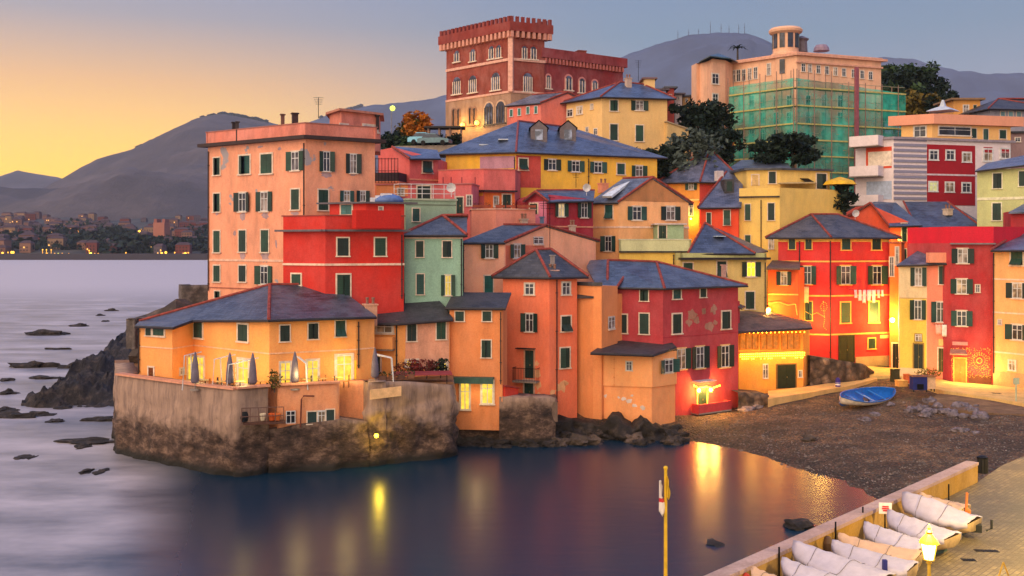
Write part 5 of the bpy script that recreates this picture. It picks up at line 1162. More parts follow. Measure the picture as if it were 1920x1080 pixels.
# covered boats
TARP=plain((184,176,190),.7,n=.07); TARPT=plain((204,168,138),.7,n=.06); HULL=plain((196,168,126),.6); HULLD=plain((38,40,38),.6)
def boat(bow,stern,w,label,tarp=TARP,hull=HULL,hh=.75,peak=.42,n=14,droop=.28,prop=True):
    bow=V(bow); stern=V(stern); ax=stern-bow; L=ax.length; u=ax.normalized(); sd=V((-u.y,u.x,0)).normalized(); 
    base=(bow+stern)/2; r=empty('covered_boat',label,'boat',(base.x,base.y,PZ),'covered boats lined up along the promenade wall')
    def wd(t): return w/2*max(.03,(math.sin(min(1,t*1.25+.0)*math.pi/2)**.75)*(1-.28*max(0,t-.6)/.4))
    m=MB(); vs=[]; k=8
    for i in range(n+1):
        t=i/n; c=bow.lerp(stern,t); c.z+=.22*(2*t-1)**2*(.9 if t<.5 else .35); W=wd(t)
        for j in range(k+1):
            a=math.pi*j/k; vs.append(c+sd*(math.cos(a)*W)+V((0,0,-(abs(math.sin(a))**.7)*hh*(.55+.45*math.sin(math.pi*min(1,t*.9+.1))))))
    m.add(vs,[(i*(k+1)+j,i*(k+1)+j+1,(i+1)*(k+1)+j+1,(i+1)*(k+1)+j) for i in range(n) for j in range(k)]+[tuple(n*(k+1)+j for j in range(k+1))]); m.build('hull',hull,r,smooth=True)
    m=MB(); vs=[]; k=8
    for i in range(n+1):
        t=i/n; c=bow.lerp(stern,t); c.z+=.22*(2*t-1)**2*(.9 if t<.5 else .35); W=wd(t)+.05
        pk=peak*(1-.55*t)*(.35+.65*math.sin(math.pi*min(.999,max(.0,t*.92+.1))))
        for j in range(k+1):
            f=-1+2*j/k; z=pk*(1-abs(f)**1.15)
            wr=.025*math.sin(t*31+f*5)+.02*math.sin(t*17-f*9)
            vs.append(c+sd*(f*W)+V((0,0,z+wr+.02)))
        # hem
    kk=k+1
    hem=[]
    for i in range(n+1):
        t=i/n
        for f,ix in ((-1,0),(1,k)):
            p=vs[i*kk+ix]+V((0,0,-droop*(.8+.25*math.sin(i*2.3+f))))+sd*f*-.02; hem.append(p)
    m.add(vs+hem,[(i*kk+j,i*kk+j+1,(i+1)*kk+j+1,(i+1)*kk+j) for i in range(n) for j in range(k)]+[((n+1)*kk+2*i,i*kk,(i+1)*kk,(n+1)*kk+2*i+2) for i in range(n)]+[(i*kk+k,(n+1)*kk+2*i+1,(n+1)*kk+2*i+3,(i+1)*kk+k) for i in range(n)])
    o=m.build('tarpaulin',tarp,r,smooth=True,fixn=True); o.modifiers.new('s','SOLIDIFY').thickness=.015
    for t in (.3,.7):
        i=int(t*n); q=[vs[i*kk+j]+V((0,0,.03)) for j in range(k+1)]; m=MB(); m.tube([q[0]-V((0,0,droop))]+q+[q[-1]-V((0,0,droop))],.009,4); m.build('rope',plain((92,84,78)),r)
    if prop:
        m=MB(); 
        for t in (.3,.75):
            c=bow.lerp(stern,t); z=c.z-hh; m.box(V((c.x,c.y,(z+PZ)/2+.12)),(.25,w*.7,max(.15,z-PZ+.3)),u)
        m.build('cradle',plain((70,90,80),.7),r)
    return r
def gb(px,py,z=PZ+.75): return G(px,py,z)
BZ=PZ+.82
bl=[((1725,936),(1812,955),1.2,'narrow tan covered boat behind the topmost white one',TARPT,HULL,.2),
((1692,950),(1828,980),1.75,'big white covered boat with dark keel, farthest along the promenade',TARP,HULL,.75),
((1664,978),(1787,1010),1.6,'white covered boat second from the far end of the row',TARP,HULL,.5),
((1620,1000),(1736,1028),1.5,'white covered boat directly behind the street lamp',TARP,HULL,.45),
((1572,1016),(1724,1046),1.35,'tan covered boat between two white ones near the lamp',TARPT,HULL,.25),
((1560,1034),(1712,1068),1.5,'white covered boat just left of the lamp post',TARP,HULL,.4),
((1487,1040),(1660,1090),1.7,'large white covered boat with its bow against the parapet in the foreground',TARP,HULL,.55),
((1466,1066),(1600,1105),1.5,'white covered boat cut by the bottom edge of the photo',TARP,HULL,.35),
((1410,1080),(1500,1112),1.3,'small pale covered boat at the bottom left end of the row',TARPT,HULL,.25)]
for (p0,p1,w_,lb_,tp_,hu,pk) in bl: boat(gb(*p0,BZ),gb(*p1,BZ-.1),w_*1.18,lb_,tp_,hu,peak=pk)
m=MB(); c=G(1810,988,PZ+.45); m.box(c,(1.2,.35,.3),(1,-.35,0)); m.tube([c+V((.75,-.2,-.1)),c+V((.95,-.25,.0)),c+V((.95,-.25,.35))],.05,6); tag(m.build('outboard_motor',HULLD,None,origin=c),'dark outboard motor under the stern of the farthest white boat','motor')
# things at the wall
def box_sign(c,w_,h_,u,front,label,red=True):
    r=empty('warning_sign',label,'sign',(c.x,c.y,PZ)); m=MB(); m.box(c,(w_,.04,h_),u); m.build('board',plain((235,220,215)),r); m=MB(); n=V((u[1],-u[0],0)).normalized()
    for k,(zz,ww) in enumerate(((h_*.16,.5),(-h_*.02,.55),(-h_*.2,.4))): m.box(c+n*.03+V((0,0,zz)),(w_*ww,.01,h_*.13),u)
    m.build('lettering',plain((200,30,50)),r); m=MB(); m.tube([V((c.x,c.y,PZ))-n*.06,V((c.x,c.y,c.z+h_*.3))-n*.06],.03,5); m.build('post',IRON,r)
box_sign(G(1660,953,5.25),.5,.45,(1,-.15,0),1,'white sign with red lettering fixed above the boats by the wall')
for k,(px,py,c_,lb_) in enumerate(((1626,968,(220,205,150),'cream bucket hung on a post beside the parapet'),(1552,1012,(90,66,50),'brown bundle of gear against the parapet between boats'),(1458,1046,(224,205,160),'cream float stood on end against the parapet'),(1400,1062,(52,30,26),'dark brown sack leaning on the parapet'),(1370,1076,(225,190,40),'yellow buoy at the bottom end of the parapet'),(1398,1082,(210,70,50),'red fishing buoy at the bottom end of the parapet'))):
    p=G(px,py,PZ+.7); p.z=PZ; m=MB(); m.lathe(p,[(.14,0),(.2,.25),(.2,.6),(.12,.8),(.03,.85)],9); tag(m.build('bucket' if k==0 else 'gear_bundle',plain(c_),None,origin=p),lb_,'fishing gear')
for k,(px,py,lb_) in enumerate(((1618,980,'thin dark stake beside the cream bucket'),(1567,1010,'thin dark stake beside the tan covered boat'),(1779,935,'short dark post near the farthest boats'),(1461,1060,'dark stake beside the cream float'))):
    p=G(px,py,PZ+.6); p.z=PZ; m=MB(); m.tube([p,p+V((0,0,1.25))],.035,5); tag(m.build('stake',IRON,None,origin=p),lb_,'post')
p=G(1811,968,PZ+.5); m=MB(); m.tube([p,p+V((.05,0,1.0))],.05,6); m.ball(p+V((.1,0,.2)),.13,7); tag(m.build('mooring_post',plain((222,120,60)),None,origin=p),'orange post with a float at the end of the tan boat','post')
p=G(1659,1062,PZ+.9); m=MB(); m.box(p,(.14,.14,.45)); tag(m.build('fender',plain((40,44,110)),None,origin=p),'small dark blue fender standing on the hull left of the lamp','fender')
r=empty('litter_bin','dark slatted litter bin at the far end of the parapet wall','bin',G(1842,888,PZ)); p=G(1842,888,PZ); m=MB()
for k in range(10): a_=2*math.pi*k/10; m.box(p+V((math.cos(a_)*.25,math.sin(a_)*.25,.42)),(.13,.03,.75),(-math.sin(a_),math.cos(a_),0))
m.lathe(p,[(.2,.02),(.22,.8)],10); m.build('body',plain((32,30,26)),r); m=MB(); m.lathe(p,[(.29,.8),(.29,.88),(.12,.95)],10); m.build('rim',IRON,r)
for k,(px,py,w_) in enumerate(((1850,1033,.9),(1816,1050,.5))):
    p=G(px,py,PZ); m=MB(); m.box(p+V((0,0,.004)),(w_,.3,.012),(1,-.1,0))
    for j in range(5): m.box(p+V((-w_*.4+j*w_*.2,0,.013)),(.04,.26,.012),(1,-.1,0))
    tag(m.build('drain_grate',IRON,None,origin=p),['wide','short'][k]+' dark drain grate in the yellow lit paving','drain grate')
m=MB(); p=G(1865,1072,PZ+.6); p.z=PZ; m.tube([p,p+V((.35,.1,.9))],.03,5); m.tube([p+V((.7,.1,0)),p+V((.35,.1,.9))],.03,5); tag(m.build('trestle',plain((190,150,60)),None,origin=p),'thin wooden trestle on the paving at the lower right','trestle')
# ================================================================ beach furniture
pp=[(1440,750,1.95),(1520,738,2.05),(1600,724,2.2),(1645,712,2.35)]
qq=[(1440,735,2.0),(1520,726,2.1),(1600,714,2.25),(1640,706,2.4)]
m=MB(); vs=[G(*p)+V((0,0,.12)) for p in pp]+[G(*q)+V((0,0,.12)) for q in qq]; k=4
m.add(vs+[v-V((0,0,1.2)) for v in vs],[(i,i+1,k+i+1,k+i) for i in range(3)]+[(2*k+i,2*k+i+1,i+1,i) for i in range(3)]+[(2*k+k+i+1,2*k+k+i,k+i,k+i+1) for i in range(3)]+[(0,k,3*k,2*k),(k-1,2*k-1,4*k-1,3*k-1)]); tag(m.build('path',plaster((225,180,110),.6),None),kind='structure')
CON=plaster((225,175,100),.7)
def sheet(name,pts,mat,t=.3,dz=0):
    m=MB(); vs=[V(p)+V((0,0,dz)) for p in pts]; k=len(vs); m.add(vs+[v-V((0,0,t)) for v in vs],[tuple(range(k)),tuple(range(k,2*k))[::-1]]+[(i,(i+1)%k,k+(i+1)%k,k+i) for i in range(k)]); o=m.build(name,mat,None); tag(o,kind='structure'); return o
sheet('piazza',[G(1600,702,2.75),G(1700,706,2.65),G(1690,683,2.75),G(1600,680,3.0)],plaster((215,180,110),.8),1.5)
sheet('pavement',[G(1690,712,2.5),G(1770,733,2.45),G(1860,746,2.4),G(1990,768,2.4),G(1990,735,2.4),G(1862,722,2.5),G(1780,715,2.5),G(1690,690,2.7)],plaster((220,180,110),.8),1.4)
sheet('earth_bank',[G(1735,752,2.05),G(1790,768,1.95),G(1880,776,1.9),G(1960,778,2.0),G(1960,758,2.15),G(1860,747,2.2),G(1760,738,2.2)],EARTHB if 'EARTHB' in globals() else rockm('earth_orange',(.16,.09,.05),(.28,.17,.09),.8,.9,.2),1.5)
rough_wall('stone_wall','curved rubble stone wall between the beach restaurant and the red piazza house',[(G(1519,722,2.1).x,G(1519,722,2.1).y),(G(1570,722,2.1).x,G(1570,722,2.1).y),(G(1620,716,2.2).x,G(1620,716,2.2).y),(G(1640,706,2.4).x,G(1640,706,2.4).y)],1.2,[5.0,4.6,4.0,2.9],rockm('rubble',(.12,.08,.06),(.28,.19,.13),.8,.9,.2,cell=1.6),.15,1.0,sd=2)
rough_wall('stone_wall','dark stone base wall under the left end of the beach restaurant',[(G(1384,765,1.2).x,G(1384,765,1.2).y),(G(1442,757,1.5).x,G(1442,757,1.5).y)],.6,[2.6,2.3],rockm('rubble',(.12,.08,.06),(.28,.19,.13),.8,.9,.2,cell=1.6),.2,3)
# blue boat
def rowboat(c,u,L,w,label):
    u=V(u).normalized(); sd=V((-u.y,u.x,0)); r=empty('rowing_boat',label,'boat',c)
    n=18; k=10; BL=plain((28,104,190),.45); WH=plain((232,216,196),.5)
    def sec(t,s,inn=0):
        W=w/2*(1-abs(2*t-1)**2.4)**.8+.02; sh=.28*(2*t-1)**2; d=.62+sh; 
        return W-inn,sh,d
    def skin(inn,ang0,z_off):
        vs=[]
        for i in range(n+1):
            t=i/n; W,sh,dd=sec(t,0,inn); W=max(.015,W)
            for j in range(k+1):
                a=math.pi*j/k; x=math.cos(a)*W*(1 if abs(math.cos(a))>.99 else 1); z=.62+sh-(math.sin(a)**.75)*(.60+sh-.05*inn)*(1-.25*abs(2*t-1)**3)+z_off
                vs.append(c+u*(t-.5)*L+sd*x+V((0,0,z)))
        return vs
    m=MB(); vs=skin(0,0,0); m.add(vs,[(i*(k+1)+j,(i+1)*(k+1)+j,(i+1)*(k+1)+j+1,i*(k+1)+j+1) for i in range(n) for j in range(k)]); m.build('hull',WH,r,smooth=True,fixn=False)
    m=MB(); vi=skin(.07,0,.04); m.add(vi,[(i*(k+1)+j,i*(k+1)+j+1,(i+1)*(k+1)+j+1,(i+1)*(k+1)+j) for i in range(n) for j in range(k)]); m.build('inner_hull',BL,r,smooth=True,fixn=False)
    m=MB()
    for s_ in (0,k): 
        m.tube([vs[i*(k+1)+s_]+V((0,0,.03)) for i in range(n+1)],.06,6)
    m.build('gunwale',BL,r)
    m=MB(); m.tube([c+u*(t-.5)*L*.99+V((0,0,.02+ (0 if .06<t<.94 else .5*abs(abs(2*t-1)-.88)*8*.6))) for t in [i/16 for i in range(17)]],.07,6); m.build('keel',BL,r)
    for t in (.25,.48,.7):
        W,_,_=sec(t,0,.08); m=MB(); m.box(c+u*(t-.5)*L+V((0,0,.5)),(.26,2*W,.05),u); m.build('thwart',plain((40,120,196),.5),r)
    m=MB(); m.box(c+u*(.5-.5)*L+V((0,0,.3)),(.35,.5,.3),u); m.build('engine_box',plain((120,90,80)),r)
    return r
c=G(1623,762,1.35); c.z=tz(c.x,c.y)+.12
rb=rowboat(c,V((.80,.60,0)),8.2,2.5,'white rowing boat with a vivid blue interior pulled up on the pebble beach')
from mathutils import Quaternion
rb.rotation_euler=Quaternion(V((.80,.60,0)),R(19)).to_euler()
# stall, planters, shrubs near cream house
p=G(1729,733,2.5); r=empty('stall','blue and white wooden kiosk box on the beach edge below the cream house','kiosk',p); m=MB(); m.box(p+V((-.35,0,.75)),(1.3,.9,1.2)); m.box(p+V((-.35,-.46,1.42)),(1.4,.1,.1)); m.build('body',plain((36,44,110)),r)
m=MB(); m.box(p+V((.72,.1,.78)),(.75,.9,1.1)); m.build('side_panel',plain((222,180,140)),r); m=MB()
for dx,dy in ((-.95,-.4),(.25,-.4),(1.0,-.3),(1.0,.4)): m.box(p+V((dx,dy,.12)),(.09,.09,.3))
m.build('leg',WOODD,r); m=MB(); m.box(p+V((.05,0,1.4)),(2.3,1.1,.07)); m.build('top',plain((150,100,60)),r); m=MB(); m.box(p+V((-.35,-.47,.45)),(.6,.05,.5)); m.build('opening',IRON,r)
def bush(c,rx,ry,rz,n,sz,mat,label,name='shrub',cat='shrub',trunk=0,grp=None,blobs=None,core=True,zb=None,branches=5):
    c=V(c); base=V((c.x,c.y,(c.z-rz) if zb is None else zb)); r=empty(name,label,cat,base,grp); rnd=random.Random(hash(label)%9999 if False else len(label)*7+int(n))
    m=MB(); 
    bb=blobs or [(0,0,0,1)]
    if blobs is None and n>300:
        bb=[(rnd.uniform(-.65,.65),rnd.uniform(-.6,.6),rnd.uniform(-.62,.62),rnd.uniform(.2,.42)) for _ in range(20)]
    for i in range(n):
        bx_,by_,bz_,s_=rnd.choice(bb); th=rnd.uniform(0,2*math.pi); ph=math.acos(rnd.uniform(-1,1)); q=(rnd.random()**.4)*s_*(1+.25*mn.noise(V((th*1.5,ph*2,bx_*9))))
        p=c+V(((bx_+math.cos(th)*math.sin(ph)*q)*rx,(by_+math.sin(th)*math.sin(ph)*q)*ry,(bz_+math.cos(ph)*q)*rz))
        a=V((rnd.gauss(0,1),rnd.gauss(0,1),rnd.gauss(0,.7))).normalized(); b2=a.cross(V((rnd.gauss(0,1),rnd.gauss(0,1),rnd.gauss(0,1)))).normalized(); s2=sz*rnd.uniform(.5,1.3)
        m.add([p-a*s2,p+b2*s2*.45,p+a*s2,p-b2*s2*.45],[(0,1,2,3)])
    m.build('crown',mat,r,fixn=False)
    m=MB()
    top=c+V((0,0,rz*.2)); m.tube([base,base.lerp(top,.5)+V((rx*.05,0,0)),top],[max(.05,trunk),max(.04,trunk*.8),max(.03,trunk*.4)],7)
    for k in range(branches):
        a_=2*math.pi*k/branches+.4; st=base.lerp(top,.35+.1*(k%3)); m.tube([st,st+V((math.cos(a_)*rx*.35,math.sin(a_)*ry*.35,rz*.35)),st+V((math.cos(a_)*rx*.7,math.sin(a_)*ry*.7,rz*.75))],[max(.03,trunk*.5),max(.02,trunk*.3),.02],5)
    m.build('trunk',rockm('bark',(.05,.04,.03),(.11,.09,.07),3,.6,.05),r); return r
LG=leafm((26,44,30),(62,84,48),'leaf_green'); LD=leafm((12,26,24),(38,54,42),'leaf_dark'); LO=leafm((70,62,28),(214,122,36),'leaf_amber'); LOG=leafm((60,66,34),(130,106,44),'leaf_olive'); LV=leafm((50,62,62),(88,100,92),'leaf_grey')
bush(G(1700,700,2.7)+V((0,0,1.0)),.9,.7,.8,260,.16,LG,'round leafy shrub in a pot left of the cream house door',zb=2.6,cat='shrub')
bush(G(1742,712,2.6)+V((0,0,.7)),1.4,.5,.5,260,.13,LOG,'low spreading shrub behind the blue kiosk',zb=2.6)
bush(G(1716,706,2.6)+V((0,0,.6)),.5,.4,.5,120,.12,LD,'small dark shrub between the round shrub and the kiosk',zb=2.6)
for k,(px,py,w_,h_,c_,lb_) in enumerate(((1700,718,.5,.8,(225,110,60),'orange pot plant stand on the path edge'),(1678,716,.7,1.2,(60,60,40),'dark wooden crate stack by the alley mouth'),(1690,724,.9,.5,(230,170,90),'pale stone block near the crate stack'))):
    p=G(px,py,2.55); m=MB(); m.box(p+V((0,0,h_/2)),(w_,w_*.8,h_),(1,.2,0)); m.box(p+V((0,0,h_+.04)),(w_*1.1,w_*.9,.08),(1,.2,0)); tag(m.build(['plant_stand','crate_stack','stone_block'][k],plain(c_),None,origin=p),lb_,['plant stand','crates','stone block'][k])
p=G(1571,730,2.0); m=MB(); m.lathe(p,[(.24,0),(.26,.1),(.22,.5),(.26,.55),(.22,1.0),(.12,1.12),(.02,1.16)],12); r=m.build('litter_bin',plain((48,40,130)),None,origin=p); tag(r,'violet blue bin with a white band beside the rubble wall','bin'); q=MB(); q.lathe(p,[(.245,.42),(.255,.66)],12); q.build('band',plain((230,225,235)),r)
p=G(1905,752,2.4); m=MB(); m.tube([p,p+V((0,0,1.5))],.07,8); m.box(p+V((0,-.03,1.75)),(.5,.08,.55)); tag(m.build('sign_post',plain((180,190,160)),None,origin=p),'pale information post at the right end of the beach path','sign')
# rocks on the beach
rnd=random.Random(3)
for i in range(26):
    px=rnd.uniform(1700,1850); py=762+ (px-1700)*.09+rnd.uniform(-9,9); c=G(px,py,1.8); c.z=tz(c.x,c.y)+.15; s_=rnd.uniform(.28,.62)
    rock(c,(s_,s_*.8,s_*.65),'grey boulder in the row of beach rocks below the earth bank',plain((120,110,118),.85,n=.4,key='boulder'),'row of boulders on the beach',sd=i,n=2,rg=.5,name='boulder')
for i,(px,py,s_,lb_) in enumerate(((1802,808,.6,'lone grey rock on the right half of the beach'),(1830,812,.3,'small stone near the lone rock'),(1640,778,.45,'flat grey stone in front of the rowing boat'),(1620,785,.5,'broad low stone below the rowing boat bow'),(1518,808,.6,'dark clump of weed on the beach'),(1400,762,.7,'pale boulder below the dark base wall'),(1420,760,.5,'second pale boulder below the dark base wall'),(1868,758,.7,'dark rock at the end of the earth bank'),(1670,766,.35,'stone beside the rowing boat stern'))):
    c=G(px,py,1.4); c.z=tz(c.x,c.y)+.1; rock(c,(s_,s_*.7,s_*.4),lb_,ROCKL if i in (4,7) else plain((120,110,118),.85,n=.4,key='boulder'),sd=40+i,n=2,rg=.5)
# pebbles scattered: many small stones as one mass
me_=MB(); 
for i in range(9000):
    t=rnd.random(); px=rnd.uniform(1180,1925); py=rnd.uniform(770,945); c=G(px,py,1.0)
    z=tz(c.x,c.y)
    if z<-.15 or z>2.1 or c.y>99: continue
    s_=rnd.uniform(.04,.11)*(1.6 if rnd.random()<.08 else 1); zz=fz(c.x,c.y)
    a=rnd.uniform(0,3); u=V((math.cos(a),math.sin(a),0)); w_=V((-u.y,u.x,0))
    me_.add([c*0+V((c.x,c.y,zz))+v for v in (u*s_,w_*s_*.7,-u*s_,-w_*s_*.7,V((0,0,s_*.7)))],[(0,1,4),(1,2,4),(2,3,4),(3,0,4)])
PB2,nt,b=newmat('pebble_stones'); vo=nd(nt,'ShaderNodeTexVoronoi'); vo.inputs['Scale'].default_value=1.7; nt.links.new(coords(nt,'World'),vo.inputs['Vector']); sp=nd(nt,'ShaderNodeSeparateColor'); nt.links.new(vo.outputs['Color'],sp.inputs[0]); nt.links.new(ramp(nt,sp.outputs[0],[(0,(.03,.025,.025)),(.5,(.12,.095,.085)),(.9,(.18,.145,.125)),(1,(.27,.23,.2))]),b.inputs['Base Color']); b.inputs['Roughness'].default_value=.7
tag(me_.build('loose_pebbles',PB2,None,fixn=False),kind='stuff')
def car(c,u,label,col):
    u=V(u).normalized(); w_=V((-u.y,u.x,0)); r=empty('parked_car',label,'car',c,'cars parked below the castle'); L=4.1; W=1.7
    def loft(sec,mat,nm):
        m=MB(); k=len(sec); vs=[]
        for s_ in (-1,1):
            for x,z,wd in sec: vs.append(c+u*x+w_*s_*wd/2+V((0,0,z)))
        m.add(vs,[tuple(range(k)),tuple(range(k,2*k))[::-1]]+[(i,(i+1)%k,k+(i+1)%k,k+i) for i in range(k)]); return m.build(nm,mat,r)
    loft([(-2.05,.3,W),(2.05,.3,W),(2.08,.62,W*.96),(1.9,.8,W*.95),(1.0,.92,W*.95),(-1.75,.95,W*.95),(-2.05,.8,W*.96)],plain(col,.3,.2),'body')
    loft([(-1.5,.93,W*.9),(1.05,.91,W*.9),(.35,1.4,W*.74),(-1.05,1.42,W*.74)],plain((60,70,84),.2),'window')
    loft([(-1.08,1.40,W*.76),(.38,1.38,W*.76),(.3,1.47,W*.7),(-1.0,1.49,W*.7)],plain(col,.3,.2),'roof')
    for sx_ in (-1.25,1.3):
        for s_ in (-1,1): m=MB(); p=c+u*sx_+w_*s_*W*.46+V((0,0,.31)); m.tube([p-w_*.1,p+w_*.1],.31,10); m.build('wheel',IRON,r)
    return r
car(Q(797,127.5,zat(271,127.5)),(1,-.2,0),'light blue car parked under the castle beside the hedge',(120,180,205))
car(Q(815,127,zat(273,127)),(1,-.25,0),'pale silver car parked in front of the light blue one',(90,118,128))
cp=Q(800,129,zat(275,129)); m=MB(); m.box(cp+V((.6,.6,-.6)),(9,5.5,1.1),(1,-.2,0)); tag(m.build('terrace',STONE,None,origin=cp),kind='structure')
pg=Q(832,131,zat(272,131)); r=empty('pergola','dark planted pergola to the right of the parked cars','pergola',pg)
for dx in (-2,-.6,.8,2.2):
    for dy in (0,1.6): m=MB(); m.box(pg+V((dx,dy,1.1)),(.22,.22,2.2)); m.build('post',plain((150,120,105)),r)
m=MB(); m.box(pg+V((.1,.8,2.3)),(5.2,2.6,.22)); m.build('roof',plain((48,44,44)),r)
# ================================================================ lights and decorations
wall_lamp(1674,597,[x for x in HOUSES if 'alley' in str(x.root.get('label'))][0],'bright wall lamp in the orange alley beside the cream house',1900,(1,.62,.12),(255,160,40),110,.3)
wall_lamp(1305,728,MH,'left lantern over the doorway of the magenta house',650,(1,.5,.1),(255,150,30),120,.2,off=.35)
wall_lamp(1327,727,MH,'right lantern over the doorway of the magenta house',650,(1,.5,.1),(255,150,30),120,.2,off=.35)
an=[x for x in HOUSES if x.wall.name.startswith('annex_wall')][0]
wall_lamp(1443,578,an,'lamp at the left end of the light garland on the red piazza house annex',1200,(1,.58,.1),(255,160,40),100,.25,off=.6)
po=[x for x in HOUSES if 'faceted pyramid' in str(x.root.get('label'))][0]
wall_lamp(1297,408,po,'hidden lamp warming the yellow wall under the pyramid roof',260,(1,.7,.12),(255,210,80),20,.14,off=.5)
ob=[x for x in HOUSES if 'orange red gabled' in str(x.root.get('label'))][0]
wall_lamp(1680,447,ob,'small lamp lighting the yellow wall high in the alley',160,(1,.7,.1),(255,200,60),20,.13,off=.5)
EB2=emit((255,170,50),2.6,'bulbs_dim')
EB=emit((255,146,30),45,'bulbs')
def garland(h,path,label,n=40,r=.055,fi=None,off=.12,drip=0,name='string_lights'):
    EB=EB2 if 'piazza' in label else globals()['EB']
    P3=[h.hit(px,py,fi)[0]+h.hit(px,py,fi)[2]*off for px,py in path]
    ls=[(b-a).length for a,b in zip(P3,P3[1:])]; T=sum(ls); ro=empty(name,label,'string lights',P3[0]); m=MB(); m.tube(P3,.012,4); m.build('cable',IRON,ro); m=MB()
    for i in range(n):
        d=T*i/(n-1); k=0
        while k<len(ls)-1 and d>ls[k]: d-=ls[k]; k+=1
        p=P3[k].lerp(P3[k+1],min(1,d/ls[k])); m=MB(); m.ball(p,r,5); m.build('bulb',EB,ro)
        if drip:
            for j in range(1,1+rnd.randint(1,drip)): m=MB(); m.ball(p-V((0,0,.22*j)),r*.85,5); m.build('bulb',EB,ro)
    
    return ro
garland(YR,[(1386,664),(1505,661)],'icicle lights hanging below the veranda of the beach restaurant',36,.06,0,drip=2,off=.3)
garland(YR,[(1386,624),(1505,622)],'warm lights along the eaves of the beach restaurant',16,.05,0,off=.3)
for k,(px,py) in enumerate(((1395,666),(1440,664),(1490,662))):
    c,u,n=YR.hit(px,py,0); point(c+n*1.6-V((0,0,.3)),150,(1,.55,.1),.5)
garland(an,[(1442,568),(1460,566),(1478,572),(1492,570),(1495,590)],'looping light garland across the annex of the red piazza house',34,.06,off=.15)
garland(RH2,[(1497,590),(1510,584),(1522,590),(1532,586),(1546,594)],'zigzag light garland on the left face of the red piazza house',24,.05,0,off=.15)
garland(RH2,[(1544,565),(1549,568),(1551,576),(1547,583),(1541,582),(1538,574),(1544,565),(1546,600),(1544,612),(1549,618)],'spiral light ornament at the corner of the red piazza house',30,.05,0,off=.15)
c,u,n=RH2.hit(1540,600,0); point(c+n*2.2,800,(1,.62,.12),.5)
cr=[x for x in HOUSES if x.root.get('label','').startswith('crimson house with a parapet')][0]
ro=empty('light_curtain','lattice of fairy lights covering the ground floor of the crimson house','fairy lights',cr.hit(1820,690,0)[0]); m=MB(); w_=MB()
for i in range(420):
    px=rnd.uniform(1783,1858); py=rnd.uniform(652,708)
    if 1789<px<1812 and py>665: continue
    dx,dy=px-1836,py-676; rr_=math.hypot(dx,dy)
    if 6<rr_<10 and rnd.random()<.6: continue
    c,u,n=cr.hit(px,py,0); m.ball(c+n*.1,.035,4)
for k in range(20):
    for rr_ in (5,11,15):
        a_=2*math.pi*k/20; c,u,n=cr.hit(1836+math.cos(a_)*rr_,676+math.sin(a_)*rr_,0); m.ball(c+n*.14,.055,4)
tag(m.build('bulbs',EB2,ro),kind='stuff')
for px in (1783,1858): a_,_,n=cr.hit(px,650,0); b2,_,_=cr.hit(px,712,0); w_.tube([a_+n*.1,b2+n*.1],.015,4)
w_.build('cable',IRON,ro)
for px in (1800,1840): c,u,n=cr.hit(px,690,0); point(c+n*1.8,420,(1,.6,.14),.6)
garland(MH,[(1296,722),(1305,727),(1318,724),(1330,727),(1344,722)],'short string of warm lights under the white canopy of the magenta house',18,.06,1,off=.35)
# hill top lamp
b_=P(734,262,150); r=empty('street_lamp','tall slender lamp post with a greenish light on the hill left of the castle','street lamp',(b_.x,b_.y,28)); m=MB(); m.tube([V((b_.x,b_.y,26)),P(734,206,150)],[.12,.07],6); m.build('post',plain((130,130,140)),r); m=MB(); m.ball(P(736,203,149.8),.42,8); m.build('lamp_head',emit((215,230,90),3),r)
# restaurant lights onto terrace
for px,py,Y in ((372,700,75),(457,700,72),(560,702,71.8),(650,692,74)): 
    point(P(px,py,Y),120,(1,.72,.25),.4)
point(P(893,742,80.2),45,(1,.72,.3),.4)
# ================================================================ terrace furniture
PG=plain((112,104,118),.8)
for k,(px,Y,lb_) in enumerate(((366,71.3,'leftmost closed grey parasol on the restaurant terrace'),(431,70.9,'closed grey parasol between two white frames, left of the corner'),(474,70.8,'closed grey parasol right of the lit door near the wall corner'),(553,71.6,'tall closed grey parasol on the right face of the terrace'),(703,74.2,'closed blue grey parasol at the right end of the terrace'))):
    z0=5.7; b_=Q(px,Y+.6,z0); r=empty('parasol',lb_,'parasol',b_,'closed parasols on the restaurant terrace'); m=MB(); m.tube([b_,b_+V((0,0,2.75))],.035,6); m.build('pole',plain((120,120,125)),r); m=MB(); m.lathe(b_,[(.24,.55),(.30,.7),(.27,1.3),(.2,2.0),(.08,2.6),(.03,2.72)],9); m.build('canopy',PG,r,smooth=True); m=MB(); m.lathe(b_,[(.35,0),(.35,.1),(.06,.14)],10); m.build('base',STONE,r)
for k,(a_,b2,Y,lb_) in enumerate((((346,667),(366,662),71.8,'white arched awning frame at the left of the terrace'),((402,674),(430,667),71.3,'white arched awning frame near the middle of the left terrace'),((429,684),(474,673),70.9,'white arched awning frame nearest the wall corner'),((574,682),(556,668),72,'white arched awning frame beside the tall parasol'),((735,672),(703,665),74.6,'white arched awning frame at the right end of the terrace'))):
    t0=P(*a_,Y+.3); t1=P(*b2,Y+1.6); m=MB(); f=V((t0.x,t0.y,5.7)); 
    for d_ in (0,1.2):
        o_=V((d_*.3,d_,0)) if k<3 else V((-d_*.2,d_,0)); m.tube([f+o_+V((-.15 if k<3 else .12,0,0)),t0+o_*.6,t1+o_*.6],.05,6)
    tag(m.build('pergola',WFR,None,origin=f),lb_,'pergola')
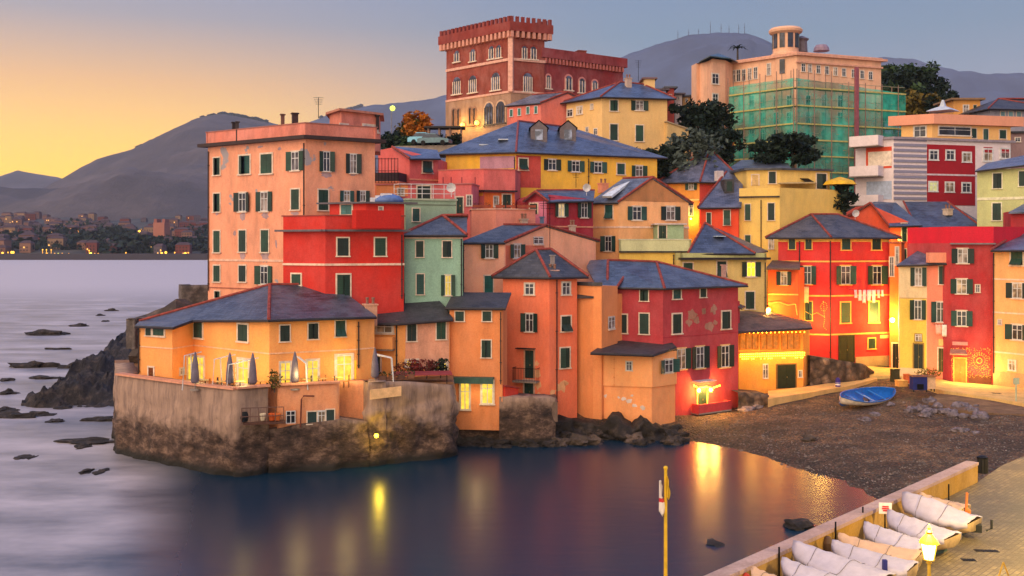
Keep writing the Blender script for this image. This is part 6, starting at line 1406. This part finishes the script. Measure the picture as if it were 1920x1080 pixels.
def chair(c,a,label,mat):
    u=V((math.cos(a),math.sin(a),0)); w_=V((-u.y,u.x,0)); r=empty('chair',label,'chair',c,'chairs on the restaurant terrace'); m=MB(); m.box(c+V((0,0,.45)),(.42,.42,.04),u); m.build('seat',mat,r); m=MB(); m.box(c-u*.2+V((0,0,.72)),(.03,.4,.42),u); m.build('backrest',mat,r)
    for s1 in (-1,1):
        for s2 in (-1,1): m=MB(); p=c+u*s1*.18+w_*s2*.18; m.tube([p,p+V((0,0,.44))],.018,4); m.build('leg',IRON,r)
def table(c,label):
    r=empty('table',label,'table',c,'tables on the restaurant terrace'); m=MB(); m.lathe(c,[(.4,.72),(.4,.75)],12); m.build('tabletop',plain((225,190,110)),r); m=MB(); m.tube([c,c+V((0,0,.72))],.04,6); m.build('leg',IRON,r)
spots=[(385,71.6),(415,71.0),(450,70.9),(488,71.2),(535,71.9),(575,72.3),(605,72.5),(632,73)]
names=['first','second','third','fourth','fifth','sixth','seventh','eighth']
where=['beside the leftmost parasol','under the middle left awning frame','by the wall corner','right of the wall corner','in front of the first right hand door','below the tall parasol','between the two lit doors','near the stair gap']
for k,(px,Y) in enumerate(spots):
    c=Q(px,Y+.9,5.7+.3); c.z=5.62; table(c,f'round cafe table {where[k]} on the terrace'); 
    for s_ in (-1,1): chair(c+V((s_*.65,.1,0)),0 if s_<0 else math.pi,f'{"left" if s_<0 else "right"} chair at the cafe table {where[k]}',plain([(60,60,70),(190,120,60),(200,170,120)][k%3]))
bush(Q(515,71.6,6.5),.5,.5,.7,160,.14,LOG,'spiky plant at the slot in the terrace corner',zb=5.6)
FL=leafm((40,34,28),(140,50,50),'leaf_flower')
for k,(px,Y,w_,lb_) in enumerate(((772,79,1.6,'dense flowering bush on the right terrace'),(800,79,1.3,'dark flowering bush further right on the terrace'),(826,79.5,.9,'low shrub at the right end of the terrace'))): bush(Q(px,Y,6.6),w_,.8,.75,420,.13,FL if k<2 else LD,lb_,zb=5.6)
for k,px in enumerate((718,736,752,770)):
    p=Q(px,74.9+(px-718)*.02,6.05); m=MB(); m.box(p+V((0,0,.15)),(.55,.3,.3)); o=m.build('planter_box',plain([(90,60,50),(120,80,60)][k%2]),None,origin=p); tag(o,f'small planter box on the buttress top, {["leftmost","second from left","third from left","rightmost"][k]} of four','planter','planter boxes on the buttress'); q=MB()
    for _ in range(60): pp_=p+V((rnd.uniform(-.3,.3),rnd.uniform(-.15,.15),rnd.uniform(.3,.6))); q.add([pp_+V([rnd.uniform(-.09,.09) for _ in range(3)]) for _ in range(3)],[(0,1,2)])
    q.build('plant',LG,o,fixn=False)
a_=P(790,700,77); m=MB(); m.box(a_,(4.6,2.2,.08),(1,.12,0)); r=m.build('awning',plain((150,60,66)),None,origin=a_); tag(r,'dark red awning stretched over the right end of the terrace','awning')
q=MB(); 
for dx in (-2,2): q.tube([a_+V((dx,-.9,0)),V((a_.x+dx,a_.y-.9,5.6))],.035,5)
q.build('pole',IRON,r)
for px,py,Y,lb_ in ((1769,478,102.5,'white satellite dish on the pink roof box above the salmon house'),(1604,400,116,'grey satellite dish on the gable of the orange red house'),(1100,352,103.5,'small dish beside the maroon house roof'),(846,352,88.6,'white dish at the right end of the white terrace railing')):
    c=P(px,py,Y); m=MB(); m.tube([c-V((0,-.1,.8)),c+V((0,.1,0))],.03,5); k=10; vs=[c+V((0,.05,0))]+[c+V((math.cos(2*math.pi*i/k)*.42,-.12-.1*math.sin(2*math.pi*i/k),math.sin(2*math.pi*i/k)*.42)) for i in range(k)]; m.add(vs,[(0,1+i,1+(i+1)%k) for i in range(k)]); m.tube([c,c+V((0,-.45,-.1))],.02,4); tag(m.build('satellite_dish',plain((215,215,220),.5),None,origin=c-V((0,0,.8)),fixn=False),lb_,'satellite dish')
# laundry
def cloths(h,items,y,px0,px1,fi,label):
    a_,u,n=h.hit(px0,y,fi); b2,_,_=h.hit(px1,y,fi); o_=n*.55; m=MB(); m.tube([a_+o_,b2+o_],.012,4); m.tube([a_,a_+o_],.015,4); m.tube([b2,b2+o_],.015,4)
    r=m.build('clothes_line',IRON,None,origin=a_); tag(r,label,'clothes line')
    for k,(px,w_,hh,c_,lb_) in enumerate(items):
        c,_,_=h.hit(px,y,fi); W=w_*c.y/F; HH=hh*c.y/F; m=MB(); vs=[]
        for j in range(6):
            for i in range(6): vs.append(c+o_+u*(W*(i/5-.5)*(1-.1*j/5))+n*.06*math.sin(i*2.2+j*.6+k)+V((0,0,-HH*j/5*(1+.06*math.sin(i*3+k)))))
        m.add(vs,[(j*6+i,j*6+i+1,(j+1)*6+i+1,(j+1)*6+i) for j in range(5) for i in range(5)]); o=m.build('cloth',plain(c_,.8),None,origin=c+o_,smooth=True,fixn=False); o.modifiers.new('s','SOLIDIFY').thickness=.015; tag(o,lb_,'laundry')
cloths(RH2,[(1598,7,15,(225,205,225),'lilac cloth at the left end of the long washing line'),(1606,7,20,(235,225,240),'white shirt second on the long washing line'),(1614,7,24,(225,215,235),'long white garment third on the long washing line'),(1623,9,20,(215,200,225),'wide pale cloth in the middle of the long washing line'),(1632,8,24,(235,228,240),'long white garment fifth on the long washing line'),(1641,7,15,(205,180,215),'lilac top near the right end of the long washing line'),(1648,6,12,(225,205,225),'small pale cloth at the right end of the long washing line')],543,1592,1653,1,'long washing line on the right face of the red piazza house')
cloths(RH2,[(1509,15,30,(245,215,150),'cream towel hanging by itself on the left face of the red piazza house')],537,1500,1520,0,'short washing line on the left face of the red piazza house')
sp_=[x for x in HOUSES if x.root.get('label','').startswith('narrow salmon pink')][0]
cloths(sp_,[(1759,10,18,(235,180,165),'pale pink cloth on the salmon house'),(1770,9,22,(240,225,220),'white cloth on the salmon house')],608,1751,1777,0,'short washing line under the salmon house window')
# ================================================================ trees
def tree(px,py,Y,rx,rz,n,sz,mat,label,zb,tr=.25,ry=None): 
    c=P(px,py,Y); return bush(c,rx,ry or rx*.8,rz,n,sz,mat,label,'tree','tree',tr,None,zb=zb)
tree(782,240,150,2.7,3.2,1500,.4,LO,'amber lit round tree beside the castle',25)  # orange lamplight on this crown is put into its leaf colour
tree(765,246,151,2.2,2.2,900,.4,LOG,'olive green tree left of the amber lit tree',25)
tree(728,262,140,1.9,1.8,600,.35,LD,'dark pointed shrub behind the tall pink block',24)
for k,(px,py,Y,rx) in enumerate(((745,268,132,3.0),(775,272,131,3.0),(812,274,130,3.0),(838,268,131,2.4))): tree(px,py,Y,rx,1.3,700,.35,LD if k!=1 else LG,f'{["leftmost","second","third","rightmost"][k]} bush of the dark hedge below the castle',22)
for k,(px,py,Y,rx,rz,mt,lb_) in enumerate(((1300,225,140,4.2,3.2,LD,'dense dark evergreen behind the cream annex'),(1345,240,139,4.2,4.2,LD,'large dark evergreen left of the scaffold'),(1290,288,126,4.4,3.6,LV,'grey green olive tree above the pyramid roof'),(1345,275,132,3.2,2.8,LD,'dark bush between the olive tree and the scaffold'),(1215,305,124,3.0,2.2,LD,'black bush behind the right end of the long yellow roof'),(1258,300,126,2.2,2.0,LD,'dark bush below the cream annex'))): tree(px,py,Y,rx,rz,1900,.42,mt,lb_,18)
tree(1362,286,134,1.5,1.3,400,.3,LO,'small amber leaved tree at the foot of the scaffold',22)
tree(1485,280,127,4.6,2.3,2600,.42,LD,'broad dark tree spreading in front of the scaffold',18,.35)
tree(1440,288,127,2.8,1.8,900,.4,LD,'dark tree on the left edge of the broad tree',18)
tree(1583,368,118,1.9,2.3,900,.35,LD,'small dark tree between the pale yellow house and the white apartment building',12)
m=MB(); p=P(1575,345,118); m.lathe(p,[(2.0,-.1),(1.6,.35),(.2,.8)],8); tag(m.build('garden_umbrella',plain((226,176,40)),None,origin=p),'yellow garden umbrella above the small dark tree','umbrella')
for k,(px,py,Y,rx,rz) in enumerate(((1675,165,230,6,5),(1700,160,235,7,5.5),(1728,172,232,6,6),(1755,188,228,5.5,5),(1690,195,215,6,5),(1725,205,212,6,5),(1765,210,210,4.5,4),(1655,150,236,4,4),(1650,185,220,4,5))): tree(px,py,Y,rx,rz,1300,.75,[LD,LG,LD][k%3] if k!=5 else LOG,f'tree {["crowning the wooded knoll near the scaffold","at the summit of the wooded knoll","on the right shoulder of the wooded knoll","at the right foot of the wooded knoll","low on the left of the wooded knoll","with yellowish leaves in the middle of the wooded knoll","beside the small orange hilltop house","just right of the peach villa roof","directly behind the scaffold top"][k]}',24,.4)
def palm(px,py,Y,label,s=1.6):
    t=P(px,py,Y); b_=V((t.x,t.y,t.z-5)); r=empty('palm_tree',label,'palm',b_); m=MB(); m.tube([b_,t],[.2,.14],7); m.build('trunk',rockm('bark',(.05,.04,.03),(.11,.09,.07),3,.6,.05),r); m=MB()
    for k in range(14):
        a=2*math.pi*k/14; L=s; pr=[t+V((math.cos(a)*L*f,math.sin(a)*L*f,.8*f*L-.9*L*f*f+ (k%3)*.25*f)) for f in (0,.25,.5,.75,1)]
        sdv=V((-math.sin(a),math.cos(a),0))*.16
        m.add([q+sdv*(1-abs(i-1.5)/4) for i,q in enumerate(pr)]+[q-sdv*(1-abs(i-1.5)/4) for i,q in enumerate(pr)],[(i,i+1,6+i,5+i) for i in range(4)])
    m.build('frond',LD,r,fixn=False)
palm(1383,92,158,'small palm tree on the roof garden of the peach villa')
for k in range(5): 
    px=1235+k*15; h=House(['pale blue','dark red','white','ochre','pink'][k]+' rooftop house glimpsed between the cream villa and the peach villa',seg((px,160+k*3),(px+14,160+k*3)),zat(168+k*4-(k==1)*8,160+k*3),28,pl(*[(150,160,190),(170,70,60),(200,190,190),(200,150,90),(210,130,120)][k],.5),depth=6,name='house'); h.flat(.5,.25,SLATE if k%2 else plain((90,80,90))); h.win(px+7,176+k*4,4,6,'g')
# ================================================================ far mountains, coast and town
HM=rockm('far_hill_haze_blue',(.04,.06,.11),(.07,.105,.19),.0016,.5,30);  # blue of the distant haze is put into the hill colour
HM2=rockm('far_hill_haze_warm',(.06,.046,.045),(.13,.10,.095),.003,.8,40)  # warm mauve haze tint painted into the left hills
def mountain(name,ridge,D,depth,base=0,mat=HM,amp=.04,sd=0,label=None):
    m=MB(); xs=np.linspace(ridge[0][0],ridge[-1][0],150); ny=26; vs=[]
    rp=[p[0] for p in ridge]; rz=[p[1] for p in ridge]
    for j in range(ny+1):
        t=j/ny
        for x in xs:
            Y=D-depth*(1-t) if t<=1 else D; zr=H+(HY-np.interp(x,rp,rz))/F*D; s=t**1.15
            X=(x-960)/F*D; nz=mn.fractal(V((X*.0012+sd,Y*.0012,0)),1,2.1,6)
            z=base+(zr-base)*s+nz*zr*.24*math.sin(math.pi*min(1,t))+ (mn.fractal(V((X*.006,Y*.006,sd)),1,2,4)*zr*.012 if t>.9 else 0)
            vs.append(V((X*(Y/D)**.3,Y,max(base-20,z))))
    k=len(xs); 
    for x in xs: vs.append(V(((x-960)/F*D,D+300,base)))
    m.add(vs,[(j*k+i,j*k+i+1,(j+1)*k+i+1,(j+1)*k+i) for j in range(ny+1) for i in range(k-1)]); o=m.build(name,mat,None,smooth=True,fixn=False); tag(o,kind='structure'); return o
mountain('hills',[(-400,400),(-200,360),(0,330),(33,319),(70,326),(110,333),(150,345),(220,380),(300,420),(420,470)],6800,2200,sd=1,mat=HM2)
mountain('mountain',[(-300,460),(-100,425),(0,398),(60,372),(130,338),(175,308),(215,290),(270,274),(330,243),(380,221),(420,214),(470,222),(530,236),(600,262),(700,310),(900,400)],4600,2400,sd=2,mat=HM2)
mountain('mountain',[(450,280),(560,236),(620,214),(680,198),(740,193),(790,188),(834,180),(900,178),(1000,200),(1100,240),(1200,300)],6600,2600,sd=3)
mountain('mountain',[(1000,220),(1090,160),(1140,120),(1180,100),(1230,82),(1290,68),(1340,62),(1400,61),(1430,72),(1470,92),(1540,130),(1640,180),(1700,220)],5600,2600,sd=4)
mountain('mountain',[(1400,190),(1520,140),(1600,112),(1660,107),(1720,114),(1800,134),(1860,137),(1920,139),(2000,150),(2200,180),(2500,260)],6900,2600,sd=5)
for k,(px,py,hh) in enumerate(((1271,74,17),(1291,68,14),(1332,62,22),(1352,62,18),(1367,61,13),(1385,61,16),(1396,61,18),(1310,65,12))):
    b_=P(px,py+3,5590); m=MB(); t=b_+V((0,0,hh/F*5590+8)); m.tube([b_,t],[2.2,1.0],4); m.box(b_.lerp(t,.6),(7,3,3)); tag(m.build('radio_mast',plain((70,80,110)),None,origin=b_),'faint radio mast on the summit of the blue mountain behind the castle','radio mast','radio masts on the mountain summit')
# coast
CO=rockm('far_coast',(.03,.032,.026),(.085,.07,.055),.012,.8,4)
def fc(x,y):
    t=(y-1130)/900; return -2+ (0 if t<0 else 9*min(1,t*14)+ 62*max(0,t)**1.2)+ 9*mn.fractal(V((x*.006,y*.006,0)),1,2,4)*min(1,max(0,t*4))
gridmesh('coast',list(np.arange(-1500,60,14)),list(np.arange(1125,2050,16)),fc,CO)
m=MB(); m.box(V((-700,1122,3)),(1640,8,8),(1,-.03,0)); tag(m.build('sea_wall',plain((60,56,66)),None,origin=V((-700,1122,0))),'long dark sea wall along the distant shore','sea wall')
TC=[((120,86,78),'brown'),((140,104,90),'dusty pink'),((96,84,92),'grey'),((150,120,96),'tan'),((120,64,56),'brick red')]
rr=random.Random(11)
for i in range(150):
    px=rr.uniform(-25,386); Y=1160+ (rr.random()**1.1)*820; X=(px-960)/F*Y; z=fc(X,Y); 
    w_=rr.uniform(9,20); h_=rr.uniform(6,14); d_=rr.uniform(10,14); cI=rr.randrange(5); a_=rr.uniform(-.35,.35); u=V((math.cos(a_),math.sin(a_),0))
    c=V((X,Y,z)); m=MB(); m.box(c+V((0,0,h_/2-2)),(w_,d_,h_+4),u); wm=plain(TC[cI][0],.8)
    r=m.build('distant_house',wm,None,origin=c); tag(r,f'tiny {TC[cI][1]} house in the far town across the bay','house',f'{TC[cI][1]} houses of the far town')
    q=MB(); o_=c+V((0,0,h_)); wv_=V((-u.y,u.x,0)); A1=[o_+u*sx_*w_*.54+wv_*sy_*d_*.54 for sx_,sy_ in ((-1,-1),(1,-1),(1,1),(-1,1))]; rg_=[o_-u*w_*.3+V((0,0,3)),o_+u*w_*.3+V((0,0,3))]
    q.add(A1+rg_,[(0,1,5,4),(1,2,5),(2,3,4,5),(3,0,4),(3,2,1,0)]); q.build('roof',plain((80,60,62),.8),r)
    n=V((u.y,-u.x,0)); me2=r.data; dk=MB(); 
    for rw in range(int(h_/3.6)):
        for cl in range(int(w_/3.5)):
            p=c+n*(d_/2+.05)+u*((cl+.5)*3.5-w_/2)+V((0,0,1.5+rw*3.5)); dk.box(p,(1.3,.2,1.7),u)
    if dk.v:
        bm=bmesh.new(); bm.from_mesh(me2); me2.materials.append(plain((30,30,40))); me2.materials.append(emit((255,190,90),3.0,'farlit'))
        vv=[bm.verts.new(p-c) for p in dk.v]
        for i_,f_ in enumerate(dk.f):
            if i_%6==0: lit_=rr.random()<.12
            fc_=bm.faces.new([vv[q2] for q2 in f_]); fc_.material_index=2 if lit_ else 1
        bm.to_mesh(me2); bm.free()
# stone tower in the far town
c=V(((303-960)/F*1250,1250,6)); m=MB(); m.box(c+V((0,0,16)),(15,13,44),(1,-.2,0)); r=m.build('distant_tower',plain((170,108,90)),None,origin=c); tag(r,'squat brick tower with a stepped top standing over the far town','tower'); q=MB()
for sx_ in (-1,1): q.box(c+V((sx_*5,0,40)),(4,10,5),(1,-.2,0))
q.build('turret',plain((150,90,80)),r)
for k in range(80):
    px=rr.uniform(0,384); Y=rr.choice((1140,1145,1150,1165,1230,1400,1500,1650)); X=(px-960)/F*Y; z=fc(X,Y); big=rr.random()<.3; g_=rr.random()<.15
    c=V((X,Y,z+6)); m=MB(); m.ball(c,1.5 if big else .8,6); m.tube([V((X,Y,z)),c],.2,4); o=m.build('distant_street_lamp',emit((210,225,80) if g_ else (255,176,50),6 if big else 4),None,origin=c); tag(o,'green tinged light of the far shore' if g_ else 'orange point of light along the far shore','street lamp','green lights of the far town' if g_ else 'orange lights of the far town')
# far woods
m=MB(); 
for i in range(9000):
    px=rr.uniform(-20,390) if i%2 else rr.uniform(130,388); Y=rr.uniform(1180,1650) if i%2 else rr.uniform(1170,1420); X=(px-960)/F*Y; d=mn.noise(V((X*.01,Y*.01,3)))
    if d<-.05: continue
    p=V((X,Y,fc(X,Y)+rr.uniform(0,12)*(.5+d)*1.4)); a=V((rr.gauss(0,1),rr.gauss(0,1),rr.gauss(0,1))).normalized()*4; b2=a.cross(V((rr.gauss(0,1),rr.gauss(0,1),1))).normalized()*3
    m.add([p-a,p+b2,p+a,p-b2],[(0,1,2,3)])
tag(m.build('far_woods',LD,None,fixn=False),kind='stuff')
# trees on the ridge line of the left mountain
m=MB()
for i in range(120):
    px=rr.choice((rr.uniform(365,500),rr.uniform(600,680),rr.uniform(255,300))); 
    rp=[(215,290),(270,274),(330,243),(380,221),(420,214),(470,222),(530,236)]; rp2=[(560,236),(620,214),(680,198)]
    D=4600 if px<540 else 6600; q_=rp if px<540 else rp2; y=np.interp(px,[a[0] for a in q_],[a[1] for a in q_]); c=P(px,y-1,D-20); m.ball(c,rr.uniform(8,15),5,(1,1,.8))
tag(m.build('ridge_trees',LD,None),kind='stuff')
# ================================================================ haze, sky, sun, camera
if HAZE:
    hz,nt,b=newmat('haze_air'); nt.nodes.remove(b); v=nd(nt,'ShaderNodeVolumePrincipled'); v.inputs['Density'].default_value=HAZE; v.inputs['Color'].default_value=(.80,.84,1,1); v.inputs['Anisotropy'].default_value=.1
    nt.links.new(v.outputs[0],nt.nodes['Material Output'].inputs['Volume'])
    m=MB(); m.box((0,2950,690),(14000,8900,1400-0)); o=m.build('haze',hz,None); tag(o,kind='stuff')
    o.location.z=0
    for vv in o.data.vertices:
        vv.co.z = -8 if vv.co.z<600 else 1700
S.world=bpy.data.worlds.new('World'); S.world.use_nodes=True; nt=S.world.node_tree; bg=nt.nodes['Background']
sky=nd(nt,'ShaderNodeTexSky',sky_type='NISHITA'); sky.sun_disc=False; sky.sun_elevation=R(2); sky.sun_rotation=R(-70)
tc=nd(nt,'ShaderNodeTexCoord'); sx=nd(nt,'ShaderNodeSeparateXYZ'); nt.links.new(tc.outputs['Generated'],sx.inputs[0])
def wr(stops): return ramp(nt,sx.outputs[2],stops)
warm=wr([(0,lin((255,206,10))),(.055,lin((255,204,20))),(.10,lin((255,190,50))),(.15,lin((222,160,80))),(.21,lin((136,126,134))),(.27,lin((100,118,158))),(.36,lin((108,136,208))),(1,lin((130,160,220)))])
cool=wr([(0,lin((230,170,140))),(.05,lin((176,146,150))),(.12,lin((130,132,152))),(.2,lin((82,114,142))),(.27,lin((72,106,146))),(.36,lin((106,136,210))),(1,lin((130,160,220)))])
dt=nd(nt,'ShaderNodeVectorMath',operation='DOT_PRODUCT'); nt.links.new(tc.outputs['Generated'],dt.inputs[0]); dt.inputs[1].default_value=(math.sin(R(-36)),math.cos(R(-36)),0)
mrn=nd(nt,'ShaderNodeMapRange',interpolation_type='SMOOTHSTEP'); nt.links.new(dt.outputs['Value'],mrn.inputs[0]); mrn.inputs[1].default_value=.70; mrn.inputs[2].default_value=.985
col=mixc(nt,mrn.outputs[0],cool,warm)
# whole dome behind viewer: brighter pink-violet anti-twilight
bk=nd(nt,'ShaderNodeVectorMath',operation='DOT_PRODUCT'); nt.links.new(tc.outputs['Generated'],bk.inputs[0]); bk.inputs[1].default_value=(-.45,-.85,.25)
mb_=nd(nt,'ShaderNodeMapRange',interpolation_type='SMOOTHSTEP'); nt.links.new(bk.outputs['Value'],mb_.inputs[0]); mb_.inputs[1].default_value=-.1; mb_.inputs[2].default_value=.9
col=mixc(nt,mb_.outputs[0],col,BACK)
nm=mixc(nt,.06,col,sky.outputs[0])
bo=nd(nt,'ShaderNodeVectorMath',operation='SCALE'); nt.links.new(nm,bo.inputs[0]); bo.inputs['Scale'].default_value=SKYK; nm=bo.outputs[0]; nt.links.new(nm,bg.inputs['Color']); bg.inputs['Strength'].default_value=1.0
l=bpy.data.lights.new('sun','SUN'); l.energy=SUN; l.angle=R(85); l.color=SUNC; o=bpy.data.objects.new('sun',l); COL.objects.link(o)
o.rotation_euler=V((-.58,-.78,.5)).to_track_quat('Z','Y').to_euler()
cam=bpy.data.cameras.new('camera'); cam.lens=F/1920*36; cam.sensor_width=36; cam.shift_y=-(540-HY)/1920; cam.clip_end=40000; cam.clip_start=.5
o=bpy.data.objects.new('camera',cam); COL.objects.link(o); o.location=(0,0,H); o.rotation_euler=(R(90),0,0); S.camera=o
S.view_settings.view_transform='Standard'; S.view_settings.look='None'; S.view_settings.gamma=1; S.view_settings.exposure=EXPO
S.cycles.max_bounces=4; S.cycles.transparent_max_bounces=16; S.cycles.volume_bounces=0
for o in ALL:
    if '_o' in o: del o['_o']
